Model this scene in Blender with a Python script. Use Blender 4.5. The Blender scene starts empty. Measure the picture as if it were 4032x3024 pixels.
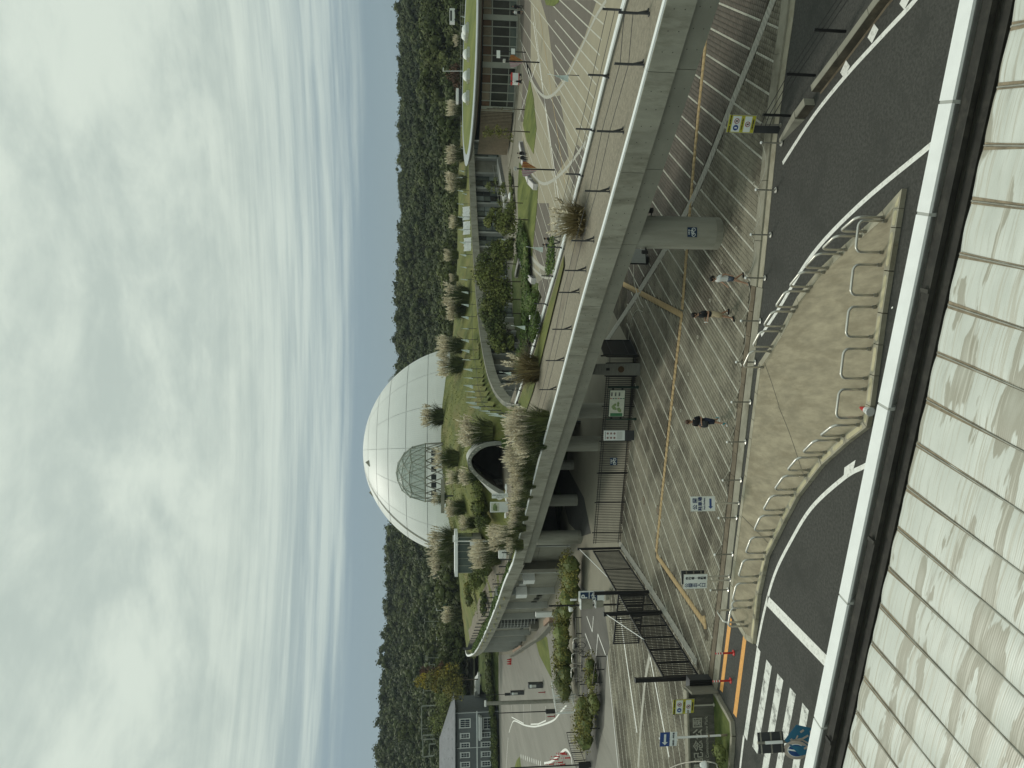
import bpy, bmesh, math, random
import numpy as np
from mathutils import Vector, Matrix

SC = bpy.context.scene
COL = SC.collection
rad = math.radians

# ------------------------------------------------------------------ camera (phone held sideways, looking down from a high window)
FPX, EYE, PITCH = 2850.0, 12.5, math.atan(290 / 2850.0)
FWD = Vector((0, math.cos(PITCH), -math.sin(PITCH)))
UPV = Vector((0, math.sin(PITCH), math.cos(PITCH)))
cam_d = bpy.data.cameras.new('camera')
cam_d.sensor_width = 36.0
cam_d.lens = 36.0 * FPX / 4032.0
cam_d.clip_start, cam_d.clip_end = 0.1, 9000
cam = bpy.data.objects.new('camera', cam_d)
COL.objects.link(cam)
cam.matrix_world = Matrix((
    (0.0, 1.0, 0.0, 0.0),
    (-UPV.y, 0.0, -FWD.y, 0.0),
    (-UPV.z, 0.0, -FWD.z, EYE),
    (0, 0, 0, 1)))
SC.camera = cam

# ------------------------------------------------------------------ sky, sun, exposure
SUN_EL, SUN_AZ = rad(52), rad(-35)          # azimuth from +Y towards +X
world = bpy.data.worlds.new('World'); SC.world = world; world.use_nodes = True
wn, wl = world.node_tree.nodes, world.node_tree.links
wn.clear()
def W(t, **k):
    n = wn.new(t)
    for a, v in k.items(): setattr(n, a, v)
    return n
def wmath(op, a, b=None, c=None):
    n = W('ShaderNodeMath', operation=op)
    for i, s in enumerate((a, b, c)):
        if s is None: continue
        if isinstance(s, (int, float)): n.inputs[i].default_value = s
        else: wl.new(s, n.inputs[i])
    return n.outputs[0]
def wmap(v, a, b, c, d, smooth=True):
    n = W('ShaderNodeMapRange'); n.interpolation_type = 'SMOOTHSTEP' if smooth else 'LINEAR'
    wl.new(v, n.inputs[0])
    for i, x in enumerate((a, b, c, d)): n.inputs[1 + i].default_value = x
    return n.outputs[0]
def wmix(f, a, b):
    n = W('ShaderNodeMix', data_type='RGBA')
    if isinstance(f, (int, float)): n.inputs[0].default_value = f
    else: wl.new(f, n.inputs[0])
    for i, s in ((6, a), (7, b)):
        if isinstance(s, tuple): n.inputs[i].default_value = (*s, 1)
        else: wl.new(s, n.inputs[i])
    return n.outputs[2]
sky = W('ShaderNodeTexSky', sky_type='NISHITA')
sky.sun_disc = False; sky.sun_elevation = SUN_EL; sky.sun_rotation = SUN_AZ
sky.altitude = 100; sky.air_density = 1.0; sky.dust_density = 1.5; sky.ozone_density = 1.0
tc = W('ShaderNodeTexCoord'); sep = W('ShaderNodeSeparateXYZ'); wl.new(tc.outputs['Generated'], sep.inputs[0])
zc = wmath('MAXIMUM', sep.outputs[2], 0.0)
den = wmath('ADD', zc, 0.10)
px, py = wmath('DIVIDE', sep.outputs[0], den), wmath('DIVIDE', sep.outputs[1], den)
cmb = W('ShaderNodeCombineXYZ'); wl.new(px, cmb.inputs[0]); wl.new(py, cmb.inputs[1])
def wnoise(vec, scale, detail=6, rough=.55, dist=0.0, off=0.0):
    m = W('ShaderNodeMapping'); wl.new(vec, m.inputs[0]); m.inputs[1].default_value = (off, off * .7, off * .3)
    n = W('ShaderNodeTexNoise'); n.inputs['Scale'].default_value = scale; n.inputs['Detail'].default_value = detail
    n.inputs['Roughness'].default_value = rough; n.inputs['Distortion'].default_value = dist
    wl.new(m.outputs[0], n.inputs['Vector']); return n.outputs['Fac']
n_big = wnoise(cmb.outputs[0], 0.55, 5, .55, .3, 3.1)
n_mid = wnoise(cmb.outputs[0], 1.7, 8, .60, .5, 7.7)
n_fine = wnoise(cmb.outputs[0], 4.2, 8, .62, .2, 1.3)
base_blue = wmix(wmap(sep.outputs[2], 0.0, .22, 0, 1), (.180, .300, .385), (.215, .315, .375))
nish = W('ShaderNodeVectorMath', operation='SCALE'); wl.new(sky.outputs[0], nish.inputs[0]); nish.inputs[3].default_value = 0.06
clear = wmix(.72, nish.outputs[0], base_blue)
az_ = wmath('ARCTAN2', sep.outputs[0], sep.outputs[1])
stv = W('ShaderNodeCombineXYZ'); wl.new(wmath('MULTIPLY', az_, 1.5), stv.inputs[0]); wl.new(wmath('MULTIPLY', sep.outputs[2], 42.0), stv.inputs[1])
n_st = wnoise(stv.outputs[0], 1.0, 9, .60, .25, 4.4)
n_st2 = wnoise(stv.outputs[0], 2.3, 8, .60, .3, 9.1)
# streaky low deck thickening into a closed pale layer higher up
cov = wmath('ADD', wmap(sep.outputs[2], .03, .25, -.47, .64), wmath('ADD', wmath('MULTIPLY', n_big, .35), wmath('MULTIPLY', n_st, .85)))
cov = wmap(cov, .30, .74, 0, 1)
hi_ = wmap(sep.outputs[2], .16, .34, 0, 1)
lum_hi = wmath('ADD', wmath('MULTIPLY', n_mid, .60), wmath('MULTIPLY', n_fine, .40))
lum_lo = wmath('ADD', wmath('MULTIPLY', n_st, .5), wmath('MULTIPLY', n_st2, .5))
lum = wmath('ADD', wmath('MULTIPLY', lum_hi, hi_), wmath('MULTIPLY', lum_lo, wmath('SUBTRACT', 1.0, hi_)))
shade = wmap(lum, .38, .62, 0, 1)
deck = wmix(shade, (.505, .585, .530), (.715, .795, .700))
low_deck = wmix(shade, (.255, .355, .415), (.60, .70, .66))
cloud = wmix(wmap(sep.outputs[2], .08, .27, 0, 1), low_deck, deck)
skycol = wmix(cov, clear, cloud)
bg = W('ShaderNodeBackground'); wl.new(skycol, bg.inputs[0]); bg.inputs[1].default_value = 1.0
wo = W('ShaderNodeOutputWorld'); wl.new(bg.outputs[0], wo.inputs[0])

sun_d = bpy.data.lights.new('sun', 'SUN'); sun_d.energy = 1.25; sun_d.angle = rad(12); sun_d.color = (1.0, .95, .84)
sun = bpy.data.objects.new('sun', sun_d); COL.objects.link(sun)
sdir = Vector((math.sin(SUN_AZ) * math.cos(SUN_EL), math.cos(SUN_AZ) * math.cos(SUN_EL), math.sin(SUN_EL)))
sun.rotation_euler = sdir.to_track_quat('Z', 'Y').to_euler(); sun.location = sdir * 60

SC.view_settings.view_transform = 'Standard'; SC.view_settings.look = 'None'
SC.view_settings.exposure = 0.04; SC.view_settings.gamma = 1.0; SC.view_settings.use_curve_mapping = False
SC.render.engine = 'CYCLES'
SC.cycles.use_denoising = True
SC.cycles.max_bounces = 6; SC.cycles.diffuse_bounces = 3; SC.cycles.glossy_bounces = 3; SC.cycles.transmission_bounces = 4
SC.cycles.transparent_max_bounces = 8
SC.cycles.caustics_reflective = False; SC.cycles.caustics_refractive = False

# ------------------------------------------------------------------ survey: turn a measured photo pixel into a site point on a level of known height
def ray(X, Y):
    return FWD + Vector((1, 0, 0)) * ((1512 - Y) / FPX) - UPV * ((X - 2016) / FPX)
def site(X, Y, z=0.0):
    d = ray(X, Y); t = (z - EYE) / d.z
    return Vector((d.x * t, d.y * t, z))
def far(X, Y, depth):
    d = ray(X, Y); t = depth / d.y
    return Vector((d.x * t, depth, EYE + d.z * t))
def cr(ox, oy, s):                          # a surveyed detail crop: (x, y) -> photo pixel
    return lambda x, y: (ox + x / s, oy + y / s)
def sites(pts, z=0.0): return [site(x, y, z) for x, y in pts]

# ------------------------------------------------------------------ materials
M = {}
def mat(key, col, rough=.85, var=.18, scale=1.2, detail=6, bump=0.0, bscale=30.0, metal=0.0, spec=.35, col2=None, lo=.35, hi=.65,
        stain=None, stain_scale=.6, stain_lo=.50, stain_hi=.68, island=0.0, stretch=(1, 1, 1), alpha=None, trans=0.0, obj_coord=False):
    m = bpy.data.materials.new(key); m.use_nodes = True
    nt = m.node_tree; N, L = nt.nodes, nt.links
    b = N['Principled BSDF']
    b.inputs['Roughness'].default_value = rough; b.inputs['Metallic'].default_value = metal
    b.inputs['Specular IOR Level'].default_value = spec
    if trans: b.inputs['Transmission Weight'].default_value = trans
    if var or col2 or bump or stain:
        if obj_coord:
            t = N.new('ShaderNodeTexCoord'); vec = t.outputs['Object']
        else:
            g = N.new('ShaderNodeNewGeometry'); vec = g.outputs['Position']
        mp = N.new('ShaderNodeMapping'); mp.inputs[3].default_value = stretch; L.new(vec, mp.inputs[0]); vec = mp.outputs[0]
    c1 = tuple(max(0, x * (1 - var)) for x in col); c2 = col2 or tuple(min(1, x * (1 + var)) for x in col)
    out = None
    if var or col2:
        n = N.new('ShaderNodeTexNoise'); n.inputs['Scale'].default_value = scale; n.inputs['Detail'].default_value = detail
        n.inputs['Roughness'].default_value = .62
        L.new(vec, n.inputs['Vector'])
        r = N.new('ShaderNodeValToRGB'); r.color_ramp.elements[0].position = lo; r.color_ramp.elements[1].position = hi
        r.color_ramp.elements[0].color = (*c1, 1); r.color_ramp.elements[1].color = (*c2, 1)
        L.new(n.outputs['Fac'], r.inputs[0]); out = r.outputs[0]
    if stain:
        n2 = N.new('ShaderNodeTexNoise'); n2.inputs['Scale'].default_value = stain_scale; n2.inputs['Detail'].default_value = 9
        n2.inputs['Roughness'].default_value = .7; L.new(vec, n2.inputs['Vector'])
        r2 = N.new('ShaderNodeValToRGB'); r2.color_ramp.elements[0].position = stain_lo; r2.color_ramp.elements[1].position = stain_hi
        r2.color_ramp.elements[0].color = (0, 0, 0, 1); r2.color_ramp.elements[1].color = (1, 1, 1, 1)
        L.new(n2.outputs['Fac'], r2.inputs[0])
        mx = N.new('ShaderNodeMix'); mx.data_type = 'RGBA'; L.new(r2.outputs[0], mx.inputs[0])
        if out: L.new(out, mx.inputs[6])
        else: mx.inputs[6].default_value = (*col, 1)
        mx.inputs[7].default_value = (*stain, 1); out = mx.outputs[2]
    if island:
        g2 = N.new('ShaderNodeNewGeometry')
        mr = N.new('ShaderNodeMapRange'); L.new(g2.outputs['Random Per Island'], mr.inputs[0])
        mr.inputs[3].default_value = 1 - island; mr.inputs[4].default_value = 1 + island
        vm = N.new('ShaderNodeVectorMath'); vm.operation = 'SCALE'
        if out: L.new(out, vm.inputs[0])
        else: vm.inputs[0].default_value = col
        L.new(mr.outputs[0], vm.inputs[3]); out = vm.outputs[0]
    if out: L.new(out, b.inputs['Base Color'])
    else: b.inputs['Base Color'].default_value = (*col, 1)
    if bump:
        n3 = N.new('ShaderNodeTexNoise'); n3.inputs['Scale'].default_value = bscale; n3.inputs['Detail'].default_value = 4
        L.new(vec, n3.inputs['Vector'])
        bp = N.new('ShaderNodeBump'); bp.inputs['Strength'].default_value = bump; bp.inputs['Distance'].default_value = .02
        L.new(n3.outputs['Fac'], bp.inputs['Height']); L.new(bp.outputs[0], b.inputs['Normal'])
    if alpha is not None: b.inputs['Alpha'].default_value = alpha
    M[key] = m; return m

def leafmat(key, a, b_, scale=.5, island=.45, rough=.65):
    m = mat(key, a, rough=rough, var=0, col2=b_, scale=scale, lo=.38, hi=.62, island=island, spec=.2)
    bs = m.node_tree.nodes['Principled BSDF']
    return m

# ------------------------------------------------------------------ mesh building
class MB:
    def __init__(s): s.v, s.f = [], []
    def add(s, vs, fs):
        o = len(s.v); s.v += [tuple(x) for x in vs]; s.f += [tuple(i + o for i in f) for f in fs]; return s
    def box(s, c, d, rz=0.0, top=True):
        cx, cy, cz = c; hx, hy, hz = d[0] / 2, d[1] / 2, d[2] / 2
        co, si = math.cos(rz), math.sin(rz)
        vs = []
        for x, y, z in ((-1, -1, -1), (1, -1, -1), (1, 1, -1), (-1, 1, -1), (-1, -1, 1), (1, -1, 1), (1, 1, 1), (-1, 1, 1)):
            X, Y = x * hx, y * hy
            vs.append((cx + X * co - Y * si, cy + X * si + Y * co, cz + z * hz))
        return s.add(vs, [(3, 2, 1, 0), (4, 5, 6, 7), (0, 1, 5, 4), (1, 2, 6, 5), (2, 3, 7, 6), (3, 0, 4, 7)])
    def bar(s, p, q, w, h=None, up=(0, 0, 1)):
        p, q = Vector(p), Vector(q); h = h or w
        d = (q - p).normalized(); u = Vector(up)
        if abs(d.dot(u)) > .99: u = Vector((0, 1, 0))
        a = d.cross(u).normalized(); b = a.cross(d).normalized()
        vs = []
        for e in (p, q):
            for i, j in ((-1, -1), (1, -1), (1, 1), (-1, 1)): vs.append(e + a * (i * w / 2) + b * (j * h / 2))
        return s.add(vs, [(0, 1, 2, 3), (7, 6, 5, 4), (0, 4, 5, 1), (1, 5, 6, 2), (2, 6, 7, 3), (3, 7, 4, 0)])
    def cone(s, p, q, r0, r1, n=10, caps=True):
        p, q = Vector(p), Vector(q); d = (q - p).normalized(); u = Vector((0, 0, 1))
        if abs(d.dot(u)) > .99: u = Vector((0, 1, 0))
        a = d.cross(u).normalized(); b = a.cross(d).normalized()
        vs = [e + (a * math.cos(t) + b * math.sin(t)) * r for e, r in ((p, r0), (q, r1)) for t in (2 * math.pi * i / n for i in range(n))]
        fs = [(i, i + n, (i + 1) % n + n, (i + 1) % n) for i in range(n)]
        if caps: fs += [tuple(range(n)), tuple(range(2 * n - 1, n - 1, -1))]
        return s.add(vs, fs)
    def tube(s, pts, r, n=8, caps=True):
        pts = [Vector(p) for p in pts]; rs = r if isinstance(r, (list, tuple)) else [r] * len(pts)
        vs, prev = [], None
        for i, p in enumerate(pts):
            d = (pts[min(i + 1, len(pts) - 1)] - pts[max(i - 1, 0)]).normalized()
            if prev is None:
                u = Vector((0, 0, 1)) if abs(d.z) < .95 else Vector((0, 1, 0))
                a = d.cross(u).normalized()
            else:
                a = (prev - d * prev.dot(d)).normalized()
            prev = a; b = d.cross(a)
            for k in range(n):
                t = 2 * math.pi * k / n; vs.append(p + (a * math.cos(t) + b * math.sin(t)) * rs[i])
        fs = []
        for i in range(len(pts) - 1):
            for k in range(n):
                fs.append((i * n + k, i * n + (k + 1) % n, (i + 1) * n + (k + 1) % n, (i + 1) * n + k))
        if caps: fs += [tuple(range(n - 1, -1, -1)), tuple(range((len(pts) - 1) * n, len(pts) * n))]
        return s.add(vs, fs)
    def lathe(s, prof, n=16, c=(0, 0, 0)):
        vs = [(c[0] + r * math.cos(2 * math.pi * k / n), c[1] + r * math.sin(2 * math.pi * k / n), c[2] + z) for r, z in prof for k in range(n)]
        fs = [(i * n + k, i * n + (k + 1) % n, (i + 1) * n + (k + 1) % n, (i + 1) * n + k) for i in range(len(prof) - 1) for k in range(n)]
        fs += [tuple(range(n - 1, -1, -1)), tuple(range((len(prof) - 1) * n, len(prof) * n))]
        return s.add(vs, fs)
    def poly(s, pts): return s.add(pts, [tuple(range(len(pts)))])
    def prism(s, pts, z0, z1):
        n = len(pts); vs = [(p[0], p[1], z0) for p in pts] + [(p[0], p[1], z1) for p in pts]
        a = sum(pts[i][0] * pts[(i + 1) % n][1] - pts[(i + 1) % n][0] * pts[i][1] for i in range(n))
        if a < 0:
            vs = vs[:n][::-1] + vs[n:][::-1]
        return s.add(vs, [tuple(range(n - 1, -1, -1)), tuple(range(n, 2 * n))] + [(i, (i + 1) % n, (i + 1) % n + n, i + n) for i in range(n)])
    def strip(s, A, B):                    # ribbon between two equally long polylines
        n = len(A)
        return s.add(list(A) + list(B), [(i, i + 1, n + i + 1, n + i) for i in range(n - 1)])
    def solid_strip(s, A, B, C, D):        # closed prism along four rails
        n = len(A); vs = list(A) + list(B) + list(C) + list(D)
        R = [0, n, 2 * n, 3 * n]; fs = []
        for i in range(n - 1):
            for k in range(4):
                a, b = R[k], R[(k + 1) % 4]; fs.append((a + i, a + i + 1, b + i + 1, b + i))
        fs += [(0, n, 2 * n, 3 * n), (4 * n - 1, 3 * n - 1, 2 * n - 1, n - 1)]
        return s.add(vs, fs)
    def mesh(s, name, off=None):
        me = bpy.data.meshes.new(name)
        v = s.v if off is None else [(x - off[0], y - off[1], z - off[2]) for x, y, z in s.v]
        me.from_pydata(v, [], s.f); me.update(); return me
    def build(s, name, m, parent=None, local=False, smooth=False, loc=None, fix=True):
        off = None
        if parent is not None and not local: off = worldloc(parent)
        elif loc is not None: off = loc
        me = s.mesh(name, off)
        if fix and len(s.f) < 4000:
            bm = bmesh.new(); bm.from_mesh(me); bmesh.ops.recalc_face_normals(bm, faces=bm.faces); bm.to_mesh(me); bm.free()
        o = link(name, me, m, parent, smooth)
        if loc is not None and parent is None: o.location = loc
        return o
def worldloc(o):
    L = Vector((0, 0, 0))
    while o is not None: L = L + o.location; o = o.parent
    return L
def link(name, me, m=None, parent=None, smooth=False):
    if m is not None and not me.materials: me.materials.append(M[m] if isinstance(m, str) else m)
    if smooth:
        me.polygons.foreach_set('use_smooth', [True] * len(me.polygons))
    o = bpy.data.objects.new(name, me); COL.objects.link(o)
    if parent is not None: o.parent = parent
    return o
def fast_mesh(name, verts, faces_n, m, parent=None):   # numpy: verts (n,3), faces (k,3|4)
    me = bpy.data.meshes.new(name); verts = np.asarray(verts, np.float32); faces_n = np.asarray(faces_n, np.int32)
    k, c = faces_n.shape
    me.vertices.add(len(verts)); me.vertices.foreach_set('co', verts.ravel())
    me.loops.add(k * c); me.loops.foreach_set('vertex_index', faces_n.ravel())
    me.polygons.add(k); me.polygons.foreach_set('loop_start', np.arange(0, k * c, c, dtype=np.int32))
    me.update(calc_edges=True); me.validate()
    return link(name, me, m, parent)
def tag(o, label, cat, group=None):
    o['label'] = label; o['category'] = cat
    if group: o['group'] = group
    return o
def thing(name, label, cat, loc=(0, 0, 0), rz=0.0, group=None):
    o = bpy.data.objects.new(name, None); o.empty_display_size = .3; COL.objects.link(o)
    o.location = loc; o.rotation_euler = (0, 0, rz); return tag(o, label, cat, group)
def struct(name, mb, m, smooth=False, fix=True):
    o = mb.build(name, m, smooth=smooth, fix=fix) if isinstance(mb, MB) else mb
    o['kind'] = 'structure'; return o
def stuff(o): o['kind'] = 'stuff'; return o
def copy_tree(o, parent=None):
    c = o.copy(); COL.objects.link(c); c.parent = parent
    for ch in o.children: copy_tree(ch, c)
    return c
def again(proto, label, loc, rz=0.0, scale=None):
    c = copy_tree(proto); c.location = loc; c.rotation_euler = (0, 0, rz); c['label'] = label
    if scale: c.scale = (scale,) * 3 if isinstance(scale, (int, float)) else scale
    return c
ORD = ['first', 'second', 'third', 'fourth', 'fifth', 'sixth', 'seventh', 'eighth', 'ninth', 'tenth', 'eleventh', 'twelfth', 'thirteenth',
       'fourteenth', 'fifteenth', 'sixteenth', 'seventeenth', 'eighteenth', 'nineteenth', 'twentieth', 'twenty-first', 'twenty-second', 'twenty-third',
       'twenty-fourth', 'twenty-fifth', 'twenty-sixth', 'twenty-seventh', 'twenty-eighth', 'twenty-ninth', 'thirtieth']
def text_mesh(body, size=1.0, align='LEFT', depth=.004, bold=0.0):
    cu = bpy.data.curves.new('lettering', 'FONT'); cu.body = body; cu.size = size; cu.align_x = align; cu.align_y = 'CENTER'
    cu.extrude = depth; cu.resolution_u = 3; cu.offset = bold
    o = bpy.data.objects.new('lettering', cu); COL.objects.link(o)
    dg = bpy.context.evaluated_depsgraph_get(); dg.update()
    me = bpy.data.meshes.new_from_object(o.evaluated_get(dg)); bpy.data.objects.remove(o); bpy.data.curves.remove(cu)
    return me
def lettering(body, size, m, parent, pos, align='CENTER', bold=0.0, depth=.004, rx=rad(90), rz=0.0, ry=0.0, name='lettering', sx=1.0):
    me = text_mesh(body, size, align, depth, bold)
    o = link(name, me, m, parent); o.location = pos; o.rotation_euler = (rx, ry, rz); o.scale = (sx, 1, 1); return o
def smoothline(pts, k=6):                    # Catmull-Rom through 2-3D points
    pts = [Vector(p) for p in pts]; out = []
    for i in range(len(pts) - 1):
        p0, p1, p2, p3 = pts[max(i - 1, 0)], pts[i], pts[i + 1], pts[min(i + 2, len(pts) - 1)]
        for j in range(k):
            t = j / k
            out.append(.5 * ((2 * p1) + (p2 - p0) * t + (2 * p0 - 5 * p1 + 4 * p2 - p3) * t * t + (-p0 + 3 * p1 - 3 * p2 + p3) * t ** 3))
    return out + [pts[-1]]
def offset(pts, d):                          # parallel of a polyline in plan, to its left
    out = []
    for i, p in enumerate(pts):
        a = pts[max(i - 1, 0)]; b = pts[min(i + 1, len(pts) - 1)]
        t = Vector((b[0] - a[0], b[1] - a[1])); t.normalize()
        out.append(Vector((p[0] - t.y * d, p[1] + t.x * d, p[2] if len(p) > 2 else 0)))
    return out
def at_z(pts, z): return [Vector((p[0], p[1], z)) for p in pts]
def raise_(pts, dz): return [Vector((p[0], p[1], p[2] + dz)) for p in pts]
def inside(p, poly):
    x, y = p; r = False; n = len(poly)
    for i in range(n):
        x1, y1 = poly[i][0], poly[i][1]; x2, y2 = poly[(i + 1) % n][0], poly[(i + 1) % n][1]
        if (y1 > y) != (y2 > y) and x < (x2 - x1) * (y - y1) / (y2 - y1) + x1: r = not r
    return r
R = random.Random(11)
# ------------------------------------------------------------------ material library
mat('asphalt', (.060, .060, .054), .9, .30, 11.0, detail=10, bump=.45, bscale=70, stain=(.044, .045, .040), stain_scale=.55)
mat('asphalt_far', (.115, .110, .098), .9, .15, .6, bump=.2, bscale=30, stretch=(1, .35, 1))
mat('road_concrete', (.245, .235, .205), .9, .16, .5, stretch=(1, .15, 1), stain=(.20, .195, .17), stain_scale=.25)
mat('paint_white', (.82, .82, .78), .7, .05, 3, stain=(.50, .50, .46), stain_scale=7.0)
mat('paint_worn', (.72, .73, .69), .7, .10, 3, stain=(.075, .076, .07), stain_scale=2.6)
mat('paint_orange', (.72, .36, .10), .7, .12, 6)
mat('paver_grey', (.238, .222, .168), .9, .12, .55, island=.08, bump=.25, bscale=60, stain=(.100, .090, .066), stain_scale=.17, stain_lo=.455, stain_hi=.585)
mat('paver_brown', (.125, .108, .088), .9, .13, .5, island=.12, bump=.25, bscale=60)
mat('paver_white', (.47, .46, .39), .85, .10, 2, island=.08)
mat('paver_buff', (.40, .292, .150), .85, .08, 2, island=.03)
mat('paver_joint', (.125, .112, .080), 1, .1, .5, stain=(.035, .030, .020), stain_scale=.17, stain_lo=.45, stain_hi=.56)
mat('plaza_far', (.230, .216, .168), .9, .08, .4, bump=.1, bscale=20)
mat('plaza_brown', (.135, .118, .097), .9, .08, .5)
mat('granite_band', (.40, .39, .34), .85, .14, 5)
mat('island_top', (.310, .274, .194), .92, .20, 2.4, detail=10, bump=.5, bscale=45, stain=(.235, .203, .138), stain_scale=1.3, stretch=(1.7, .40, 1))
mat('kerb', (.37, .345, .265), .9, .14, 1.6, stain=(.24, .215, .15), stain_scale=1.2)
mat('kerb_patch', (.52, .47, .31), .9, .12, 3)
mat('drain_concrete', (.285, .272, .215), .9, .15, 1.1, stain=(.16, .145, .105), stain_scale=.8)
mat('drain_cover', (.155, .128, .088), .8, .2, 1.6, stain=(.09, .07, .045), stain_scale=1.5, bump=.3, bscale=60)
mat('dark_gap', (.03, .022, .014), 1, 0)
mat('lawn', (.115, .150, .030), .95, .25, .7, bump=.6, bscale=25, col2=(.165, .185, .045), stretch=(1, .25, 1))
mat('lawn_dark', (.060, .095, .022), .95, .3, 1.4, bump=.8, bscale=22, col2=(.12, .145, .04))
mat('earth', (.12, .10, .06), 1, .25, .4)
mat('steel', (.62, .61, .56), .34, .08, 3, metal=.7)
mat('steel_dull', (.30, .29, .25), .5, .15, 3, metal=.6)
mat('black_metal', (.012, .012, .013), .45, 0, spec=.4)
mat('dark_grey_metal', (.045, .047, .05), .5, .1, 2)
mat('white_metal', (.78, .79, .77), .45, .05, 2)
mat('white_board', (.74, .78, .76), .5, .03, 2)
mat('sign_blue', (.035, .075, .24), .45, .05, 2)
mat('sign_navy', (.012, .035, .085), .5, .05, 2)
mat('sign_yellow', (.50, .47, .05), .5, .06, 2)
mat('ink', (.02, .022, .03), .7, 0)
mat('ink_blue', (.03, .05, .13), .7, 0)
mat('red_plastic', (.52, .035, .03), .4, .08, 3)
mat('red_dark', (.30, .03, .03), .5, .08, 3)
mat('concrete_fair', (.290, .282, .230), .88, .13, .8, bump=.15, bscale=18, stain=(.190, .183, .145), stain_scale=.9, stretch=(1, 1, .4))
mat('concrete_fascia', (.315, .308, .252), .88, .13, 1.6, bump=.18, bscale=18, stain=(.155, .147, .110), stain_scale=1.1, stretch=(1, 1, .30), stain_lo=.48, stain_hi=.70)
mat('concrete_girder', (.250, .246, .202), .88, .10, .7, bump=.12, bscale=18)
mat('concrete_pier', (.305, .30, .25), .85, .10, 1.5, bump=.06, bscale=20, stretch=(2, 2, .25), stain=(.24, .235, .19), stain_scale=1.0)
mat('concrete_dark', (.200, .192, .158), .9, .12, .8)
mat('joint_dark', (.08, .075, .06), 1, 0)
mat('coping_white', (.82, .84, .83), .55, .04, 2)
mat('path_aggregate', (.238, .214, .163), .92, .20, 7, detail=8, bump=.4, bscale=70)
mat('gutter_strip', (.27, .265, .225), .9, .15, 1.5)
mat('wood_soffit', (.115, .062, .030), .7, .2, 3)
mat('wood_slat', (.215, .175, .120), .8, .15, 2)
mat('glass_dark', (.030, .031, .026), .12, .4, .35, spec=.38)
mat('glass_green', (.115, .14, .12), .12, .3, .3, spec=.45)
mat('frame_green', (.30, .315, .265), .5, .08, 1)
mat('frame_dark', (.04, .047, .05), .5, 0)
mat('panel_light', (.42, .43, .40), .6, .07, 1)

# ------------------------------------------------------------------ ground levels
g = MB(); g.poly([(-2500, -200, -.35), (2500, -200, -.35), (2500, 4200, -.35), (-2500, 4200, -.35)])
struct('ground', g, 'lawn_dark')
rd = MB(); rd.poly([(-60, 2, -.004), (60, 2, -.004), (60, 30, -.004), (22, 33.5, -.004), (-13.2, 33.2, -.004), (-30, 33.5, -.004), (-60, 40, -.004)])
struct('road', rd, 'asphalt')

# plaza bed (jointing sand), pavers stand on it
E1 = smoothline(sites([(3090, -300), (3082, 0), (3046, 280), (3012, 560), (2959, 1113), (2904, 1600), (2862, 2000), (2819, 2400), (2790, 2660)]), 5)
DV = Vector((0.566, 0.824)); NV = Vector((0.824, -0.566))      # stripe direction, and across it
bed = MB()
bed.poly([(p.x, p.y, .004) for p in E1] + [(-14.2, 34.0, .004), (-13.2, 41, .004), (-11.6, 49.5, .004), (2, 45.4, .004), (3, 58, .004), (34, 62, .004), (34, 24, .004)])
struct('plaza_bed', bed, 'paver_joint')

PAVED = [(p.x, p.y) for p in E1] + [(-13.9, 34.6), (-12.9, 40), (-11.5, 49.0), (-10.2, 48.7), (-1.2, 45.7), (2.2, 44.6), (6.5, 52), (14, 50), (26, 40), (24, 24.2)]
BAND = smoothline([(20.0, 18.0, 0), (14.4, 26.0, 0), (12.2, 29.5, 0), (9.0, 34.9, 0), (6.0, 43.5, 0), (3.0, 53.8, 0)], 8)
BANDL = smoothline([(-11.0, 49.2, 0), (-11.7, 44.5, 0), (-12.55, 39.4, 0), (-13.6, 34.0, 0)], 6)
YEL = [smoothline(sites([(2790, 60), (2735, 620), (2686, 1230)]), 3), smoothline(sites([(2686, 1230), (2640, 1640), (2584, 2180)]), 3),
       smoothline(sites([(2686, 1240), (2454, 1118)]), 2), smoothline(sites([(2586, 2185), (2780, 2462)]), 2), smoothline([site(2772, 2424), site(2782, 2499)], 2)]
def seg_d(p, line):
    best = 9e9; side = 1
    for a, b in zip(line, line[1:]):
        ax, ay, bx, by = a[0], a[1], b[0], b[1]
        vx, vy = bx - ax, by - ay; L2 = vx * vx + vy * vy or 1e-9
        t = max(0, min(1, ((p[0] - ax) * vx + (p[1] - ay) * vy) / L2))
        dx, dy = p[0] - ax - t * vx, p[1] - ay - t * vy; d = dx * dx + dy * dy
        if d < best: best = d; side = 1 if vx * dy - vy * dx > 0 else -1
    return math.sqrt(best), side
PITCH_W, ROWS = 1.095, 5
pav = {'paver_grey': [], 'paver_brown': [], 'paver_white': [], 'paver_buff': [], 'granite_band': []}
RP = random.Random(5)
k0, k1 = int((-45) / PITCH_W) - 1, 4
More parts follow.
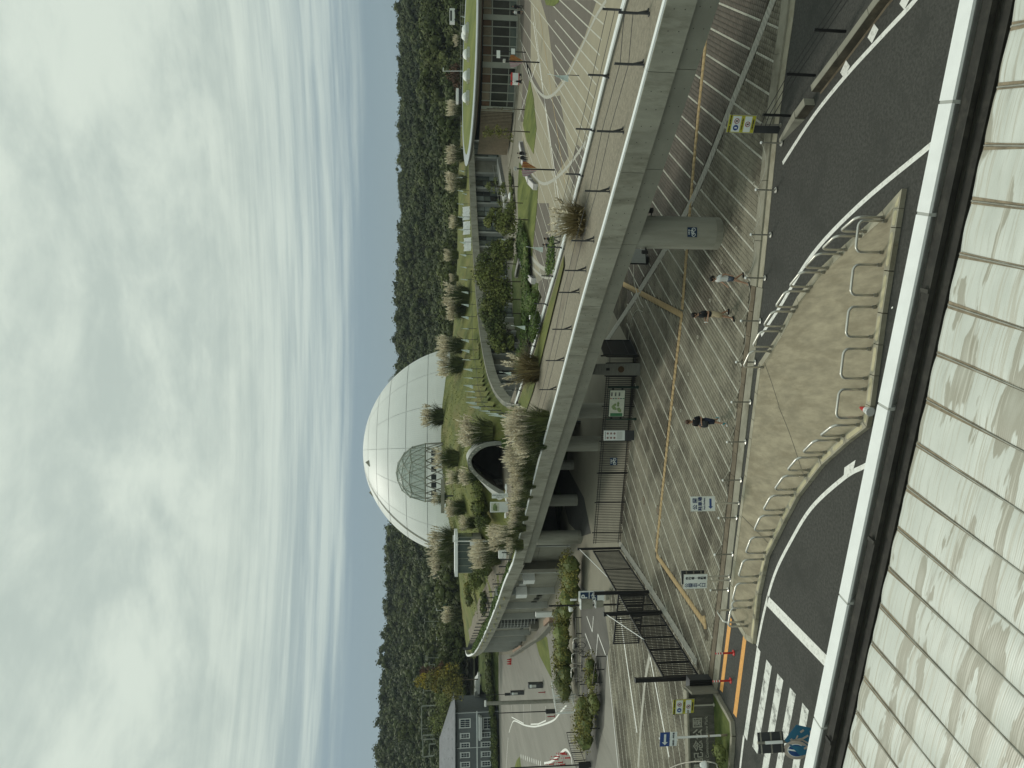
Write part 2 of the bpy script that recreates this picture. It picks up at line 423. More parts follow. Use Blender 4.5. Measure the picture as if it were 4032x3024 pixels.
for k in range(k0, k1):
    n0 = -3.66 + PITCH_W * k
    rows = [(n0 - .048, n0 + .048, .24, 'paver_white')] + [(n0 + .048 + i * .1998, n0 + .048 + (i + 1) * .1998, .198, 'paver_grey') for i in range(ROWS)]
    for ri, (na, nb, ln, kind) in enumerate(rows):
        m0 = (na + nb) / 2
        s = -6 + RP.random() * ln
        while s < 62:
            c = (DV.x * (s + ln / 2) + NV.x * m0, DV.y * (s + ln / 2) + NV.y * m0)
            s0 = s; s += ln
            if not (-15 < c[0] < 25 and 24 < c[1] < 52): continue
            if c[1] > 47 and c[0] > 4: continue
            if not inside(c, PAVED): continue
            kk = kind
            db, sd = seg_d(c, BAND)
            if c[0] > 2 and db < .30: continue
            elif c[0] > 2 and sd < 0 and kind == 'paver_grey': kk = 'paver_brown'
            if c[0] < -9 and seg_d(c, BANDL)[0] < .31: continue
            if any(seg_d(c, yl)[0] < .255 for yl in YEL): continue
            pav[kk].append((c[0], c[1], nb - na, ln, m0))
def laid_along(line, half, rows, ln, kk):
    pts_ = []; acc = 0.0
    L_ = [0]
    for a, b in zip(line, line[1:]): L_.append(L_[-1] + ((b[0] - a[0]) ** 2 + (b[1] - a[1]) ** 2) ** .5)
    n_ = int(L_[-1] / ln); j = 0
    for i in range(n_):
        s_ = (i + .5) * ln
        while j < len(L_) - 2 and L_[j + 1] < s_: j += 1
        t_ = (s_ - L_[j]) / max(1e-9, L_[j + 1] - L_[j]); a, b = line[j], line[j + 1]
        ux, uy = b[0] - a[0], b[1] - a[1]; q = (ux * ux + uy * uy) ** .5; ux /= q; uy /= q
        for r_ in range(rows):
            o_ = -half + (r_ + .5) * 2 * half / rows
            x, y = a[0] + (b[0] - a[0]) * t_ - uy * o_, a[1] + (b[1] - a[1]) * t_ + ux * o_
            if 23 < y < 56: pav[kk].append((x, y, 2 * half / rows, ln, (ux, uy)))
for yl in YEL: laid_along(yl, .165, 1, .30, 'paver_buff')
laid_along(BAND, .22, 4, .21, 'granite_band'); laid_along(BANDL, .23, 4, .21, 'granite_band')
paved = bpy.data.objects.new('plaza_paving', None); COL.objects.link(paved); paved['kind'] = 'structure'
def paver_boxes(lst, gap=.012):
    n = len(lst); a = np.array([p[:4] for p in lst])
    dv = np.array([p[4] if isinstance(p[4], tuple) else (DV.x, DV.y) for p in lst])
    hw, hl = a[:, 2] / 2 - gap / 2, a[:, 3] / 2 - gap / 2
    cx, cy = a[:, 0], a[:, 1]
    rs = np.random.RandomState(3)
    zt = .026 + rs.rand(n) * .005
    V = np.zeros((n, 8, 3), np.float32)
    for i, (sa, sb) in enumerate(((-1, -1), (1, -1), (1, 1), (-1, 1))):
        dx = sa * hw * dv[:, 1] + sb * hl * dv[:, 0]; dy = -sa * hw * dv[:, 0] + sb * hl * dv[:, 1]
        V[:, i, 0] = cx + dx; V[:, i, 1] = cy + dy; V[:, i, 2] = .002
        V[:, i + 4, 0] = cx + dx * .985; V[:, i + 4, 1] = cy + dy * .985; V[:, i + 4, 2] = zt
    F = np.array([(4, 5, 6, 7), (0, 1, 5, 4), (1, 2, 6, 5), (2, 3, 7, 6), (3, 0, 4, 7)])
    Fa = (F[None] + (np.arange(n) * 8)[:, None, None]).reshape(-1, 4)
    return V.reshape(-1, 3), Fa
# the pavers nearest the viewer one by one, the rest as one mass per colour
near = sorted(((p[0] ** 2 + p[1] ** 2, kk, i) for kk in ('paver_grey', 'paver_white') for i, p in enumerate(pav[kk]) if p[0] < 9.6), key=lambda t: t[0])[:290]
one = {}
for _, kk, i in near: one.setdefault(kk, set()).add(i)
# the entrance court behind the gate: the same small blocks, laid to another bearing
CC = cr(2100, 2300, 2.291)
COURT = [site(2560, 2340).xy, site(2768, 2660).xy, Vector((-14.3, 34.3)), Vector((-27, 33.6))] + [site(*CC(*q)).xy for q in ((790, 1659), (735, 1200), (700, 900), (690, 560), (665, 300), (640, 150), (690, 40))]
D2 = Vector((math.cos(rad(30.4)), math.sin(rad(30.4)))); N2 = Vector((D2.y, -D2.x))
for k in range(-60, 20):
    n0 = PITCH_W * k + .35
    for na, nb, ln, kind in [(n0 - .045, n0 + .045, .24, 'paver_white')] + [(n0 + .045 + i * .201, n0 + .045 + (i + 1) * .201, .2, 'paver_grey') for i in range(5)]:
        m0 = (na + nb) / 2; s = -10 + RP.random() * ln
        while s < 40:
            c = (D2.x * (s + ln / 2) + N2.x * m0, D2.y * (s + ln / 2) + N2.y * m0); s += ln
            if -28 < c[0] < -12 and 33 < c[1] < 52 and inside(c, COURT): pav[kind].append((c[0], c[1], nb - na, ln, (D2.x, D2.y)))
shared = {}
for kk, lst in pav.items():
    rest = [p for i, p in enumerate(lst) if i not in one.get(kk, ())]
    if rest:
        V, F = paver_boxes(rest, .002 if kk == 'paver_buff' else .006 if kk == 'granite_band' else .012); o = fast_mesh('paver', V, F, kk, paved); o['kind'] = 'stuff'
    for i in one.get(kk, ()):
        p = lst[i]
        key = (kk, round(p[2], 3), round(p[3], 3))
        if key not in shared:
            me = MB().box((0, 0, .014), (p[2] - .012, p[3] - .012, .028)).mesh('paver'); me.materials.append(M[kk]); shared[key] = me
        o = bpy.data.objects.new('paver', shared[key]); COL.objects.link(o); o.parent = paved
        o.location = (p[0], p[1], RP.random() * .004); o.rotation_euler = (0, 0, math.atan2(-DV.x, DV.y))

# plaza beyond the bridge: larger fields, stripes too far away to pick apart
pf = MB(); pf.poly([(2, 45.6, .008), (-11.4, 49.4, .008), (-13.0, 41, .008), (-14.0, 34.1, .008), (-24, 33.2, .008), (-60, 33, .008), (-120, 34, .008), (-120, 60, .008), (-100, 148, .008), (-40, 150, .008), (-40, 110, .008), (-20, 76, .008), (0, 66, .008), (0, 110, .008), (30, 150, .008), (90, 150, .008), (120, 110, .008), (120, 40, .008), (34, 30, .008), (26, 41, .008), (14, 50.4, .008), (6, 52.4, .008)])
struct('plaza', pf, 'plaza_far')

def line_on(pts, w, name, m, z=.004, parent=None):
    pts = [Vector((p[0], p[1], z)) for p in pts]
    b = MB(); b.strip(offset(pts, w / 2), offset(pts, -w / 2)); return b
# ------------------------------------------------------------------ road markings
marks = bpy.data.objects.new('road_markings', None); COL.objects.link(marks); marks['kind'] = 'structure'
def mark(name, pts, w, m='paint_white', z=.004, sm=6):
    p = smoothline(sites(pts), sm) if len(pts) > 2 else sites(pts)
    return line_on(p, w, name, m, z).build(name, m, marks, local=True)
def patch(name, pts, m='paint_white', z=.004):
    return MB().poly([(q.x, q.y, z) for q in sites(pts)]).build(name, m, marks, local=True)
c1, c2, c3, c4 = cr(2800, 0, 2.074), cr(2800, 800, 2.074), cr(2800, 1600, 2.074), cr(2800, 2300, 2.291)
mark('edge_line', [(3640, -60), (3600, 5), (3470, 145), (3330, 299), (3200, 462), (3082, 643)], .16)
for q in ((3446, 128), (3335, 270), (3576, -8)):
    a = site(*q); a = a + Vector((.02, .10, 0))
    MB().box((a.x, a.y, .006), (.40, .34, .004), rz=rad(-52)).build('deceleration_mark', 'paint_white', marks, local=True)
mark('edge_line', [(3700, 535), (3674, 564), (3385, 806), (3195, 1007), (3070, 1210), (2997, 1320)], .16)
mark('edge_line', [(3470, 1800), (3403, 1836), (3325, 1880), (3195, 2000), (3109, 2140), (3051, 2260), (3012, 2396), (2981, 2544)], .15)
mark('edge_line', [c4(430, 585), c4(310, 1385)], .32)
mark('edge_line', [c4(296, 1370), c4(262, 1659), c4(235, 1900)], .15)
mark('stop_line', [c4(508, 150), c4(1100, 760)], .42)
patch('deceleration_mark', [c3(1090, 500), c3(1182, 437), c3(1160, 530), c3(1085, 572)], z=.008)
cs = MB()
patch('crosswalk_stripe', [c4(500, 680), c4(548, 742), c4(418, 1532), c4(373, 1465)], 'paint_worn')
patch('crosswalk_stripe', [c4(600, 805), c4(652, 868), c4(512, 1690), c4(455, 1690)], 'paint_worn')
patch('crosswalk_stripe', [c4(712, 932), c4(765, 995), c4(630, 1720), c4(572, 1720)], 'paint_worn')
patch('crosswalk_stripe', [c4(824, 1070), c4(882, 1140), c4(785, 1720), c4(722, 1720)], 'paint_worn')
patch('lane_line', [c4(160, 275), c4(188, 320), c4(105, 978), c4(80, 950)], 'paint_orange')
patch('lane_line', [c4(290, 465), c4(318, 510), c4(230, 1205), c4(200, 1165)], 'paint_orange')
patch('road_stud', [(3512, 1210), (3519, 1206), (3519, 1213), (3512, 1217)], z=.02)

# ------------------------------------------------------------------ drain strip along the plaza edge
kerbstrip = bpy.data.objects.new('drain_strip', None); COL.objects.link(kerbstrip); kerbstrip['kind'] = 'structure'
def ribbon_solid(line, d0, d1, z0, z1):
    a, b = offset(line, d0), offset(line, d1)
    return MB().solid_strip(at_z(a, z0), at_z(a, z1), at_z(b, z1), at_z(b, z0))
EL = [p for p in E1]
def sub(line, xa, xb): return [p for p in line if min(xa, xb) - .01 <= p.x <= max(xa, xb) + .01]
xs = [18, 14, 12.1, 10.0, 8.3, 6.2, 4.05]
def resample(line, step):
    L = [0]
    for a, b in zip(line, line[1:]): L.append(L[-1] + (b - a).length)
    n = max(2, int(L[-1] / step) + 1); out = []; j = 0
    for i in range(n):
        s = L[-1] * i / (n - 1)
        while j < len(L) - 2 and L[j + 1] < s: j += 1
        t = (s - L[j]) / max(1e-9, L[j + 1] - L[j]); out.append(line[j].lerp(line[j + 1], t))
    return out
EF = resample(EL, .25)
right = [p for p in EF if p.x > 3.95]; left = [p for p in EF if p.x <= 4.0]
ch = 9
for i in range(0, len(right) - 1, ch):
    seg = right[i:i + ch + 1]
    if len(seg) < 2: continue
    seg = [seg[0].lerp(seg[1], .04)] + seg[1:-1] + [seg[-1].lerp(seg[-2], .04)]
    ribbon_solid(seg, .05, .62, -.05, .075).build('kerb_stone', 'drain_concrete', kerbstrip, local=True)
ribbon_solid(right, .64, 1.02, -.05, .012).build('gutter', 'kerb', kerbstrip, local=True)
ribbon_solid(left, .03, .09, -.05, .03).build('drain_frame', 'dark_gap', kerbstrip, local=True)
for i in range(0, len(left) - 1, 4):
    seg = left[i:i + 5]
    if len(seg) < 2: continue
    seg = [seg[0].lerp(seg[1], .03)] + seg[1:-1] + [seg[-1].lerp(seg[-2], .03)]
    ribbon_solid(seg, .10, .50, -.05, .034 + RP.random() * .006).build('drain_cover', 'drain_cover', kerbstrip, local=True)
ribbon_solid(left, .51, .55, -.05, .026).build('drain_frame', 'dark_gap', kerbstrip, local=True)
ribbon_solid(left, .56, 1.12, -.05, .030).build('gutter', 'drain_concrete', kerbstrip, local=True)

# ------------------------------------------------------------------ traffic island with kerb stones
ISL = [(3552, 742), (3540, 820), (3528, 896), (3475, 1234), (3427, 1600), (3412, 1682), (3330, 1745), (3234, 1831), (3137, 1957), (3084, 2058), (3017, 2193), (2985, 2340), (2964, 2536),
       (2935, 2518), (2902, 2462), (2872, 2405), (2876, 2300), (2901, 2106), (2931, 1870), (2959, 1648), (2986, 1432), (3070, 1306), (3137, 1171), (3224, 1060), (3330, 959), (3475, 829)]
IZ = .14
isl = sites(ISL, IZ)
isle = bpy.data.objects.new('traffic_island', None); COL.objects.link(isle); isle['kind'] = 'structure'
def inset(poly, d):
    n = len(poly); out = []
    a = sum(poly[i].x * poly[(i + 1) % n].y - poly[(i + 1) % n].x * poly[i].y for i in range(n)); sg = 1 if a > 0 else -1
    for i in range(n):
        p0, p1, p2 = poly[i - 1], poly[i], poly[(i + 1) % n]
        e1 = (p1 - p0).xy.normalized(); e2 = (p2 - p1).xy.normalized()
        n1 = Vector((-e1.y, e1.x)) * sg; n2 = Vector((-e2.y, e2.x)) * sg
        b = (n1 + n2); b = b / max(.35, b.length_squared / 2) if b.length > .01 else n1
        out.append(Vector((p1.x + b.x * d, p1.y + b.y * d, p1.z)))
    return out
inn = inset(isl, .24)
MB().prism([(p.x, p.y) for p in inn], -.05, IZ - .006).build('island_slab', 'island_top', isle, local=True)
kcount = 0
for i in range(len(isl)):
    a, b = isl[i], isl[(i + 1) % len(isl)]; ai, bi = inn[i], inn[(i + 1) % len(isl)]
    n = max(1, round((b - a).length / .95)); 
    if (b - a).length < .05: continue
    for j in range(n):
        t0, t1 = (j + .012) / n, (j + .988) / n
        q = [a.lerp(b, t0), a.lerp(b, t1), ai.lerp(bi, t1), ai.lerp(bi, t0)]
        dz = RP.random() * .008
        ks = MB().prism([(p.x, p.y) for p in q], -.05, IZ + dz).build('kerb_stone', 'kerb', isle, local=True)
        if i < 12:
            mid = lambda u, v: (q[0].lerp(q[1], u)).lerp(q[3].lerp(q[2], u), v)
            MB().poly([(*mid(u, v).xy, IZ + dz + .004) for u, v in ((.15, .22), (.85, .22), (.92, .5), (.85, .8), (.15, .8), (.08, .5))]).build('worn_patch', 'kerb_patch', ks, local=True)
for pts in ([c2(430, 1290), c2(485, 1440), c2(555, 1659)], [c3(550, 0), c3(640, 220), c3(740, 520), c3(775, 620)], [c3(245, 890), c3(490, 1140)]):
    p = smoothline(sites(pts, IZ), 4) if len(pts) > 2 else sites(pts, IZ)
    line_on(p, .030, '', '', IZ - .003).build('slab_joint', 'joint_dark', isle, local=True)

# ------------------------------------------------------------------ low barrier wall and wire rail by the side road
mat('stain_shade_dark', (.055, .048, .035), .95, .3, 2.0, stain=(.13, .11, .075), stain_scale=1.5)  # barrier face colour: brown staining with the face's shade painted in
bar_w = thing('barrier_wall', 'long low concrete barrier with face darkened by stain and painted shade beside the side road', 'barrier', site(3203, 350, 0))
wall = [site(3560, -130, .3), site(3450, 0, .3), site(3320, 180, .3), site(3193, 350, .3)]
n = 9; wl_pts = resample([Vector(p) for p in wall], .4)
for i in range(0, len(wl_pts) - 1, 4):
    seg = wl_pts[i:i + 5]
    if len(seg) < 2: continue
    seg = [seg[0].lerp(seg[1], .03)] + seg[1:-1] + [seg[-1].lerp(seg[-2], .03)]
    ribbon_solid(seg, -.12, .10, -.05, .30).build('coping_block', 'concrete_fair', bar_w)
ribbon_solid(wl_pts, .103, .115, -.05, .285).build('stained_shaded_face', 'stain_shade_dark', bar_w)  # thin dark panel, part real stain, part shade put into its colour
ribbon_solid(wl_pts, .118, .20, -.05, .003).build('footing', 'drain_cover', bar_w)
bar2 = thing('barrier_wall', 'short tapering concrete barrier end beside the yellow warning sign', 'barrier', site(3120, 470, 0))
w2 = [site(3166, 400, .36), site(3130, 450, .36)]
ribbon_solid(w2, -.13, .13, -.05, .36).build('coping_block', 'concrete_fair', bar2)
ribbon_solid(w2, .133, .15, -.05, .33).build('stained_shaded_face', 'stain_shade_dark', bar2)
w3a, w3b = site(3128, 453, .36), site(3068, 556, .05)
dd = Vector((-(w3b - w3a).y, (w3b - w3a).x, 0)).normalized() * .15
MB().add([w3a - dd, w3a + dd, w3b + dd * .5, w3b - dd * .5] + [Vector((v.x, v.y, -.05)) for v in (w3a - dd, w3a + dd, w3b + dd * .5, w3b - dd * .5)],
         [(0, 1, 2, 3), (7, 6, 5, 4), (0, 4, 5, 1), (1, 5, 6, 2), (2, 6, 7, 3), (3, 7, 4, 0)]).build('tapered_end', 'concrete_fair', bar2)
railw = thing('wire_railing', 'black post and three wire railing above the low barrier wall', 'railing', site(3210, 297, 0))
rb = [site(3470, -70, .1), site(3330, 124, .1), site(3210, 297, .1), site(3112, 456, .1)]
rt = []
for p in rb:
    MB().cone(p, p + Vector((0, 0, 1.02)), .05, .05, 10).build('post', 'black_metal', railw)
for h in (.62, .78, .94):
    MB().tube([p + Vector((0, 0, h)) for p in rb] + [rb[-1] + Vector((-.28, .32, h))], .013, 5).build('wire', 'black_metal', railw)
# ------------------------------------------------------------------ the roof just below the window: white eave band, gutter, ribbed metal roof
AX = Vector((-0.94843, 0.31699, 0)); AN = Vector((0.31699, 0.94843, 0))
def eave(t, n, z): return AX * t + AN * n + Vector((0, 0, z))
def roof_mat():
    m = bpy.data.materials.new('roof_sheet'); m.use_nodes = True; N, L = m.node_tree.nodes, m.node_tree.links
    b = N['Principled BSDF']; b.inputs['Roughness'].default_value = .36; b.inputs['Specular IOR Level'].default_value = .5
    tcn = N.new('ShaderNodeNewGeometry'); mp = N.new('ShaderNodeMapping'); mp.vector_type = 'POINT'
    mp.inputs[2].default_value = (0, 0, -math.atan2(AX.y, AX.x)); L.new(tcn.outputs['Position'], mp.inputs[0])
    def noise(scale, stretch, det=8, rough=.62, dist=0):
        q = N.new('ShaderNodeMapping'); q.inputs[3].default_value = stretch; L.new(mp.outputs[0], q.inputs[0])
        n = N.new('ShaderNodeTexNoise'); n.inputs['Scale'].default_value = scale; n.inputs['Detail'].default_value = det
        n.inputs['Roughness'].default_value = rough; n.inputs['Distortion'].default_value = dist; L.new(q.outputs[0], n.inputs['Vector']); return n.outputs['Fac']
    def ramp(v, a, b_, ca=(0, 0, 0), cb=(1, 1, 1)):
        r = N.new('ShaderNodeValToRGB'); r.color_ramp.elements[0].position = a; r.color_ramp.elements[1].position = b_
        r.color_ramp.elements[0].color = (*ca, 1); r.color_ramp.elements[1].color = (*cb, 1); L.new(v, r.inputs[0]); return r.outputs[0]
    def mix(f, a, b_):
        x = N.new('ShaderNodeMix'); x.data_type = 'RGBA'; L.new(f, x.inputs[0])
        for i, s in ((6, a), (7, b_)):
            if isinstance(s, tuple): x.inputs[i].default_value = (*s, 1)
            else: L.new(s, x.inputs[i])
        return x.outputs[2]
    base = ramp(noise(1.2, (.5, 1.6, 1)), .3, .7, (.54, .56, .51), (.69, .71, .66))
    pn_ = noise(1.0, (.36, 2.0, 1), 5, .50, .2)
    pud = ramp(pn_, .545, .562)       # dried run-off bands along the sheet
    pud2 = ramp(pn_, .60, .68)
    c = mix(pud, base, (.375, .36, .295)); c = mix(pud2, c, (.45, .44, .375))
    thin = ramp(noise(3.0, (.10, 5.0, 1), 6, .6), .545, .60)
    c = mix(thin, c, (.52, .51, .44))
    dirt = ramp(noise(2.6, (.22, 3.4, 1), 8, .65), .56, .80)
    c = mix(dirt, c, (.30, .27, .205))
    L.new(c, b.inputs['Base Color'])
    w = N.new('ShaderNodeTexWave'); w.bands_direction = 'Y'; w.wave_profile = 'SIN'; w.inputs['Scale'].default_value = 7.5; w.inputs['Distortion'].default_value = 0
    L.new(mp.outputs[0], w.inputs['Vector'])
    bp = N.new('ShaderNodeBump'); bp.inputs['Strength'].default_value = .16; bp.inputs['Distance'].default_value = .010; L.new(w.outputs['Fac'], bp.inputs['Height'])
    L.new(bp.outputs[0], b.inputs['Normal']); M['roof_sheet'] = m
roof_mat()
mat('roof_rib', (.33, .325, .28), .7, .2, 2.5, stain=(.20, .185, .145), stain_scale=2.2)
mat('gutter_grey', (.030, .029, .025), .75, .3, 2.0, stain=(.055, .052, .043), stain_scale=3)
mat('gutter_black', (.014, .015, .013), .8, 0)
mat('rust_dirt', (.26, .215, .15), 1, .25, 4)
st = thing('station_roof', 'white ribbed metal roof streaked with dirt below the viewpoint', 'roof', eave(5, 12.4, 0))
T0, T1, SP = -4.85, 17.4, .925
prof = []                                   # across the sheet: flat, then turned down over the eave
for i in range(9): prof.append((12.12 - i * .95, 3.2 + .004 * i))
edge = [(12.12 + .26 * math.sin(a), 3.2 - .26 * (1 - math.cos(a))) for a in [rad(x) for x in (15, 30, 45, 60, 75, 90)]] + [(12.38, 2.75)]
prof = prof[::-1] + edge
k = 0; t = T0
while t < T1:
    mb = MB(); ta, tb = t + .015, t + SP - .015
    dip = R.uniform(.7, 1.3); np_ = len(prof)
    vs_ = [eave(ta + (tb - ta) * q / 8, n_, z_ + .030 * dip * math.sin(math.pi * q / 8) ** .6 + .006 * math.sin(n_ * 3.1 + t * 5 + q)) for q in range(9) for n_, z_ in prof]
    mb.add(vs_, [(q * np_ + j, q * np_ + j + 1, (q + 1) * np_ + j + 1, (q + 1) * np_ + j) for q in range(8) for j in range(np_ - 1)])
    mb.build('roof_panel', 'roof_sheet', st, smooth=True)
    mb = MB(); up = [(n_, z_ + .022) for n_, z_ in prof]
    ra, rb_ = t - .017, t + .017
    mb.solid_strip([eave(ra, n_, z_ - .03) for n_, z_ in prof], [eave(ra + .007, n_, z_) for n_, z_ in up], [eave(rb_ - .007, n_, z_) for n_, z_ in up], [eave(rb_, n_, z_ - .03) for n_, z_ in prof])
    rib = mb.build('seam_rib', 'roof_rib', st)
    mb = MB()
    dl_ = [(12.2 - i * .12, 3.2) for i in range(22)]
    for sg_ in (-1, 1): mb.strip([eave(t + sg_ * .018, n_, z_ + .008) for n_, z_ in dl_], [eave(t + sg_ * (.020 + .034 * max(0, 1 - (12.2 - n_) / 2.4) * (1.2 + .5 * math.sin(n_ * 1.1 + t * 3 + sg_))), n_, z_ + .016) for n_, z_ in dl_])
    mb.build('dirt_line', 'rust_dirt', rib)
    t += SP; k += 1
# dark gutter between roof and eave band
MB().strip([eave(T0 - 4, 12.40, 2.72), eave(T1 + 6, 12.40, 2.72)], [eave(T0 - 4, 12.86, 2.72), eave(T1 + 6, 12.86, 2.72)]).build('gutter_floor', 'gutter_black', st)
MB().box(tuple(eave(6.3, 13.06, 2.70)), (30, .24, .05), rz=math.atan2(AX.y, AX.x)).build('gutter_ledge', 'gutter_grey', st)
MB().box(tuple(eave(6.3, 13.21, 2.86)), (30, .03, .10), rz=math.atan2(AX.y, AX.x)).build('gutter_lip', 'gutter_grey', st)
for k in range(5):
    MB().box(tuple(eave(-3.1 + k * 5.6, 13.30, 2.93)), (.08, .24, .05), rz=math.atan2(AX.y, AX.x)).build('gutter_bracket', 'gutter_grey', st)
MB().box(tuple(eave(6.3, 13.39, 2.80)), (30, .28, .12), rz=math.atan2(AX.y, AX.x)).build('eave_channel', 'gutter_grey', st)
cut = [-9.0, -1.0, 1.06, 5.1, 9.95, 13.6, 22.0]
for a, b in zip(cut, cut[1:]):
    mb = MB(); mb.solid_strip([eave(a + .03, 13.95, 2.55), eave(b - .03, 13.95, 2.55)], [eave(a + .03, 13.95, 3.0), eave(b - .03, 13.95, 3.0)], [eave(a + .03, 13.57, 3.0), eave(b - .03, 13.57, 3.0)], [eave(a + .03, 13.57, 2.94), eave(b - .03, 13.57, 2.94)])
    mb.build('eave_band', 'coping_white', st)
for b in cut[1:-1]:
    MB().box(tuple(eave(b, 13.755, 2.772)), (.07, .36, .44), rz=math.atan2(AX.y, AX.x)).build('eave_joint', 'panel_light', st)
MB().box(tuple(eave(6.3, 13.0, 1.3)), (30, 1.5, 2.5), rz=math.atan2(AX.y, AX.x)).build('wall', 'concrete_dark', st)

# ------------------------------------------------------------------ stainless hoops round the island
HOOPS = [(c2(1410, 117), c2(1265, 232)), (c2(1225, 270), c2(1105, 380)), (c2(1070, 415), c2(955, 530)), (c2(925, 565), c2(822, 683)), (c2(795, 720), c2(703, 848)),
         (c2(680, 885), c2(600, 1005)), (c2(578, 1045), c2(505, 1172)), (c2(488, 1210), c2(425, 1340)),
         (c2(1430, 145), c2(1400, 402)), (c2(1385, 505), c2(1355, 752)), (c2(1345, 848), c2(1315, 1092)), (c2(1300, 1190), c2(1270, 1430)), (c2(1260, 1520), c3(1230, 93)),
         (c3(1210, 152), c3(1088, 240)), (c3(1045, 275), c3(938, 375)), (c3(900, 415), c3(805, 520)), (c3(780, 563), c3(695, 678)), (c3(670, 725), c3(598, 845)),
         (c3(580, 888), c3(518, 1012)), (c3(498, 1065), c3(445, 1195)), (c3(430, 1248), c3(383, 1387)), (c3(370, 1440), c3(332, 1583)), (c3(325, 1642), c4(368, 145)),
         (c4(355, 210), c4(325, 378)), (c4(215, 232), c4(290, 340))]
def hoop_label(i):
    if i < 8: return f'steel hoop barrier, {ORD[i]} from the pointed tip along the plaza side of the island'
    if i < 13: return f'steel hoop barrier, {ORD[i - 8]} from the pointed tip along the roof side of the island'
    if i < 24: return f'steel hoop barrier, {ORD[i - 13]} after the bend along the crosswalk side of the island'
    return 'steel hoop barrier across the far end of the island beside the orange lines'
for i, (a, b) in enumerate(HOOPS):
    p, q = site(*a, IZ), site(*b, IZ); c = (p + q) / 2
    root = thing('hoop_barrier', hoop_label(i), 'barrier', c, 0, 'steel hoops round the traffic island')
    d = (q - p); L = d.length; u = d.normalized(); h, r = .80, .17
    pts = [p + Vector((0, 0, -.02)), p + Vector((0, 0, h - r))]
    for k in range(1, 6):
        an = rad(18 * k); pts.append(p + u * (r - r * math.cos(an)) + Vector((0, 0, h - r + r * math.sin(an))))
    for k in range(5, -1, -1):
        an = rad(18 * k); pts.append(q - u * (r - r * math.cos(an)) + Vector((0, 0, h - r + r * math.sin(an))))
    pts.append(q + Vector((0, 0, -.02)))
    MB().tube(pts, .039, 10).build('bent_tube', 'steel', root, smooth=True)
    for e in (p, q):
        MB().cone(e + Vector((0, 0, .0)), e + Vector((0, 0, .10)), .056, .052, 10).build('foot_sleeve', 'steel_dull', root)

# ------------------------------------------------------------------ bollards with a slack rope along the plaza edge
BOL = [(3077, 564), (3055, 749), (3034, 925), (3012, 1095), (2993, 1264), (2973, 1426), (2954, 1583), (2935, 1740), (2917, 1890), (2900, 2038), (2884, 2182), (2866, 2322)]
tops = []
for i, q in enumerate(BOL):
    p = site(*q, .03); tops.append(p + Vector((0, 0, .78)))
    root = thing('bollard', f'slim steel rope bollard at the plaza edge, {ORD[i]} from the yellow warning sign', 'bollard', p, 0, 'rope bollards along the plaza edge')
    MB().cone(p, p + Vector((0, 0, .76)), .028, .028, 10).build('post', 'steel_dull', root, smooth=False)
    MB().lathe([(.0, -.02), (.05, -.015), (.055, .02), (.035, .045), (.0, .05)], 12, tuple(p + Vector((0, 0, .76)))).build('cap', 'white_metal', root, smooth=True)
    MB().lathe([(.0, .0), (.11, .0), (.11, .018), (.05, .035), (.0, .036)], 14, tuple(p)).build('base_plate', 'steel', root)
rope = thing('barrier_rope', 'thin pale rope sagging between the steel bollards', 'rope', tops[0] - Vector((0, 0, .78)))
for a, b in zip(tops, tops[1:]):
    sag = [a.lerp(b, t / 10) - Vector((0, 0, .02 + .26 * 4 * (t / 10) * (1 - t / 10))) for t in range(11)]
    MB().tube(sag, .008, 5).build('rope_span', 'paver_white', rope)

# ------------------------------------------------------------------ flexible lane posts and the cone lying by the eave
for i, q in enumerate((c4(205, 620), c4(178, 870))):
    p = site(*q, .0)
    root = thing('delineator_post', ['red and white lane post nearer the traffic island', 'red and white lane post nearer the park wall'][i], 'post', p, 0, 'flexible posts between the orange lines')
    MB().lathe([(.0, .0), (.125, .0), (.125, .03), (.06, .06), (.0, .06)], 14, tuple(p)).build('base', 'red_plastic', root)
    MB().cone(p + Vector((0, 0, .05)), p + Vector((0, 0, .80)), .042, .038, 12).build('tube', 'red_plastic', root)
    for z in (.50, .62, .72):
        MB().cone(p + Vector((0, 0, z)), p + Vector((0, 0, z + .05)), .0425, .0422, 12).build('reflective_band', 'white_metal', root)
p = site(*c3(1335, 45), .0)
root = thing('traffic_cone', 'small red and white traffic cone lying against the white eave band', 'cone', p)
ax = Vector((.1, .42, .06))
MB().cone(p + Vector((0, 0, .12)), p + ax * .55 + Vector((0, 0, .10)), .14, .09, 12).build('white_band', 'white_metal', root)
MB().cone(p + ax * .55 + Vector((0, 0, .10)), p + ax * 1.1 + Vector((0, 0, .08)), .09, .035, 12).build('cone_tip', 'red_plastic', root)
# ------------------------------------------------------------------ the footbridge: curved deck between two edges
NEAR = [(2690, -260), (2620, 0), (2540, 300), (2470, 560), (2370, 920), (2300, 1160), (2240, 1380), (2181, 1600), (2115, 1840), (2060, 2060), (2017, 2226)]
near_e = [site(x, y, 5.6) for x, y in NEAR]
near_s = smoothline([Vector(p) for p in near_e], 6)
left_e = [site(2017, 2226, 5.6), site(1985, 2300, 5.85), site(1957, 2380, 6.2), site(1917, 2480, 6.5), site(1879, 2558, 6.85), far(1856, 2582, 124), far(1838, 2584, 142), far(1832, 2566, 160)]
left_s = smoothline(left_e, 6)
FARE = [(2530, -260), (2452, 0), (2380, 280), (2320, 530), (2264, 752), (2211, 964), (2155, 1160), (2100, 1350), (2070, 1450), (2045, 1530), (2026, 1588)]
far_e = [site(x, y, 5.45) for x, y in FARE]
far_s = smoothline([Vector(p) for p in far_e], 6)

br = thing('footbridge', 'long curved concrete footbridge with white edges crossing above the plaza', 'bridge', near_e[3] - Vector((0, 0, 5.6)))
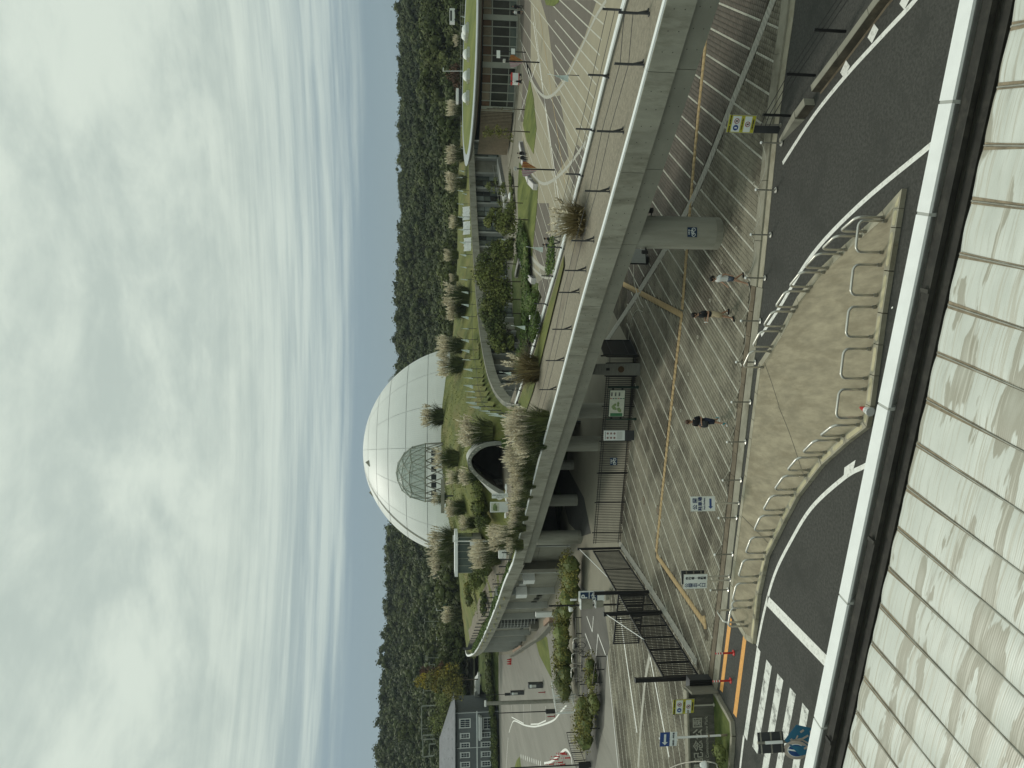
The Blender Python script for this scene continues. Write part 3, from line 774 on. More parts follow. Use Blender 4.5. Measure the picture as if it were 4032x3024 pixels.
# fascia panels (upper) and girder segments (lower), each between two joints
def cutlist(line, bounds):
    L = [0]
    for a, b in zip(line, line[1:]): L.append(L[-1] + (b - a).length)
    def at(s):
        j = 0
        while j < len(L) - 2 and L[j + 1] < s: j += 1
        return line[j].lerp(line[j + 1], (s - L[j]) / max(1e-9, L[j + 1] - L[j]))
    out = []
    for a, b in zip(bounds, bounds[1:]):
        out.append([at(a)] + [line[j] for j in range(len(line)) if a + .02 < L[j] < b - .02] + [at(b)])
    return out, L[-1]
_, LN = cutlist(near_s, [0, 1])
nb = max(3, round(LN / 4.2)); bounds = [LN * i / nb + (.0 if i in (0, nb) else .012) for i in range(nb + 1)]
def beam(line, d0, d1, z0, z1):
    a, b = offset(line, d0), offset(line, d1)
    return MB().solid_strip(raise_(a, z0), raise_(a, z1), raise_(b, z1), raise_(b, z0))
pan, _ = cutlist(near_s, bounds)
pin = MB().cone((0, 0, 0), (0, -.012, 0), .018, .018, 6).mesh('tie_hole'); pin.materials.append(M['joint_dark'])
for sg in pan:
    s = [sg[0].lerp(sg[1], min(.5, .012 / max(.02, (sg[1] - sg[0]).length)))] + sg[1:-1] + [sg[-1].lerp(sg[-2], min(.5, .012 / max(.02, (sg[-1] - sg[-2]).length)))]
    pn = beam(s, 0, -.24, -1.0, -.06).build('fascia_panel', 'concrete_fascia', br)
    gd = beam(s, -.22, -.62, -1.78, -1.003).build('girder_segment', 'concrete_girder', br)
    beam(s, -.04, -.26, -.058, .0).build('edge_coping', 'coping_white', br)
    rs = resample(s, .62)
    if rs[0].y < 48:
        tp = offset(rs, .0)
        for j in range(1, len(rs) - 1):
            t = (rs[j + 1] - rs[j - 1]).xy.normalized(); ang = math.atan2(t.y, t.x) + math.pi
            for zz, par, off_ in ((-.35, pn, .0), (-.70, pn, .0), (-1.22, gd, -.22), (-1.56, gd, -.22)):
                q = offset(rs, off_)[j] + Vector((0, 0, zz)); o = bpy.data.objects.new('tie_hole', pin); COL.objects.link(o); o.parent = par
                o.location = q - worldloc(par); o.rotation_euler = (0, 0, ang)
# deck, path surface, far edge beam
nd = resample([p for p in near_s if p.y > 17], .9); fd = [None] * len(nd)
fr = resample(far_s, .3)
deckL, deckR = [], []
k = len(nd)
fr2 = resample(far_s, 1.0)
m_ = min(len(nd), len(fr2)); ia = [nd[int(i * (len(nd) - 1) * (.80) / (m_ - 1))] for i in range(m_)]; ib = [fr2[int(i * (len(fr2) - 1) / (m_ - 1))] for i in range(m_)]
dk = MB(); dk.solid_strip(at_z(offset(ia, -.24), 5.30), at_z(offset(ia, -.24), 5.42), at_z(offset(ib, .30), 5.30), at_z(offset(ib, .30), 5.18))
dk.build('deck', 'path_aggregate', br)
dk = MB(); dk.solid_strip(at_z(offset(ia, -.6), 4.7), at_z(offset(ia, -.6), 5.15), at_z(offset(ib, .6), 5.10), at_z(offset(ib, .6), 4.7)); dk.build('slab', 'concrete_girder', br)
for i in range(0, len(fr2) - 1, 4):
    sg = fr2[i:i + 5]
    if len(sg) < 2: continue
    sg = [sg[0].lerp(sg[1], .012)] + sg[1:-1] + [sg[-1].lerp(sg[-2], .012)]
    beam(sg, -.05, .30, -.06, .0).build('edge_coping', 'coping_white', br)
    beam(sg, .0, .26, -.75, -.062).build('edge_beam', 'gutter_strip', br)
    beam(sg, .27, .62, -.60, -.235).build('gutter_slab', 'gutter_strip', br)

# piers
def pier(X, Y, r, top, label, lamp=False):
    b = site(X, Y, .01)
    o = thing('bridge_pier', label, 'pier', b, 0, 'round concrete piers under the footbridge')
    MB().lathe([(r, 0), (r, .30)], 40, tuple(b)).build('pier_foot', 'concrete_fair', o, smooth=False)
    MB().lathe([(r - .008, .30), (r - .008, .34), (r, .34), (r, top)], 40, tuple(b)).build('shaft', 'concrete_pier', o)
    return o, b
p1, b1 = pier(2826, 920, .72, 3.86, 'nearest and thickest round pier carrying the blue bicycle sign')
pier(2378, 1617, .58, 3.9, 'round pier behind the park map board')
pier(2365, 1747, .58, 3.9, 'round pier behind the fence right of the small blue bicycle sign')
pier(2257, 1831, .45, 3.9, 'slender pier farthest back in the dark underpass')
pier(2271, 1969, .52, 3.9, 'round pier in the middle of the underpass left of the slender one')
pier(2285, 2115, .62, 3.9, 'round pier at the left end of the footbridge beside the retaining wall')
for sx, lab in ((1, 'dark floodlight on the right side of the nearest bridge pier'), (-1, 'dark floodlight on the left side of the nearest bridge pier')):
    q = b1 + Vector((sx * .76, -.1, 3.1 if sx > 0 else 3.35))
    o = thing('floodlight', lab, 'lamp', q, 0, 'floodlights on the nearest bridge pier')
    MB().bar(q + Vector((-sx * .05, 0, 0)), q + Vector((sx * .12, -.05, -.02)), .05).build('bracket', 'black_metal', o)
    MB().box(tuple(q + Vector((sx * .16, -.08, .06))), (.16, .2, .24), rz=.3 * sx).build('housing', 'black_metal', o)
sg = thing('bicycle_sign', 'small navy bicycle direction sign on the nearest bridge pier', 'sign', b1 + Vector((-.12, -.74, 1.45)))
MB().box((0, 0, 0), (.42, .03, .42)).build('panel', 'sign_navy', sg, local=True)
def bike_icon(parent, s, c, m='white_board', y=-.02):
    def ringm(x, z, r):
        return MB().tube([(c[0] + x + r * math.cos(a), y, c[1] + z + r * math.sin(a)) for a in [2 * math.pi * k / 12 for k in range(13)]], .014 * s, 4, caps=False)
    ringm(-.11 * s, 0, .075 * s).build('bicycle_symbol', m, parent, local=True)
    ringm(.11 * s, 0, .075 * s).build('bicycle_symbol', m, parent, local=True)
    f_ = MB(); P_ = lambda x, z: (c[0] + x * s, y, c[1] + z * s)
    for a, b in (((-.11, 0), (-.04, .11)), ((-.04, .11), (.07, .11)), ((.07, .11), (.11, 0)), ((-.04, .11), (0, 0)), ((0, 0), (.07, .11)), ((-.11, 0), (0, 0)), ((.07, .11), (.06, .16))):
        f_.bar(P_(*a), P_(*b), .016 * s, .016 * s)
    f_.build('bicycle_symbol', m, parent, local=True)
bike_icon(sg, 1.0, (.0, -.06)); lettering('自転車', .08, 'white_board', sg, (0, -.018, .14))

# Y-shaped fence posts with wires on both edges
def ypost(h=1.02):
    o = MB()
    return o
def fence_run(name, line, spacing_pts, label, side, z0, wires=(.55, .85)):
    o = thing(name, label, 'fence', spacing_pts[0])
    heads = []
    for p in spacing_pts:
        j = min(range(len(line)), key=lambda i: (line[i] - p).xy.length); a, b = line[max(0, j - 1)], line[min(len(line) - 1, j + 1)]
        t = (b - a).xy.normalized(); t = Vector((t.x, t.y, 0)); nrm = Vector((-t.y, t.x, 0)) * side
        base = Vector((p.x, p.y, z0)); up = Vector((0, 0, 1))
        m = MB(); jn = base + up * .42
        m.bar(base + nrm * .20 + t * .02, jn, .05, .07); m.bar(base - nrm * .02 - t * .02, jn, .05, .07)
        m.bar(jn - up * .04, base + up * 1.05, .06, .08)
        m.box(tuple(base + nrm * .20), (.12, .12, .04)); m.box(tuple(base - nrm * .02), (.12, .12, .04))
        m.build('post', 'dark_grey_metal', o); heads.append(base)
    for h in wires:
        MB().tube([b + Vector((0, 0, h)) for b in heads], .012, 5).build('wire', 'dark_grey_metal', o)
    return heads
PA = [(2560, 60), (2541, 262), (2460, 527), (2405, 762), (2343, 957), (2312, 1074), (2285, 1160), (2255, 1305), (2225, 1428), (2195, 1542), (2166, 1640), (2135, 1760), (2105, 1870), (2085, 1960), (2063, 2057), (2050, 2110)]
npost = [site(x - 6, y, 5.45) + Vector((.12, .14, 0)) for x, y in PA]
fence_run('wire_fence', near_s, npost, 'wire fence with forked dark posts along the near edge of the footbridge', -1, 5.40)
PB = [(2462, 40), (2398, 298), (2343, 510), (2297, 687), (2222, 974), (2188, 1087), (2158, 1196), (2138, 1283), (2113, 1362), (2072, 1460), (2056, 1536), (2030, 1595)]
fpost = [site(x, y, 5.30) + Vector((.0, .0, 0)) for x, y in PB]
fence_run('wire_fence', far_s, fpost, 'wire fence with forked dark posts along the far edge of the footbridge', 1, 5.15)
# pennants tied to the far fence
def pennant(p, rz, s, label, grp, lean=0.0):
    o = thing('pennant', label, 'flag', p, rz, grp)
    MB().cone((0, 0, 0), (0, 0, .55 * s), .02 * s, .015 * s, 6).build('pole', 'dark_grey_metal', o, local=True)
    w = [(0, .5), (.25, .9), (.5, 1.5)]
    vs = []
    m = MB()
    A, B = [], []
    for i in range(6):
        t = i / 5; z = .5 + 1.0 * t; ww = .34 * (1 - t) + .012
        A.append(Vector((.0 + lean * t, .05 * math.sin(3 * t), z)) * s); B.append(Vector((-ww + lean * t, .07 * math.cos(4 * t), z + .03 * (1 - t))) * s)
    m.solid_strip(A, [a + Vector((0, .008, 0)) for a in A], [b + Vector((0, .008, 0)) for b in B], B)
    m.build('cloth', 'pennant_cloth', o, local=True); return o
mat('pennant_cloth', (.62, .70, .66), .8, .08, 4)
for i, (x, y) in enumerate(((2300, 282), (2130, 969), (2085, 1283), (2048, 1483))):
    b = site({0: 2343, 1: 2222, 2: 2138, 3: 2072}[i], {0: 300, 1: 974, 2: 1283, 3: 1465}[i], 5.3)
    pennant(b + Vector((.0, .0, .75)), rad(20 + 10 * i), .98, ['pale green pennant on the far bridge fence left of the striped banner', 'pale green pennant on the far bridge fence in front of two walkers', 'pale green pennant on the far bridge fence below the dense trees', 'pale green pennant on the far bridge fence beside the dry grass'][i], 'pennants on the far fence of the footbridge')
# ------------------------------------------------------------------ road signs and boards at the plaza edge
def board_sign(name, label, cat, base, w, z0, z1, rz, m='white_board', frame='steel', post_r=.035, post_m='steel', posts=(0,)):
    o = thing(name, label, cat, base, rz)
    for px_ in posts:
        MB().cone((px_, .03, 0), (px_, .03, z1 - .05), post_r, post_r, 10).build('post', post_m, o, local=True)
    MB().box((0, 0, (z0 + z1) / 2), (w + .03, .022, z1 - z0 + .03)).build('frame', frame, o, local=True)
    MB().box((0, -.014, (z0 + z1) / 2), (w, .012, z1 - z0)).build('panel', m, o, local=True)
    MB().lathe([(.0, 0), (.08, 0), (.08, .02), (.04, .03), (0, .03)], 10, (posts[0], .03, 0)).build('base_plate', post_m, o, local=True)
    return o
def arrow(parent, pts, m, y):
    MB().add([(x, y, z) for x, z in pts] + [(x, y + .006, z) for x, z in pts], [tuple(range(len(pts)))] + [tuple(range(2 * len(pts) - 1, len(pts) - 1, -1))] + [(i, (i + 1) % len(pts), (i + 1) % len(pts) + len(pts), i + len(pts)) for i in range(len(pts))]).build('arrow', m, parent, local=True)
def left_arrow(cx, cz, L, w, h): return [(cx - L / 2, cz), (cx - L / 2 + h, cz + h), (cx - L / 2 + h, cz + w), (cx + L / 2, cz + w), (cx + L / 2, cz - w), (cx - L / 2 + h, cz - w), (cx - L / 2 + h, cz - h)]
s1 = board_sign('parking_sign', 'white sign pointing left to the park car park, on a steel post', 'sign', site(2911, 1981, .03), .60, 1.05, 2.08, rad(4))
lettering('公 園', .21, 'ink_blue', s1, (0, -.026, 1.90), bold=.004); lettering('駐車場', .19, 'ink_blue', s1, (0, -.026, 1.68), bold=.004); lettering('Park Parking', .095, 'ink_blue', s1, (0, -.026, 1.51), bold=.002)
arrow(s1, left_arrow(0, 1.25, .42, .045, .10), 'sign_blue', -.030)
s2 = board_sign('entrance_sign', 'white park entrance sign for walkers and cyclists, on a steel post', 'sign', site(2877, 2285, .03), .62, 1.05, 2.06, rad(-6))
for j, chs in enumerate(('公園出入口', '歩行者・自転車')):
    n_ = len(chs); x_ = (-.16, .15)[j]
    for i, chh in enumerate(chs):
        lettering(chh, (.19, .13)[j], ('ink_blue', 'ink')[j], s2, (x_, -.026, 1.93 - i * (.185, .13)[j]), bold=.003)
s2b = board_sign('back_to_back_sign', 'dark back of a second sign board standing behind the park entrance sign', 'sign', site(2877, 2279, .03) + Vector((.07, .16, 0)), .56, 1.10, 2.12, rad(10), m='dark_grey_metal')
for z in (1.25, 1.58, 1.9): MB().box((0, -.03, z), (.5, .03, .05)).build('stiffener', 'steel_dull', s2b, local=True)
def warning_board(o, w, z0, z1, y=-.026):
    h = z1 - z0
    for k, (a, b) in enumerate(((.14, .46), (.60, .86))):
        MB().box((0, y, z1 - h * (a + b) / 2), (w * .92, .006, h * (b - a))).build('white_field', 'white_board', o, local=True)
    for x, z, m in ((w * .17, z1 - h * .30, 'red_dark'), (w * .0, z1 - h * .73, 'red_dark')):
        MB().tube([(x + .085 * math.cos(a), y - .008, z + .085 * math.sin(a)) for a in [2 * math.pi * k / 16 for k in range(17)]], .012, 4, caps=False).build('prohibition_ring', m, o, local=True)
        MB().bar((x - .06, y - .008, z + .06), (x + .06, y - .008, z - .06), .016, .006).build('prohibition_bar', m, o, local=True)
        MB().box((x, y - .006, z), (.05, .006, .08)).build('pictogram', 'ink', o, local=True)
    x, z = -w * .22, z1 - h * .30
    MB().cone((x, y - .004, z), (x, y - .012, z), .10, .10, 18).build('mandatory_disc', 'sign_blue', o, local=True)
    MB().box((x, y - .014, z), (.05, .006, .09)).build('pictogram', 'white_board', o, local=True)
    for zf, tx in ((.07, '歩行者専用・自転車通行禁止'), (.53, '犬の放し飼い禁止'), (.93, '公園管理事務所')):
        lettering(tx, w * .085, 'ink', o, (0, y - .004, z1 - h * zf), bold=.002)
s3 = board_sign('warning_sign', 'yellow and white warning sign on a broad grey post beside the low barrier', 'sign', site(3076, 494, .0), .60, 1.02, 2.02, rad(-32), m='sign_yellow', post_m='steel_dull')
MB().box((-.16, .10, .85), (.30, .06, 1.7), rz=0).build('backing_slab', 'dark_grey_metal', s3, local=True)
warning_board(s3, .60, 1.02, 2.02)
wl_z = 0.0
s4 = board_sign('warning_sign', 'yellow and white warning sign on a thin post before the park name wall', 'sign', site(2812, 2776, .1), .70, .95, 1.92, rad(-9), m='sign_yellow', post_m='paver_white')
warning_board(s4, .70, .95, 1.92)
s5 = thing('direction_sign', 'blue left arrow sign on a white post in the lawn strip', 'sign', site(2864, 2897, .1), rad(-8))
MB().cone((0, .05, 0), (0, .05, 3.0), .045, .045, 12).build('post', 'white_metal', s5, local=True)
MB().cone((0, .05, 0), (0, .05, .28), .047, .047, 12).build('rusty_foot', 'rust_dirt', s5, local=True)
MB().cone((0, .05, .78), (0, .05, .86), .047, .047, 12).build('rust_band', 'rust_dirt', s5, local=True)
MB().box((-.02, 0, 2.77), (.64, .02, .42)).build('panel', 'sign_blue', s5, local=True)
MB().box((-.02, 0, 2.39), (.64, .02, .30)).build('plate', 'white_board', s5, local=True)
arrow(s5, left_arrow(-.02, 2.77, .50, .045, .13), 'white_board', -.024)
lettering('自転車・歩行者', .088, 'ink', s5, (-.02, -.014, 2.39), bold=.002)
# pole with three sign plates just outside the eave
pb = site(3420, 2925, 0.0)
pb = Vector((-10.12, 19.6, 0))
s6 = thing('sign_pole', 'grey pole with round no-parking sign, blue crossing sign and dark board back', 'sign', pb, 0)
MB().cone((0, 0, 0), (0, 0, 3.55), .045, .04, 12).build('post', 'steel_dull', s6, local=True)
mat('sign_rim', (.42, .36, .31), .6, .1, 3); mat('sign_crossing', (.02, .125, .22), .5, .08, 3); mat('sign_deep_blue', (.015, .06, .20), .5, .06, 3)
def disc(o, c, nrm, r, t, m, n=28, name='disc', pts=None):
    nrm = Vector(nrm).normalized(); MB().cone(Vector(c), Vector(c) + nrm * t, r, r, n).build(name, m, o, local=True)
nr = Vector((-.35, -.90, .26)); cpos = Vector((-.20, -.10, 2.46))
disc(s6, cpos, nr, .34, .015, 'sign_rim', name='round_plate'); disc(s6, cpos + nr.normalized() * .012, nr, .235, .010, 'white_board', name='inner_ring'); disc(s6, cpos + nr.normalized() * .018, nr, .215, .010, 'sign_deep_blue', name='blue_field')
n_ = nr.normalized(); u_ = n_.cross(Vector((0, 0, 1))).normalized(); v_ = u_.cross(n_)
MB().bar(cpos + n_ * .032 + (u_ + v_ * .1) * -.0 + v_ * .23, cpos + n_ * .032 - v_ * .23, .05, .012, up=n_).build('white_bar', 'white_board', s6, local=True)
nr2 = Vector((.30, -.92, .26)).normalized(); c2_ = Vector((.10, -.16, 2.36)); u2 = Vector((0, 0, 1)).cross(nr2).normalized(); v2 = nr2.cross(u2)
pent = [(0, .44), (.40, .06), (.30, -.36), (-.30, -.36), (-.40, .06)]
def plate(o, name, pts, c, u, v, n, m, t=.012, d=0.0):
    A = [c + u * x + v * y + n * d for x, y in pts]; B = [a + n * t for a in A]; k = len(A)
    MB().add(A + B, [tuple(range(k)), tuple(range(2 * k - 1, k - 1, -1))] + [(i, (i + 1) % k, (i + 1) % k + k, i + k) for i in range(k)]).build(name, m, o, local=True)
plate(s6, 'crossing_plate', pent, c2_, u2, v2, nr2, 'sign_crossing')
wk = MB()
for a, b, w in (((-.02, .20), (.02, -.02), .07), ((.02, -.02), (-.10, -.22), .045), ((.02, -.02), (.12, -.22), .045), ((.0, .14), (-.12, .02), .035), ((.0, .14), (.12, .06), .035), ((-.24, -.29), (.24, -.29), .03), ((-.22, -.06), (-.16, -.16), .05), ((.2, -.02), (.26, -.12), .05), ((-.02, .27), (.01, .21), .09)):
    wk.bar(c2_ + u2 * a[0] + v2 * a[1] + nr2 * .016, c2_ + u2 * b[0] + v2 * b[1] + nr2 * .016, w, .008, up=nr2)
wk.build('walker_symbol', 'sign_rim', s6, local=True)
bb = Vector((.04, .06, 3.15))
MB().box(tuple(bb + Vector((-.05, -.05, 0))), (.55, .02, .76), rz=rad(12)).build('board_back', 'dark_grey_metal', s6, local=True)
for z in (-.30, .0, .30): MB().box(tuple(bb + Vector((-.05, -.075, z))), (.55, .035, .035), rz=rad(12)).build('stiffener', 'steel_dull', s6, local=True)
MB().box(tuple(bb + Vector((-.02, -.11, -.06))), (.08, .04, .50), rz=rad(12)).build('bracket', 'white_metal', s6, local=True)

# ------------------------------------------------------------------ black bar fence with boards in front of it
def bar_fence(name, label, cat, A, B, h, spacing=.125, r=.011, posts=(), rails=(.15, .9), m='black_metal', post_h=None, thick=.03, post_w=.06, z0=.03):
    A, B = Vector(A), Vector(B); d = B - A; L = d.length; u = d / L
    o = thing(name, label, cat, (A.x, A.y, z0), math.atan2(u.y, u.x))
    for z in rails: MB().box((L / 2, 0, h * z), (L, thick, thick)).build('rail', m, o, local=True)
    me = MB().cone((0, 0, .06), (0, 0, h), r, r, 6).mesh('bar'); me.materials.append(M[m])
    x = spacing / 2
    while x < L:
        b = bpy.data.objects.new('bar', me); COL.objects.link(b); b.parent = o; b.location = (x, 0, 0); x += spacing
    for x in posts:
        MB().box((x, 0, (post_h or h + .1) / 2), (post_w, post_w, post_h or h + .1)).build('post', m, o, local=True)
    return o, L
FA, FB = site(2508, 1480, .03), site(2447, 2138, .03)
LF = (FB - FA).length
fo, _ = bar_fence('bar_fence', 'long black bar fence behind the park map and notice board', 'fence', FA, FB, 2.0, .125, .020, posts=[LF * t for t in (.0, .17, .37, .56, .74, .93)], rails=(.12, .90, .97), thick=.035)
ft = bar_fence('bar_fence', 'short black bar fence between the stone stele and the open dark gate leaf', 'fence', site(2512, 1404, .03), site(2511, 1432, .03), 1.95, .11, .012, posts=(0, .42), rails=(.1, .92))
# open mesh gate leaf standing edge-on at the right end
lf = thing('gate_leaf', 'dark mesh gate leaf swung open at the right end of the bar fence', 'gate', site(2514, 1398, .03), rad(58))
MB().box((.95, 0, 1.15), (1.8, .03, 2.1)).build('mesh_panel', 'black_metal', lf, local=True)
for z in (.1, .6, 1.7, 2.2): MB().box((.95, -.02, z), (1.86, .05, .05)).build('rail', 'dark_grey_metal', lf, local=True)
for x in (0.02, 1.88): MB().box((x, -.02, 1.15), (.06, .06, 2.2)).build('stile', 'dark_grey_metal', lf, local=True)
MB().lathe([(.04, 0), (.04, 2.3), (.07, 2.36), (.0, 2.46)], 10, (-.12, 0, 0)).build('hinge_post', 'black_metal', lf, local=True)
# stone stele with bronze disc
mat('stele_stone', (.175, .175, .150), .8, .12, 2.0, stretch=(1, 1, 4)); mat('bronze', (.075, .045, .022), .5, .15, 4, metal=.3)
sl = thing('stone_stele', 'grey stone stele with slanted top and round bronze disc by the fence', 'monument', site(2518, 1454, .03), rad(-3))
w, d = .72, .34
A_ = [(-w / 2 - .02, -d / 2, 0), (w / 2 + .02, -d / 2, 0), (w / 2 - .03, -d / 2, 2.72), (-w / 2 + .03, -d / 2, 2.98)]
B_ = [(x, d / 2, z) for x, y, z in A_]
MB().add(A_ + B_, [(0, 1, 2, 3), (7, 6, 5, 4), (0, 4, 5, 1), (1, 5, 6, 2), (2, 6, 7, 3), (3, 7, 4, 0)]).build('shaft', 'stele_stone', sl, local=True)
for i in range(14): MB().box((0, -d / 2 - .006, .5 + i * .155), (.60, .012, .012)).build('carved_line', 'concrete_dark', sl, local=True)
MB().cone((0, -d / 2, 1.22), (0, -d / 2 - .03, 1.22), .20, .20, 24).build('disc', 'bronze', sl, local=True)
MB().box((0, -d / 2 - .02, 2.05), (.16, .03, .22)).build('plaque', 'black_metal', sl, local=True)
# park map board
mat('board_green', (.05, .17, .075), .5, .1, 6); mat('map_paper', (.55, .57, .47), .6, .08, 6); mat('map_green', (.20, .27, .12), .7, .3, 9); mat('post_green', (.015, .035, .025), .5, .1, 2); mat('map_red', (.35, .10, .07), .7, .1, 9)
ma, mb_ = site(2516, 1525, .03), site(2505, 1650, .03)
ma = site(2514, 1525, .03); du = (mb_ - ma); mbd = thing('map_board', 'park map board on two dark green posts with a green heading strip', 'sign', ma.lerp(mb_, .5), math.atan2((ma - mb_).y, (ma - mb_).x))
LM = du.length
for sx in (-1, 1):
    MB().cone((sx * LM / 2, 0, 0), (sx * LM / 2, 0, 1.95), .055, .05, 12).build('post', 'post_green', mbd, local=True)
    MB().lathe([(.09, 0), (.09, .12), (.06, .2), (.06, .62), (.05, .64)], 12, (sx * LM / 2, 0, 0)).build('post_base', 'post_green', mbd, local=True)
    for z in (1.02, 1.62): MB().box((sx * (LM / 2 - .11), 0, z), (.16, .07, .12)).build('clamp', 'black_metal', mbd, local=True)
mw = LM - .38
MB().box((0, 0, 1.32), (mw + .08, .05, 1.02)).build('frame', 'post_green', mbd, local=True)
MB().box((0, -.03, 1.32), (mw, .012, .94)).build('panel', 'map_paper', mbd, local=True)
MB().box((-mw * .43, -.04, 1.32), (mw * .12, .008, .78)).build('heading_strip', 'board_green', mbd, local=True)
RM = random.Random(2)
for i in range(9):
    a0 = RM.random() * 6; rr = .09 + RM.random() * .10; cx_, cz_ = -mw * .12 + RM.uniform(-.26, .26), 1.32 + RM.uniform(-.22, .22)
    arrow(mbd, [(cx_ + rr * RM.uniform(.5, 1) * math.cos(a), cz_ + rr * RM.uniform(.5, 1) * math.sin(a)) for a in [2 * math.pi * k / 9 for k in range(9)]], 'map_green', -.042 - i * .0004)
for i in range(6): MB().box((mw * .19, -.04, 1.72 - i * .16), (.05, .008, .12)).build('legend_block', ('map_red', 'sign_navy', 'board_green')[i % 3], mbd, local=True)
for i in range(9): MB().box((mw * (.30 + .05 * (i % 3)), -.04, 1.68 - .24 * (i // 3)), (.06, .008, .10)).build('legend_block', 'ink', mbd, local=True)
# notice board standing on a dark foot
nbq = thing('notice_board', 'white notice panel with six round pictograms on a dark foot', 'sign', site(2496, 1714, .03), rad(-3))
MB().box((0, 0, .30), (.62, .10, .60)).build('foot', 'dark_grey_metal', nbq, local=True)
MB().box((0, 0, 1.28), (.64, .06, 1.36)).build('panel', 'white_board', nbq, local=True)
for i in range(6):
    x, z = (-.15 if i % 2 == 0 else .13), 1.72 - .22 * (i // 2)
    MB().tube([(x + .06 * math.cos(a), -.036, z + .06 * math.sin(a)) for a in [2 * math.pi * k / 12 for k in range(13)]], .010, 4, caps=False).build('pictogram_ring', 'red_dark', nbq, local=True)
    MB().cone((x, -.030, z), (x, -.036, z), .045, .045, 12).build('pictogram', 'stele_stone', nbq, local=True)
for i in range(5): MB().box((0, -.034, 1.10 - i * .075), (.5, .006, .018)).build('text_line', 'steel_dull', nbq, local=True)
MB().box((0, -.034, 1.88), (.5, .006, .03)).build('text_line', 'ink', nbq, local=True)
fs = thing('bicycle_sign', 'small blue bicycle sign hung on the long black bar fence', 'sign', FA.lerp(FB, .49) + Vector((0, -.08, 1.05)), 0)
MB().box((0, 0, 0), (.50, .02, .48)).build('panel', 'sign_navy', fs, local=True); bike_icon(fs, 1.15, (0, -.06)); lettering('駐輪場', .10, 'white_board', fs, (0, -.016, .16))

# ------------------------------------------------------------------ gate: posts, swing leaf, big sliding leaf
def leaf(name, label, A, B, h, z0=.18, spacing=.15, stiles=4, group=None, m='black_metal', fr=.09):
    A, B = Vector(A), Vector(B); d = B - A; L = d.length; u = d / L
    o = thing(name, label, 'gate', (A.x, A.y, .03), math.atan2(u.y, u.x), group)
    MB().box((L / 2, 0, z0), (L, .06, fr)).build('bottom_rail', m, o, local=True); MB().box((L / 2, 0, h), (L, .06, fr)).build('top_rail', m, o, local=True)
    for i in range(stiles + 1): MB().box((.04 + (L - .08) * i / stiles, 0, (z0 + h) / 2), (.07, .05, h - z0)).build('stile', m, o, local=True)
    me = MB().box((0, 0, (z0 + h) / 2), (spacing * .34, .03, h - z0)).mesh('bar'); me.materials.append(M[m]); x = spacing
    while x < L - .05:
        b = bpy.data.objects.new('bar', me); COL.objects.link(b); b.parent = o; b.location = (x, 0, 0); x += spacing
    return o
def gpost(q, h, label, w=.18):
    b = site(*q, .0); o = thing('gate_post', label, 'post', b, 0, 'black square gate posts')
    MB().box((0, 0, h / 2), (w, w, h)).build('shaft', 'black_metal', o, local=True); MB().box((0, 0, h + .02), (w + .03, w + .03, .04)).build('cap', 'black_metal', o, local=True); return b
g0 = gpost((2445, 2158), 3.0, 'black gate post at the left end of the long bar fence', .14)
g1 = gpost((2556, 2330), 3.3, 'black gate post between the swing leaf and the sliding gate')
g2 = gpost((2606, 2411), 3.3, 'black gate post with white stay, second from the parking sign side')
g3 = gpost((2772, 2667), 3.3, 'tall black gate post nearest the park name wall')
leaf('gate_leaf', 'black barred gate leaf between the bar fence and the first square post', g0 + Vector((-.1, -.2, 0)), g1 + Vector((.1, .2, 0)), 1.95, stiles=2, spacing=.21)
leaf('gate_leaf', 'open black barred leaf behind the sliding gate', g1 + Vector((-.2, .3, 0)), site(2527, 2532, 0), 1.75, stiles=2)
sgt = leaf('sliding_gate', 'long black sliding gate with vertical bars across the park entrance', g1 + Vector((-.05, -.35, 0)), g3 + Vector((0, .25, 0)), 1.85, stiles=7, spacing=.15)
MB().box((4.8, -.1, .95), (.5, .03, .03)).build('handle', 'steel', sgt, local=True)
for (a, b, lab) in ((g2 + Vector((0, 0, 3.2)), g2.lerp(g3, .45) + Vector((.02, -.02, 1.86)), 'white stay rod sloping from the second square gate post to the sliding gate'), (g0 + Vector((0, 0, 2.9)), g0.lerp(g1, .72) + Vector((0, .05, 1.95)), 'white stay rod sloping down to the swing gate leaf')):
    o = thing('stay_rod', lab, 'rod', (a.x, a.y, 0)); MB().tube([a, b], .022, 6).build('rod', 'white_metal', o); MB().box(tuple(a), (.10, .10, .14)).build('bracket', 'white_metal', o)
# concrete end block and slats beside the name wall
eb = thing('slat_box', 'small dark slatted enclosure between the gate and the park name wall', 'enclosure', site(2802, 2696, .0), rad(-5))
MB().box((0, .15, .55), (.62, .50, 1.05)).build('case', 'dark_grey_metal', eb, local=True)
for i in range(7): MB().box((-.27 + i * .09, -.12, .60), (.035, .03, 1.0)).build('slat', 'black_metal', eb, local=True)
# park name wall
mat('name_wall', (.095, .092, .078), .85, .25, 1.2, stain=(.165, .16, .135), stain_scale=2.2, stretch=(3, 3, .5)); mat('letter_steel', (.40, .39, .33), .5, .1, 3)
wa, wb = site(2808, 2715, .1), site(2815, 3150, .1)
wb = Vector((wa.x - 9.5, wa.y - .9, .1)); WL = (wb - wa).length
nw = thing('park_name_wall', 'dark stained wall carrying the raised park name in large characters', 'wall', wa, math.atan2((wb - wa).y, (wb - wa).x) + math.pi)
MB().box((-WL / 2, .18, .56), (WL, .36, 1.22)).build('wall_body', 'name_wall', nw, local=True)
for i in range(6): MB().box((-WL * (i + .5) / 6, .17, 1.22), (WL / 6 - .012, .44, .09)).build('coping_stone', 'drain_concrete', nw, local=True)
MB().box((.03, -.05, .56), (.10, .9, 1.24)).build('end_pier', 'concrete_dark', nw, local=True)
name = '愛・地球博記念公園'
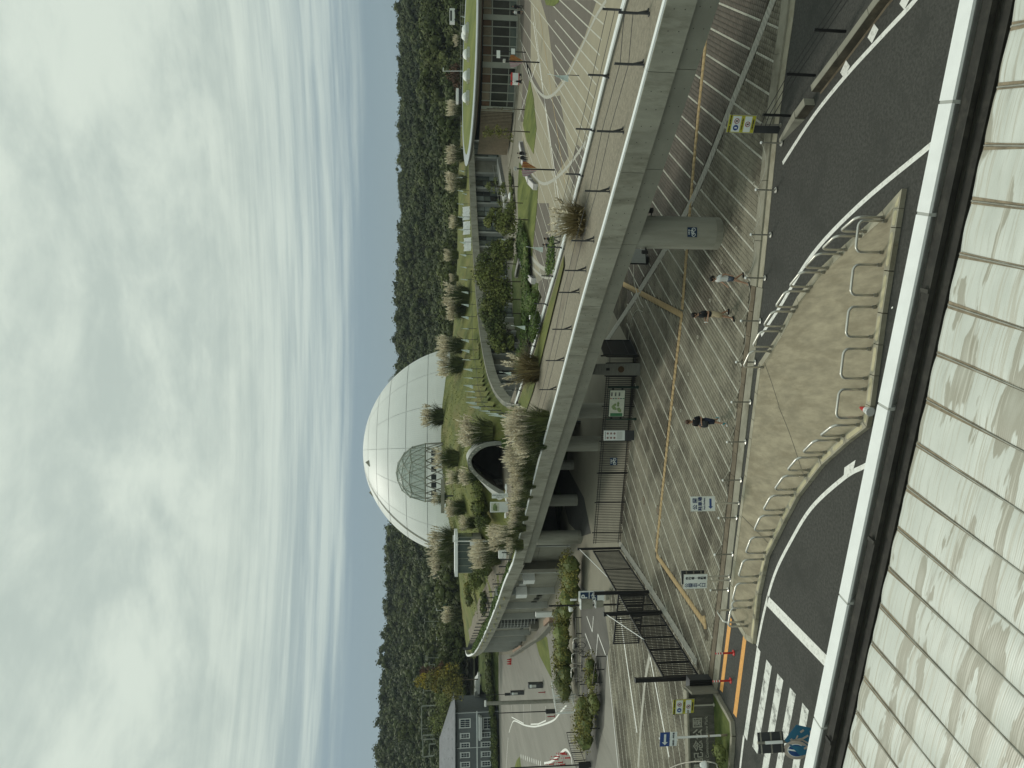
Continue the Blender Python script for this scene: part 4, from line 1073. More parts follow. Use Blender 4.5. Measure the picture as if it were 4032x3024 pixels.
for i, chh in enumerate(reversed(name)):
    lettering(chh, .48, 'letter_steel', nw, (-1.40 - i * .50, -.012, .76), depth=.02, bold=.003, name='name_character')
lettering('Expo 2005 Aichi Commemorative Park', .20, 'letter_steel', nw, (-1.15, -.012, .37), align='RIGHT', depth=.012, name='name_line')
lw = MB(); lawn_pts = [c4(20, 960), c4(60, 1000), c4(190, 1240), c4(200, 1330), c4(170, 1659), c4(150, 1900), c4(-20, 1900), c4(0, 1500), c4(5, 1000)]
LP = [site(*q, .08) for q in lawn_pts]; LP[-3] = Vector((LP[-3].x, LP[-3].y, .08))
struct('lawn_strip', MB().prism([(p.x, p.y) for p in [site(2806, 2716), site(2830, 2745), site(2883, 2840), site(2889, 2880), site(2878, 3024), site(2870, 3150), Vector((wb.x, wb.y, 0)), Vector((wa.x, wa.y, 0))]], -.05, .10), 'lawn_dark')
kl = bpy.data.objects.new('lawn_kerb', None); COL.objects.link(kl); kl['kind'] = 'structure'
kp = resample(smoothline(sites([(2800, 2706), (2828, 2738), (2857, 2792), (2884, 2838), (2891, 2880), (2881, 3024), (2872, 3150)]), 4), .5)
for i in range(0, len(kp) - 1, 2):
    sg_ = kp[i:i + 3]
    if len(sg_) > 1: ribbon_solid(sg_, -.02, .16, -.05, .16 + RP.random() * .01).build('kerb_stone', 'drain_concrete', kl, local=True)

# ------------------------------------------------------------------ lamp with goose-neck at the left margin
gl = thing('street_lamp', 'grey goose-neck lamp post with white shade at the left margin', 'lamp', Vector((-17.6, 31.2, 0)))
bp_ = gl.location
q0 = site(2640, 3024, 1.9); pts = [Vector((-18.3, 33.0, 0)), Vector((-18.3, 33, 2.4))]
cur = smoothline([far(2600, 3060, 32.5), far(2640, 3024, 31.5), far(2700, 3003, 30.4), far(2770, 2998, 29.2), far(2815, 3005, 28.4), far(2825, 3020, 28.2), far(2828, 3040, 28.1)], 4)
MB().tube(cur, .028, 8).build('arm', 'steel_dull', gl, smooth=True)
MB().tube([cur[0], cur[0] + Vector((-.4, .2, -.5)), Vector((cur[0].x - .5, cur[0].y + .2, 0))], .05, 8).build('pole', 'dark_grey_metal', gl)
hd = far(2765, 3012, 28.6); MB().lathe([(.0, .10), (.08, .08), (.15, -.10), (.16, -.16), (.0, -.15)], 16, tuple(hd)).build('shade', 'white_metal', gl, smooth=True)
MB().tube([far(2772, 3000, 29.0), hd + Vector((0, 0, .1))], .012, 5).build('cable', 'black_metal', gl)
# ------------------------------------------------------------------ earth-covered hall on the left: wall under the curved roof edge
c5, c6, c7 = cr(1680, 2040, 3.771), cr(1900, 2300, 4.1475), cr(1400, 2300, 2.291)
hall = thing('park_hall', 'long concrete hall under a curved grassed roof edge at the left of the bridge', 'building', Vector((-24, 80, 0)))
lb = [0]; 
_, LL = cutlist(left_s, [0, 1])
nbn = 16
for sg_ in cutlist(left_s, [LL * i / nbn for i in range(nbn + 1)])[0]:
    s = [sg_[0].lerp(sg_[1], .01)] + sg_[1:-1] + [sg_[-1].lerp(sg_[-2], .01)]
    beam(s, 0, -.30, -1.15, -.05).build('fascia_panel', 'concrete_fascia', hall)
    beam(s, -.02, -.34, -.048, .0).build('edge_coping', 'coping_white', hall)
wl_line = [Vector((p.x, p.y, 0)) for p in offset(left_s, -1.3)]
wl_line[0] = wl_line[0] + Vector((1.0, .2, 0))
wz = [p.z - .9 for p in left_s]
nW = len(wl_line)
# wall bays between thin fins
import bisect
bay_pts = resample(wl_line[:-8], 5.6)
for i, (a, b) in enumerate(zip(bay_pts, bay_pts[1:])):
    t = (b - a).normalized(); n_ = Vector((-t.y, t.x, 0)); zt = 5.6 if i < 2 else 6.4
    a2, b2 = a + t * .06, b - t * .06
    for z0_, z1_ in ((0, 2.7), (2.72, zt)):
        MB().solid_strip([a2 + Vector((0, 0, z0_)), b2 + Vector((0, 0, z0_))], [a2 + Vector((0, 0, z1_)), b2 + Vector((0, 0, z1_))], [a2 - n_ * .3 + Vector((0, 0, z1_)), b2 - n_ * .3 + Vector((0, 0, z1_))], [a2 - n_ * .3 + Vector((0, 0, z0_)), b2 - n_ * .3 + Vector((0, 0, z0_))]).build('wall_bay', 'concrete_fair', hall)
    MB().bar(a + n_ * .35, a + n_ * .35 + Vector((0, 0, zt)), .14, .7, up=n_).build('fin', 'panel_light', hall)
def on_wall(X, Y, lift=.0):
    best = None; d = ray(X, Y)
    for a, b in zip(wl_line, wl_line[1:]):
        # vertical plane through a-b
        tx, ty = b.x - a.x, b.y - a.y; det = d.x * ty - d.y * tx
        if abs(det) < 1e-9: continue
        s = (a.x * ty - a.y * tx) / det; u = (d.x * s - a.x) / tx if abs(tx) > abs(ty) else (d.y * s - a.y) / ty
        if s > 0 and -.01 <= u <= 1.01 and (best is None or s < best[0]): best = (s, math.atan2(ty, tx))
    if best is None: return None
    s, an = best; return Vector((d.x * s, d.y * s, EYE + d.z * s)), an
def wall_box(name, m, X, Y, w, dp, h, dz=0.0, out=.2):
    r = on_wall(X, Y)
    if r is None: return None
    p, an = r; n_ = Vector((math.sin(an + math.pi), math.cos(an), 0)); nn = Vector((-math.sin(an), math.cos(an), 0))
    q = p + nn * out + Vector((0, 0, dz)); return MB().box(tuple(q), (w, dp, h), rz=an).build(name, m, hall)
for X, Y in (c5(1510, 820), c5(1400, 1035)):
    wall_box('ventilation_hood', 'white_metal', X, Y, 1.05, .9, 1.15, out=.5)
wall_box('ventilation_grille', 'panel_light', *c5(1420, 945), .55, .3, .7, out=.2)
for k in range(3): wall_box('window', 'glass_dark', *c6(835 + 45 * k, 290 - 48 * k), .75, .06, .62, out=.06)
for k in range(4): wall_box('balustrade_bar', 'dark_grey_metal', *c6(1110 + 42 * k, 200), 1.5, .05, .05, out=1.0)
for k, q in enumerate((c6(720, 860), c6(640, 720))): wall_box('vent_slot', 'glass_dark', *q, 1.1, .05, .35, out=.05)
# stair shaft behind a cage of hoops
cg = on_wall(*c6(760, 570))
if cg:
    p, an = cg; t = Vector((math.cos(an), math.sin(an), 0)); nn = Vector((-math.sin(an), math.cos(an), 0))
    MB().box(tuple(Vector((p.x, p.y, 2.6)) + nn * .1), (3.1, .1, 5.2), rz=an).build('shaft_recess', 'glass_dark', hall)
    for k in range(11):
        z = .5 + k * .42; mid = Vector((p.x, p.y, z)) + nn * .15
        MB().tube([mid + t * (1.5 * math.cos(a)) + nn * (.75 * math.sin(a)) for a in [math.pi * j / 10 for j in range(11)]], .035, 5).build('cage_hoop', 'panel_light', hall)
    for k in range(5):
        a = math.pi * (k + .5) / 5; mid = Vector((p.x, p.y, 0)) + nn * .15 + t * (1.5 * math.cos(a)) + nn * (.75 * math.sin(a))
        MB().bar(mid + Vector((0, 0, .4)), mid + Vector((0, 0, 5.0)), .04).build('cage_upright', 'dark_grey_metal', hall)
    MB().box(tuple(Vector((p.x, p.y, .5)) + nn * .9), (1.8, .9, 1.0), rz=an).build('plant_box', 'concrete_dark', hall)
# sloping paved plinth and retaining wall at the foot of the hall
mat('plinth_tile', (.36, .25, .18), .85, .12, 5)
for q0, q1, zt in ((c6(1190, 540), c6(1090, 640), .9), (c6(700, 1030), c6(560, 1110), 1.1)):
    a, b = site(*q0, .02), site(*q1, .02)
    MB().box((*((a + b) / 2).xy, .35), ((a - b).length, .6, .7), rz=math.atan2((b - a).y, (b - a).x)).build('plinth', 'plinth_tile', hall)
rw = smoothline(sites([c6(1200, 650), c6(1000, 860), c6(850, 950), c6(640, 1090), c6(510, 1170)]), 4)
ribbon_solid(rw, -.15, .15, -.05, .75).build('foot_wall', 'concrete_dark', hall)
# back wall and roof slab of the underpass
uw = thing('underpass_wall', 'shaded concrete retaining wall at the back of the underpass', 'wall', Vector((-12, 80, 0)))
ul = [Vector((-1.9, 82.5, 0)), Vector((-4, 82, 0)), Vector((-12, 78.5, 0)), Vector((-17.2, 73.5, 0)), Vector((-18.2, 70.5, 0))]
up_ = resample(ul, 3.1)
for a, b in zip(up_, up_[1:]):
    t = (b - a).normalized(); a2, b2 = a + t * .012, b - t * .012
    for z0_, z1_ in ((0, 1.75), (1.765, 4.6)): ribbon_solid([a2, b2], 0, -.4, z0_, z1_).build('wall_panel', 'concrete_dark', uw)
sl_ = thing('underpass_roof', 'concrete slab over the underpass carrying the garden path', 'slab', Vector((-8, 66, 4.6)))
slab_poly = [(p.x + .55 * .8, p.y + .55 * .6) for p in near_s if p.y > 44] + [(-18, 71), (-12, 79), (-2.6, 83), (-2.6, 62)]
MB().prism(slab_poly, 4.62, 5.08).build('slab', 'concrete_girder', sl_)
struct('underpass_road', MB().poly([(*q.xy, .014) for q in sites([(2178, 1846), (2240, 1850), (2300, 1960), (2328, 2100), (2290, 2112), (2240, 2060), (2215, 1960)])]), 'asphalt')

# ------------------------------------------------------------------ curved glazed hall on the right, grass roof behind its concrete fascia
F2 = [(52, 153), (45.8, 150), (33, 141.2), (20.2, 129), (9.3, 115), (2.5, 100), (-.3, 88), (-1.6, 77), (-1.9, 68.5), (-1.75, 63)]
F2z = [6.25, 6.25, 6.2, 6.15, 6.1, 6.0, 5.95, 5.85, 5.65, 5.5]
f2 = smoothline([Vector((x, y, z)) for (x, y), z in zip(F2, F2z)], 8)
gh = thing('glazed_hall', 'curved low hall with glass front under a thick concrete roof edge', 'building', Vector((15, 128, 0)))
_, L2 = cutlist(f2, [0, 1]); nb2 = 24
for sg_ in cutlist(f2, [L2 * i / nb2 for i in range(nb2 + 1)])[0]:
    s = [sg_[0].lerp(sg_[1], .01)] + sg_[1:-1] + [sg_[-1].lerp(sg_[-2], .01)]
    beam(s, .0, -.5, -1.25, -.05).build('fascia_panel', 'concrete_fascia', gh); beam(s, .02, -.5, -.048, .0).build('edge_coping', 'gutter_strip', gh)
wf = [Vector((p.x, p.y, 0)) for p in offset(f2, -1.6)]
bays = resample(wf, 4.4)
for i, (a, b) in enumerate(zip(bays, bays[1:])):
    t = (b - a).normalized(); n_ = Vector((t.y, -t.x, 0)); o_ = -n_
    L = (b - a).length; an = math.atan2(t.y, t.x)
    MB().box((*(a + o_ * .35).xy, 2.55), (.45, .9, 5.1), rz=an).build('wall_fin', 'panel_light', gh)
    kind = 'solid' if i in (1, 7, 10, 12, 15) else 'glass'
    c = (a + b) / 2
    if kind == 'solid':
        for z0_, z1_ in ((0, 2.5), (2.52, 5.1)): MB().box((*c.xy, (z0_ + z1_) / 2), (L - .06, .3, z1_ - z0_), rz=an).build('wall_bay', 'concrete_fair', gh)
    else:
        MB().box((*(c + n_ * .1).xy, 2.55), (L - .04, .06, 5.1), rz=an).build('backing', 'glass_dark', gh)
        cols = 3
        for k in range(cols):
            cc = a + t * (L * (k + .5) / cols)
            for j, (z0_, z1_) in enumerate(((.15, 2.0), (2.05, 3.3), (3.35, 4.95))):
                mm = RP.choice(['glass_green', 'panel_light', 'glass_green', 'glass_dark']) if i < 7 else RP.choice(['glass_dark', 'glass_green', 'glass_dark'])
                if mm == 'panel_light': mm = 'blind'
                if mm == 'blind' and 'blind' not in M: mat('blind', (.30, .34, .32), .3, .15, .7)
                MB().box((*cc.xy, (z0_ + z1_) / 2), (L / cols - .12, .05, z1_ - z0_), rz=an).build('pane', mm, gh)
        for k in range(cols + 1): MB().box((*(a + t * (L * k / cols) + o_ * .05).xy, 2.5), (.09, .12, 5.0), rz=an).build('mullion', 'frame_dark', gh)
        for z in (.1, 2.02, 3.32, 5.0): MB().box((*(c + o_ * .05).xy, z), (L, .10, .08), rz=an).build('transom', 'frame_dark', gh)
# small concrete terrace with steel rails between the two halls
tr = thing('entrance_ramp', 'pale concrete ramp with steel handrails between the two halls', 'ramp', site(1985, 690, 0))
ra, rb2 = site(1968, 640, 0), site(1998, 800, 0)
MB().box((*((ra + rb2) / 2).xy, .30), ((ra - rb2).length, 2.2, .60), rz=math.atan2((rb2 - ra).y, (rb2 - ra).x)).build('ramp_slab', 'panel_light', tr)
for k in range(5):
    p = ra.lerp(rb2, k / 4) + Vector((-.9, -.9, .6)); MB().bar(p, p + Vector((0, 0, 1.0)), .05).build('handrail_post', 'steel', tr)
for z in (1.0, 1.5): MB().bar(ra + Vector((-.9, -.9, z)), rb2 + Vector((-.9, -.9, z)), .05).build('handrail', 'steel', tr)

# ------------------------------------------------------------------ pavilion with tilted oval green roof
mat('roof_edge', (.42, .45, .47), .35, .08, 1, metal=.4); mat('roof_grass', (.13, .165, .035), .95, .2, .5, bump=.5, bscale=14, col2=(.19, .205, .055), stretch=(.5, .1, 1))
CE, EA, EB = Vector((58, 128)), 18.6, 20.0
def rz_(x, y): return 7.12 + .026 * (y - 128) - .006 * (x - 58)
def ell(s, n=72, dz=0.0):
    return [Vector((CE.x + EA * s * math.cos(a), CE.y + EB * s * math.sin(a), 0)) for a in [2 * math.pi * k / n for k in range(n + 1)]]
def lift(ps, dz): return [Vector((p.x, p.y, rz_(p.x, p.y) + dz)) for p in ps]
pv = thing('oval_pavilion', 'glazed pavilion with a tilted oval grass roof and silver rim', 'building', Vector((58, 112, 0)))
MB().strip(lift(ell(1.0), .0), lift(ell(.90), .10)).strip(lift(ell(1.0), .0), lift(ell(.995), -.18)).strip(lift(ell(.90), .10), lift(ell(.888), -.05)).build('rim', 'roof_edge', pv, smooth=False)
MB().strip(lift(ell(.995), -.18), lift(ell(.965), -.34)).strip(lift(ell(.965), -.34), lift(ell(.955), -.62)).build('rim_underside', 'stele_stone', pv)
MB().strip(lift(ell(.955), -.62), lift(ell(.80), -1.05)).build('soffit', 'wood_soffit', pv)
gr = MB(); rings = [lift(ell(s), dz) for s, dz in ((.888, .02), (.75, .12), (.5, .20), (.25, .25), (.02, .26))]
for a, b in zip(rings, rings[1:]): gr.strip(a, b)
gr.build('grass_roof', 'roof_grass', pv, smooth=True)
def wallpt(a): return Vector((CE.x + 17.0 * math.cos(a), CE.y + 15.4 * math.sin(a), 0))
a0, a1 = rad(178), rad(300); nbay = 26; ang = [a0 + (a1 - a0) * k / nbay for k in range(nbay + 1)]
RB = random.Random(4)
for k in range(nbay):
    a, b = wallpt(ang[k]), wallpt(ang[k + 1]); t = (b - a).normalized(); n_ = Vector((t.y, -t.x, 0)); c = (a + b) / 2; L = (b - a).length; an = math.atan2(t.y, t.x)
    if k < 9:                                   # timber slat screen
        MB().box((*c.xy, 3.0), (L, .10, 5.2), rz=an).build('screen_backing', 'wood_soffit' if k < 3 else 'glass_dark', pv)
        ns = 5
        for j in range(ns):
            q = a + t * (L * (j + .5) / ns) + n_ * .12; MB().box((*q.xy, 3.0), (.15, .12, 5.2), rz=an).build('slat', 'wood_slat', pv)
    else:
        rows = ((.35, 1.35, 'glass_green' if k % 5 < 3 else 'glass_dark'), (1.42, 4.0, 'glass_dark'), (4.25, 5.5, 'wood_slat' if k % 3 else 'wood_soffit'))
        MB().box((*(c - n_ * 1.2).xy, 2.9), (L * 1.05, .1, 5.4), rz=an).build('backing', 'glass_dark', pv)
        for z0_, z1_, mm in rows:
            MB().box((*c.xy, (z0_ + z1_) / 2), (L - .10, .05, z1_ - z0_), rz=an).build('pane', mm, pv)
        MB().box((*(c + n_ * .08).xy, 4.12), (L, .16, .16), rz=an).build('transom', 'frame_green', pv); MB().box((*(c + n_ * .05).xy, 1.38), (L, .10, .08), rz=an).build('transom', 'frame_green', pv)
        MB().box((*(c + n_ * .05).xy, .18), (L, .14, .34), rz=an).build('sill', 'gutter_strip', pv)
        MB().box((*(a + n_ * .06).xy, 2.8), (.14 if (k - 9) % 5 else .85, .16, 5.5), rz=an).build('mullion', 'frame_green', pv)
MB().prism([(p.x, p.y) for p in [CE.to_3d() + (wallpt(a) - CE.to_3d()) * 1.16 for a in ang]] + [(CE.x, CE.y)], .0, .14).build('plinth', 'drain_concrete', pv)
for i, (X, Y, sc_) in enumerate(((1852, 300, 1), (1852, 215, 1), (1852, 380 - 250, .0), (1845, 140, 1), (1848, 118, 1.0), (1849, 385, 1))):
    if not sc_: continue
    p = None
    d = ray(X, Y)
    for s_ in range(900, 1700):
        q = d * (s_ / 10) + Vector((0, 0, EYE))
        if q.z <= rz_(q.x, q.y) + .1: p = q; break
    if p is None: continue
    o = thing('skylight_dome', f'white skylight dome on the oval grass roof, {["leftmost but one", "third from the left", "", "right hand front of the close group", "right hand rear of the close group", "leftmost of all"][i]}', 'skylight', p, 0, 'white skylight domes on the oval roof')
    o.scale = (.80, .80, .85)
    MB().box((0, 0, .28), (2.3, 2.3, .75)).build('kerb', 'steel', o, local=True)
    MB().lathe([(1.12, .66), (1.04, .95), (.80, 1.28), (.45, 1.47), (.0, 1.52)], 20).build('dome', 'white_metal', o, local=True, smooth=True)

# ------------------------------------------------------------------ grey two-storey weatherboard house on the left
mat('siding', (.125, .138, .142), .8, .08, 1.0); mat('slate', (.19, .20, .22), .7, .12, .6); mat('window_white', (.62, .65, .64), .6, .04, 1); mat('pane_dark', (.03, .04, .05), .1, .2, 1)
hs = thing('weatherboard_house', 'grey weatherboard house with white framed windows and slate roof at the left margin', 'building', Vector((-68.0, 150.5, 0)), rad(8.5) + math.pi)
# local x runs to the left along the facade, y away from the viewer is negative -> use helper with facade at y=0, outward +y
HW, HD, HE = 24.0, 12.0, 9.0
def hb(name, m, x, y, z, w, d, h, parent=None):
    return MB().box((x, y, z), (w, d, h)).build(name, m, parent or hs, local=True)
hb('wall', 'siding', HW / 2, -HD / 2, HE / 2, HW, HD, HE)
for k in range(int(HE / .36)): hb('board', 'siding', HW / 2, .012, .2 + k * .36, HW, .03, .30)
rp = [(-.6, .6, HE), (HW + .6, .6, HE), (HW + .6, -HD - .6, HE), (-.6, -HD - .6, HE), (7.0, -HD / 2, HE + 3.3), (HW + .6, -HD / 2, HE + 3.3)]
MB().add(rp, [(0, 1, 5, 4), (1, 2, 5), (2, 3, 4, 5), (3, 0, 4)]).add([(x, y, z - .25) for x, y, z in rp[:4]], [(0, 1, 2, 3)]).build('roof', 'slate', hs, local=True)
for i in range(3):
    for j in range(8):
        x = 3.6 + j * 1.9 + i * .5; y = .2 - 1.6 * (i + .6); z = HE + (.6 - y) * .5 * .98
        MB().box((x, y, z + .04), (.5, .12, .05)).build('snow_guard', 'window_white', hs, local=True)
hb('eave_gutter', 'siding', HW / 2, .62, HE + .02, HW + 1.2, .16, .18)
hb('floor_band', 'window_white', HW / 2, .06, 4.55, HW, .10, .24)
for x in (.25, 7.1, 12.6): hb('downpipe', 'window_white', x, .10, HE / 2, .10, .12, HE)
def win(x, z, w, h, nx, nz):
    f = hb('window', 'window_white', x, .05, z, w + .36, .12, h + .40)
    MB().box((x, .115, z), (w, .02, h)).build('pane', 'pane_dark', f, local=True)
    for k in range(1, nx): MB().box((x - w / 2 + w * k / nx, .13, z), (.06, .03, h)).build('glazing_bar', 'window_white', f, local=True)
    for k in range(1, nz): MB().box((x, .13, z - h / 2 + h * k / nz), (w, .03, .06)).build('glazing_bar', 'window_white', f, local=True)
    MB().box((x, .14, z + h / 2 + .26), (w + .6, .16, .10)).build('head_board', 'window_white', f, local=True)
win(2.3, 7.0, 1.5, 1.9, 4, 2)
for k in range(9):
    win(4.75 + k * 1.86, 7.0, .72, 1.55, 2, 3)
    if k < 6: win(4.75 + k * 1.86, 2.7, .72, 1.55, 2, 3)
win(2.5, 2.0, 2.0, 2.2, 4, 3); win(18.0, 1.9, 2.2, 2.5, 4, 4)
for x in (3.0, 19.4):
    cp = hb('porch_canopy', 'window_white', x, .9, 4.1, 4.6, 1.9, .34)
    MB().box((x, .9, 3.75), (4.2, 1.7, .3)).build('canopy_beam', 'window_white', cp, local=True)
# ------------------------------------------------------------------ garden mound rising from the bridge to the big dome
CTL = [(-1.3, 43, 5.33), (-6, 50, 5.33), (-11, 59, 5.33), (-17, 67, 5.45), (-23, 78, 6.0), (-31, 92, 6.35), (-39, 108, 6.75), (-43, 128, 7.0), (1, 57, 5.2), (-3, 62, 5.32), (-6, 67, 5.35), (-9, 70.5, 5.35), (-14, 73, 5.5),
       (-18, 78, 5.8), (-25, 88, 6.4), (-1.8, 66, 5.45), (-1.6, 77, 5.75), (-.3, 88, 5.9), (2.5, 100, 5.95), (9.3, 115, 6.05), (20, 129, 6.1), (33, 141, 6.15), (46, 150, 6.2),
       (-3.2, 71, 5.45), (-6, 71.5, 5.36), (-11, 71.6, 5.4), (-8.5, 72.4, 5.36), (-4, 68.5, 5.36), (-13, 70, 5.45), (-8.5, 73.5, 5.5), (-4.5, 78, 7.4), (-2.5, 90, 7.6), (0, 105, 7.9), (-8.5, 76.5, 9.5), (-8.5, 80, 9.7), (-6, 78, 9.0), (-11.5, 78, 8.6), (-15, 86, 8.9), (-8, 95, 10.2), (-12, 110, 10.9), (-12, 125, 11.6), (-12, 138, 11.9), (-14, 118, 11.3),
       (-21, 92, 8.3), (-27, 104, 8.1), (-30, 120, 8.8), (-36, 122, 7.6), (8, 127, 7.6), (14, 142, 7.7), (30, 157, 7.75), (45, 168, 7.6), (2, 140, 10.8), (4, 122, 8.7), (-38, 150, 8.2), (-28, 145, 10.2), (60, 185, 7.4), (-60, 190, 7.0), (-12, 185, 9), (20, 185, 7.6), (12, 134, 6.9), (26, 148, 6.9), (38, 157, 6.9)]
CA = np.array(CTL)
def tps_k(x, y):
    d2 = ((x[:, None] - CA[:, 0]) ** 2 + (y[:, None] - CA[:, 1]) ** 2) / 2500.0
    return .5 * d2 * np.log(d2 + 1e-12)
_n = len(CA); _P = np.stack([np.ones(_n), CA[:, 0] / 50, CA[:, 1] / 50], 1)
_A = np.zeros((_n + 3, _n + 3)); _A[:_n, :_n] = tps_k(CA[:, 0], CA[:, 1]) + np.eye(_n) * .004; _A[:_n, _n:] = _P; _A[_n:, :_n] = _P.T
_S = np.linalg.solve(_A, np.concatenate([CA[:, 2], np.zeros(3)])); TPW, TPA = _S[:_n], _S[_n:]
def hgt_np(x, y):
    x, y = np.asarray(x, float), np.asarray(y, float)
    sh_ = np.broadcast(x, y).shape; xf, yf = np.broadcast_to(x, sh_).ravel(), np.broadcast_to(y, sh_).ravel()
    return (tps_k(xf, yf) @ TPW + TPA[0] + TPA[1] * xf / 50 + TPA[2] * yf / 50).reshape(sh_)
def hgt(x, y): return float(hgt_np(x, y))
def hit(X, Y, t0=40, t1=190):
    d = ray(X, Y); ts = np.arange(t0, t1, .25); xs_, ys_, zs_ = d.x * ts / d.y, ts, EYE + d.z * ts / d.y
    hh = hgt_np(xs_, ys_); k = np.nonzero(zs_ <= hh)[0]
    i = k[0] if len(k) else len(ts) - 1
    return Vector((xs_[i], ys_[i], hh[i]))
mpoly = [(p.x + .28, p.y + .2) for p in near_s if p.y > 45] + [(p.x + .25, p.y + .1) for p in left_s] + [(-44, 190), (70, 190), (56, 158)] + [(p.x, p.y) for p in offset(f2, -.75)] + [(-1.6, 62), (2.2, 58), (4.2, 52.5), (-.8, 47.2)]
gx = np.arange(-58, 72, 1.0)
def axis(a, b, fine):
    out = []; v = a
    while v < b: out.append(v); v += fine(v)
    return np.array(out)
ys_ = axis(40, 191, lambda v: .55 if v < 90 else (1.0 if v < 130 else 2.0)); xs_ = axis(-58, 72, lambda v: .55 if -22 < v < 8 else 1.6)
XX, YY = np.meshgrid(xs_, ys_); ZZ = hgt_np(XX, YY)
rs_ = np.random.RandomState(8)
ZZ += (np.sin(XX * .9 + YY * .35) * .04 + np.sin(XX * .31 - YY * .7) * .05) * (ZZ > 5.9)
nyy, nxx = XX.shape; fid = []
for j in range(nyy - 1):
    for i in range(nxx - 1):
        cx_, cy_ = (xs_[i] + xs_[i + 1]) / 2, (ys_[j] + ys_[j + 1]) / 2
        if not inside((cx_, cy_), mpoly): continue
        if -11.0 < cx_ < -5.9 and 72.6 < cy_ < 77.8: continue
        fid.append((j * nxx + i, j * nxx + i + 1, (j + 1) * nxx + i + 1, (j + 1) * nxx + i))
mat('mound_grass', (.100, .128, .028), .95, .2, .5, bump=.5, bscale=14, col2=(.165, .172, .042), stain=(.205, .165, .068), stain_scale=.11, stretch=(1, .35, 1))
mo = fast_mesh('mound', np.stack([XX.ravel(), YY.ravel(), ZZ.ravel()], 1), fid, 'mound_grass'); mo['kind'] = 'structure'
mo.data.polygons.foreach_set('use_smooth', [True] * len(mo.data.polygons))
# path over the mound
mat('garden_path', (.20, .175, .135), .95, .18, 1.2)
pl = [p for p in near_s if p.y > 33] + left_s[2:34]
pl = resample([Vector(p) for p in pl], 1.6)
def on_mound(ps, dz=.06): return [Vector((p.x, p.y, max(hgt(p.x, p.y), 5.30) + dz)) for p in ps]
struct('garden_path', MB().strip(on_mound(offset(pl, -1.6)), on_mound(offset(pl, -2.9))).strip(on_mound(offset(pl, -2.9)), on_mound(offset(pl, -4.6))), 'garden_path')
bp2 = [site(2040, 1610, 5.3), site(2012, 1680, 5.33), site(1998, 1760, 5.35), site(2004, 1860, 5.35), site(2012, 1990, 5.4)]
bp2 = resample(smoothline(bp2, 5), .8)
def cap_(ps): return [Vector((p.x, p.y, min(5.75, max(5.34, hgt(p.x, p.y))) + .07)) for p in ps]
struct('garden_path', MB().strip(cap_(offset(bp2, 1.9)), cap_(offset(bp2, .1))).strip(cap_(offset(bp2, .1)), cap_(offset(bp2, -2.2))), 'garden_path')
# fence along the grassed roof edge of the left hall
lp = [p for p in resample(left_s[:40], 2.35)]
ef = thing('wire_fence', 'dark post and wire fence along the curved roof edge of the left hall', 'fence', lp[0])
hd_ = []
for p in lp:
    q = offset([p, p + Vector((-.6, .8, 0))], -1.3)[0]; b = Vector((q.x, q.y, hgt(q.x, q.y))); hd_.append(b)
    MB().bar(b, b + Vector((0, 0, 1.15)), .10).build('post', 'dark_grey_metal', ef)
for z in (.5, .95): MB().tube([b + Vector((0, 0, z)) for b in hd_], .014, 4).build('wire', 'dark_grey_metal', ef)
# pennants along the roof edge of the glazed hall
fl = resample([p for p in f2 if p.y < 149], 3.9)
fl = offset(fl, -1.0)
for i, p in enumerate(fl):
    b = Vector((p.x, p.y, hgt(p.x, p.y) - .1))
    o = thing('pennant', f'small white pennant, {ORD[min(i, 29)]} from the oval pavilion along the concrete roof edge', 'flag', b, R.uniform(-.5, .5), 'white pennants along the grassed roof edge')
    MB().cone((0, 0, 0), (0, 0, 1.55), .045, .04, 6).build('stake', 'dark_grey_metal', o, local=True)
    ww = R.uniform(.12, .50); A = [Vector((.02, .02 * math.sin(3 * t), 1.35 + 1.25 * t)) for t in (0, .33, .66, 1)]; B = [Vector((-ww * (1 - t) - .02, .06 * math.sin(5 * t + i), 1.37 + 1.25 * t)) for t in (0, .33, .66, 1)]
    MB().solid_strip(A, [a + Vector((0, .01, 0)) for a in A], [a + Vector((0, .01, 0)) for a in B], B).build('cloth', 'pennant_cloth', o, local=True)
ew = thing('wire_fence', 'low wire fence behind the row of white pennants', 'fence', fl[6])
for z in (.7,): MB().tube([Vector((p.x, p.y, hgt(p.x, p.y) + z)) for p in fl[8:]], .02, 4).build('wire', 'dark_grey_metal', ew)
# crumpled white sheets on the roof lawn
mat('sheet_white', (.72, .73, .71), .7, .12, 2.2, bump=.9, bscale=2.5)
for i, (x0, y0, y1) in enumerate(((1834, 812, 865), (1836, 870, 922), (1840, 935, 987))):
    a, b = hit(x0 + 18, y0, 120), hit(x0 + 18, y1, 120); up = Vector((0, .9, 1.35))
    m = MB(); n = 7; A = [a.lerp(b, k / n) + Vector((0, 0, .12 + .05 * math.sin(k * 2.1))) for k in range(n + 1)]; B = [p + up + Vector((0, .08 * math.sin(k * 1.7), .08 * math.cos(k * 2.9))) for k, p in enumerate(A)]
    C = [(p + q) / 2 + Vector((0, -.10 * math.sin(k * 2.3), .06)) for k, (p, q) in enumerate(zip(A, B))]
    o = thing('cover_sheet', f'crumpled white cover sheet on the roof lawn, {["right", "middle", "left"][i]} one of three', 'sheet', a, 0, 'white sheets on the roof lawn')
    m.strip(A, C).strip(C, B); m.build('sheet', 'sheet_white', o, smooth=True)
    MB().bar(a + Vector((0, .5, .0)), a + Vector((0, .5, .9)), .06).build('stake', 'dark_grey_metal', o)

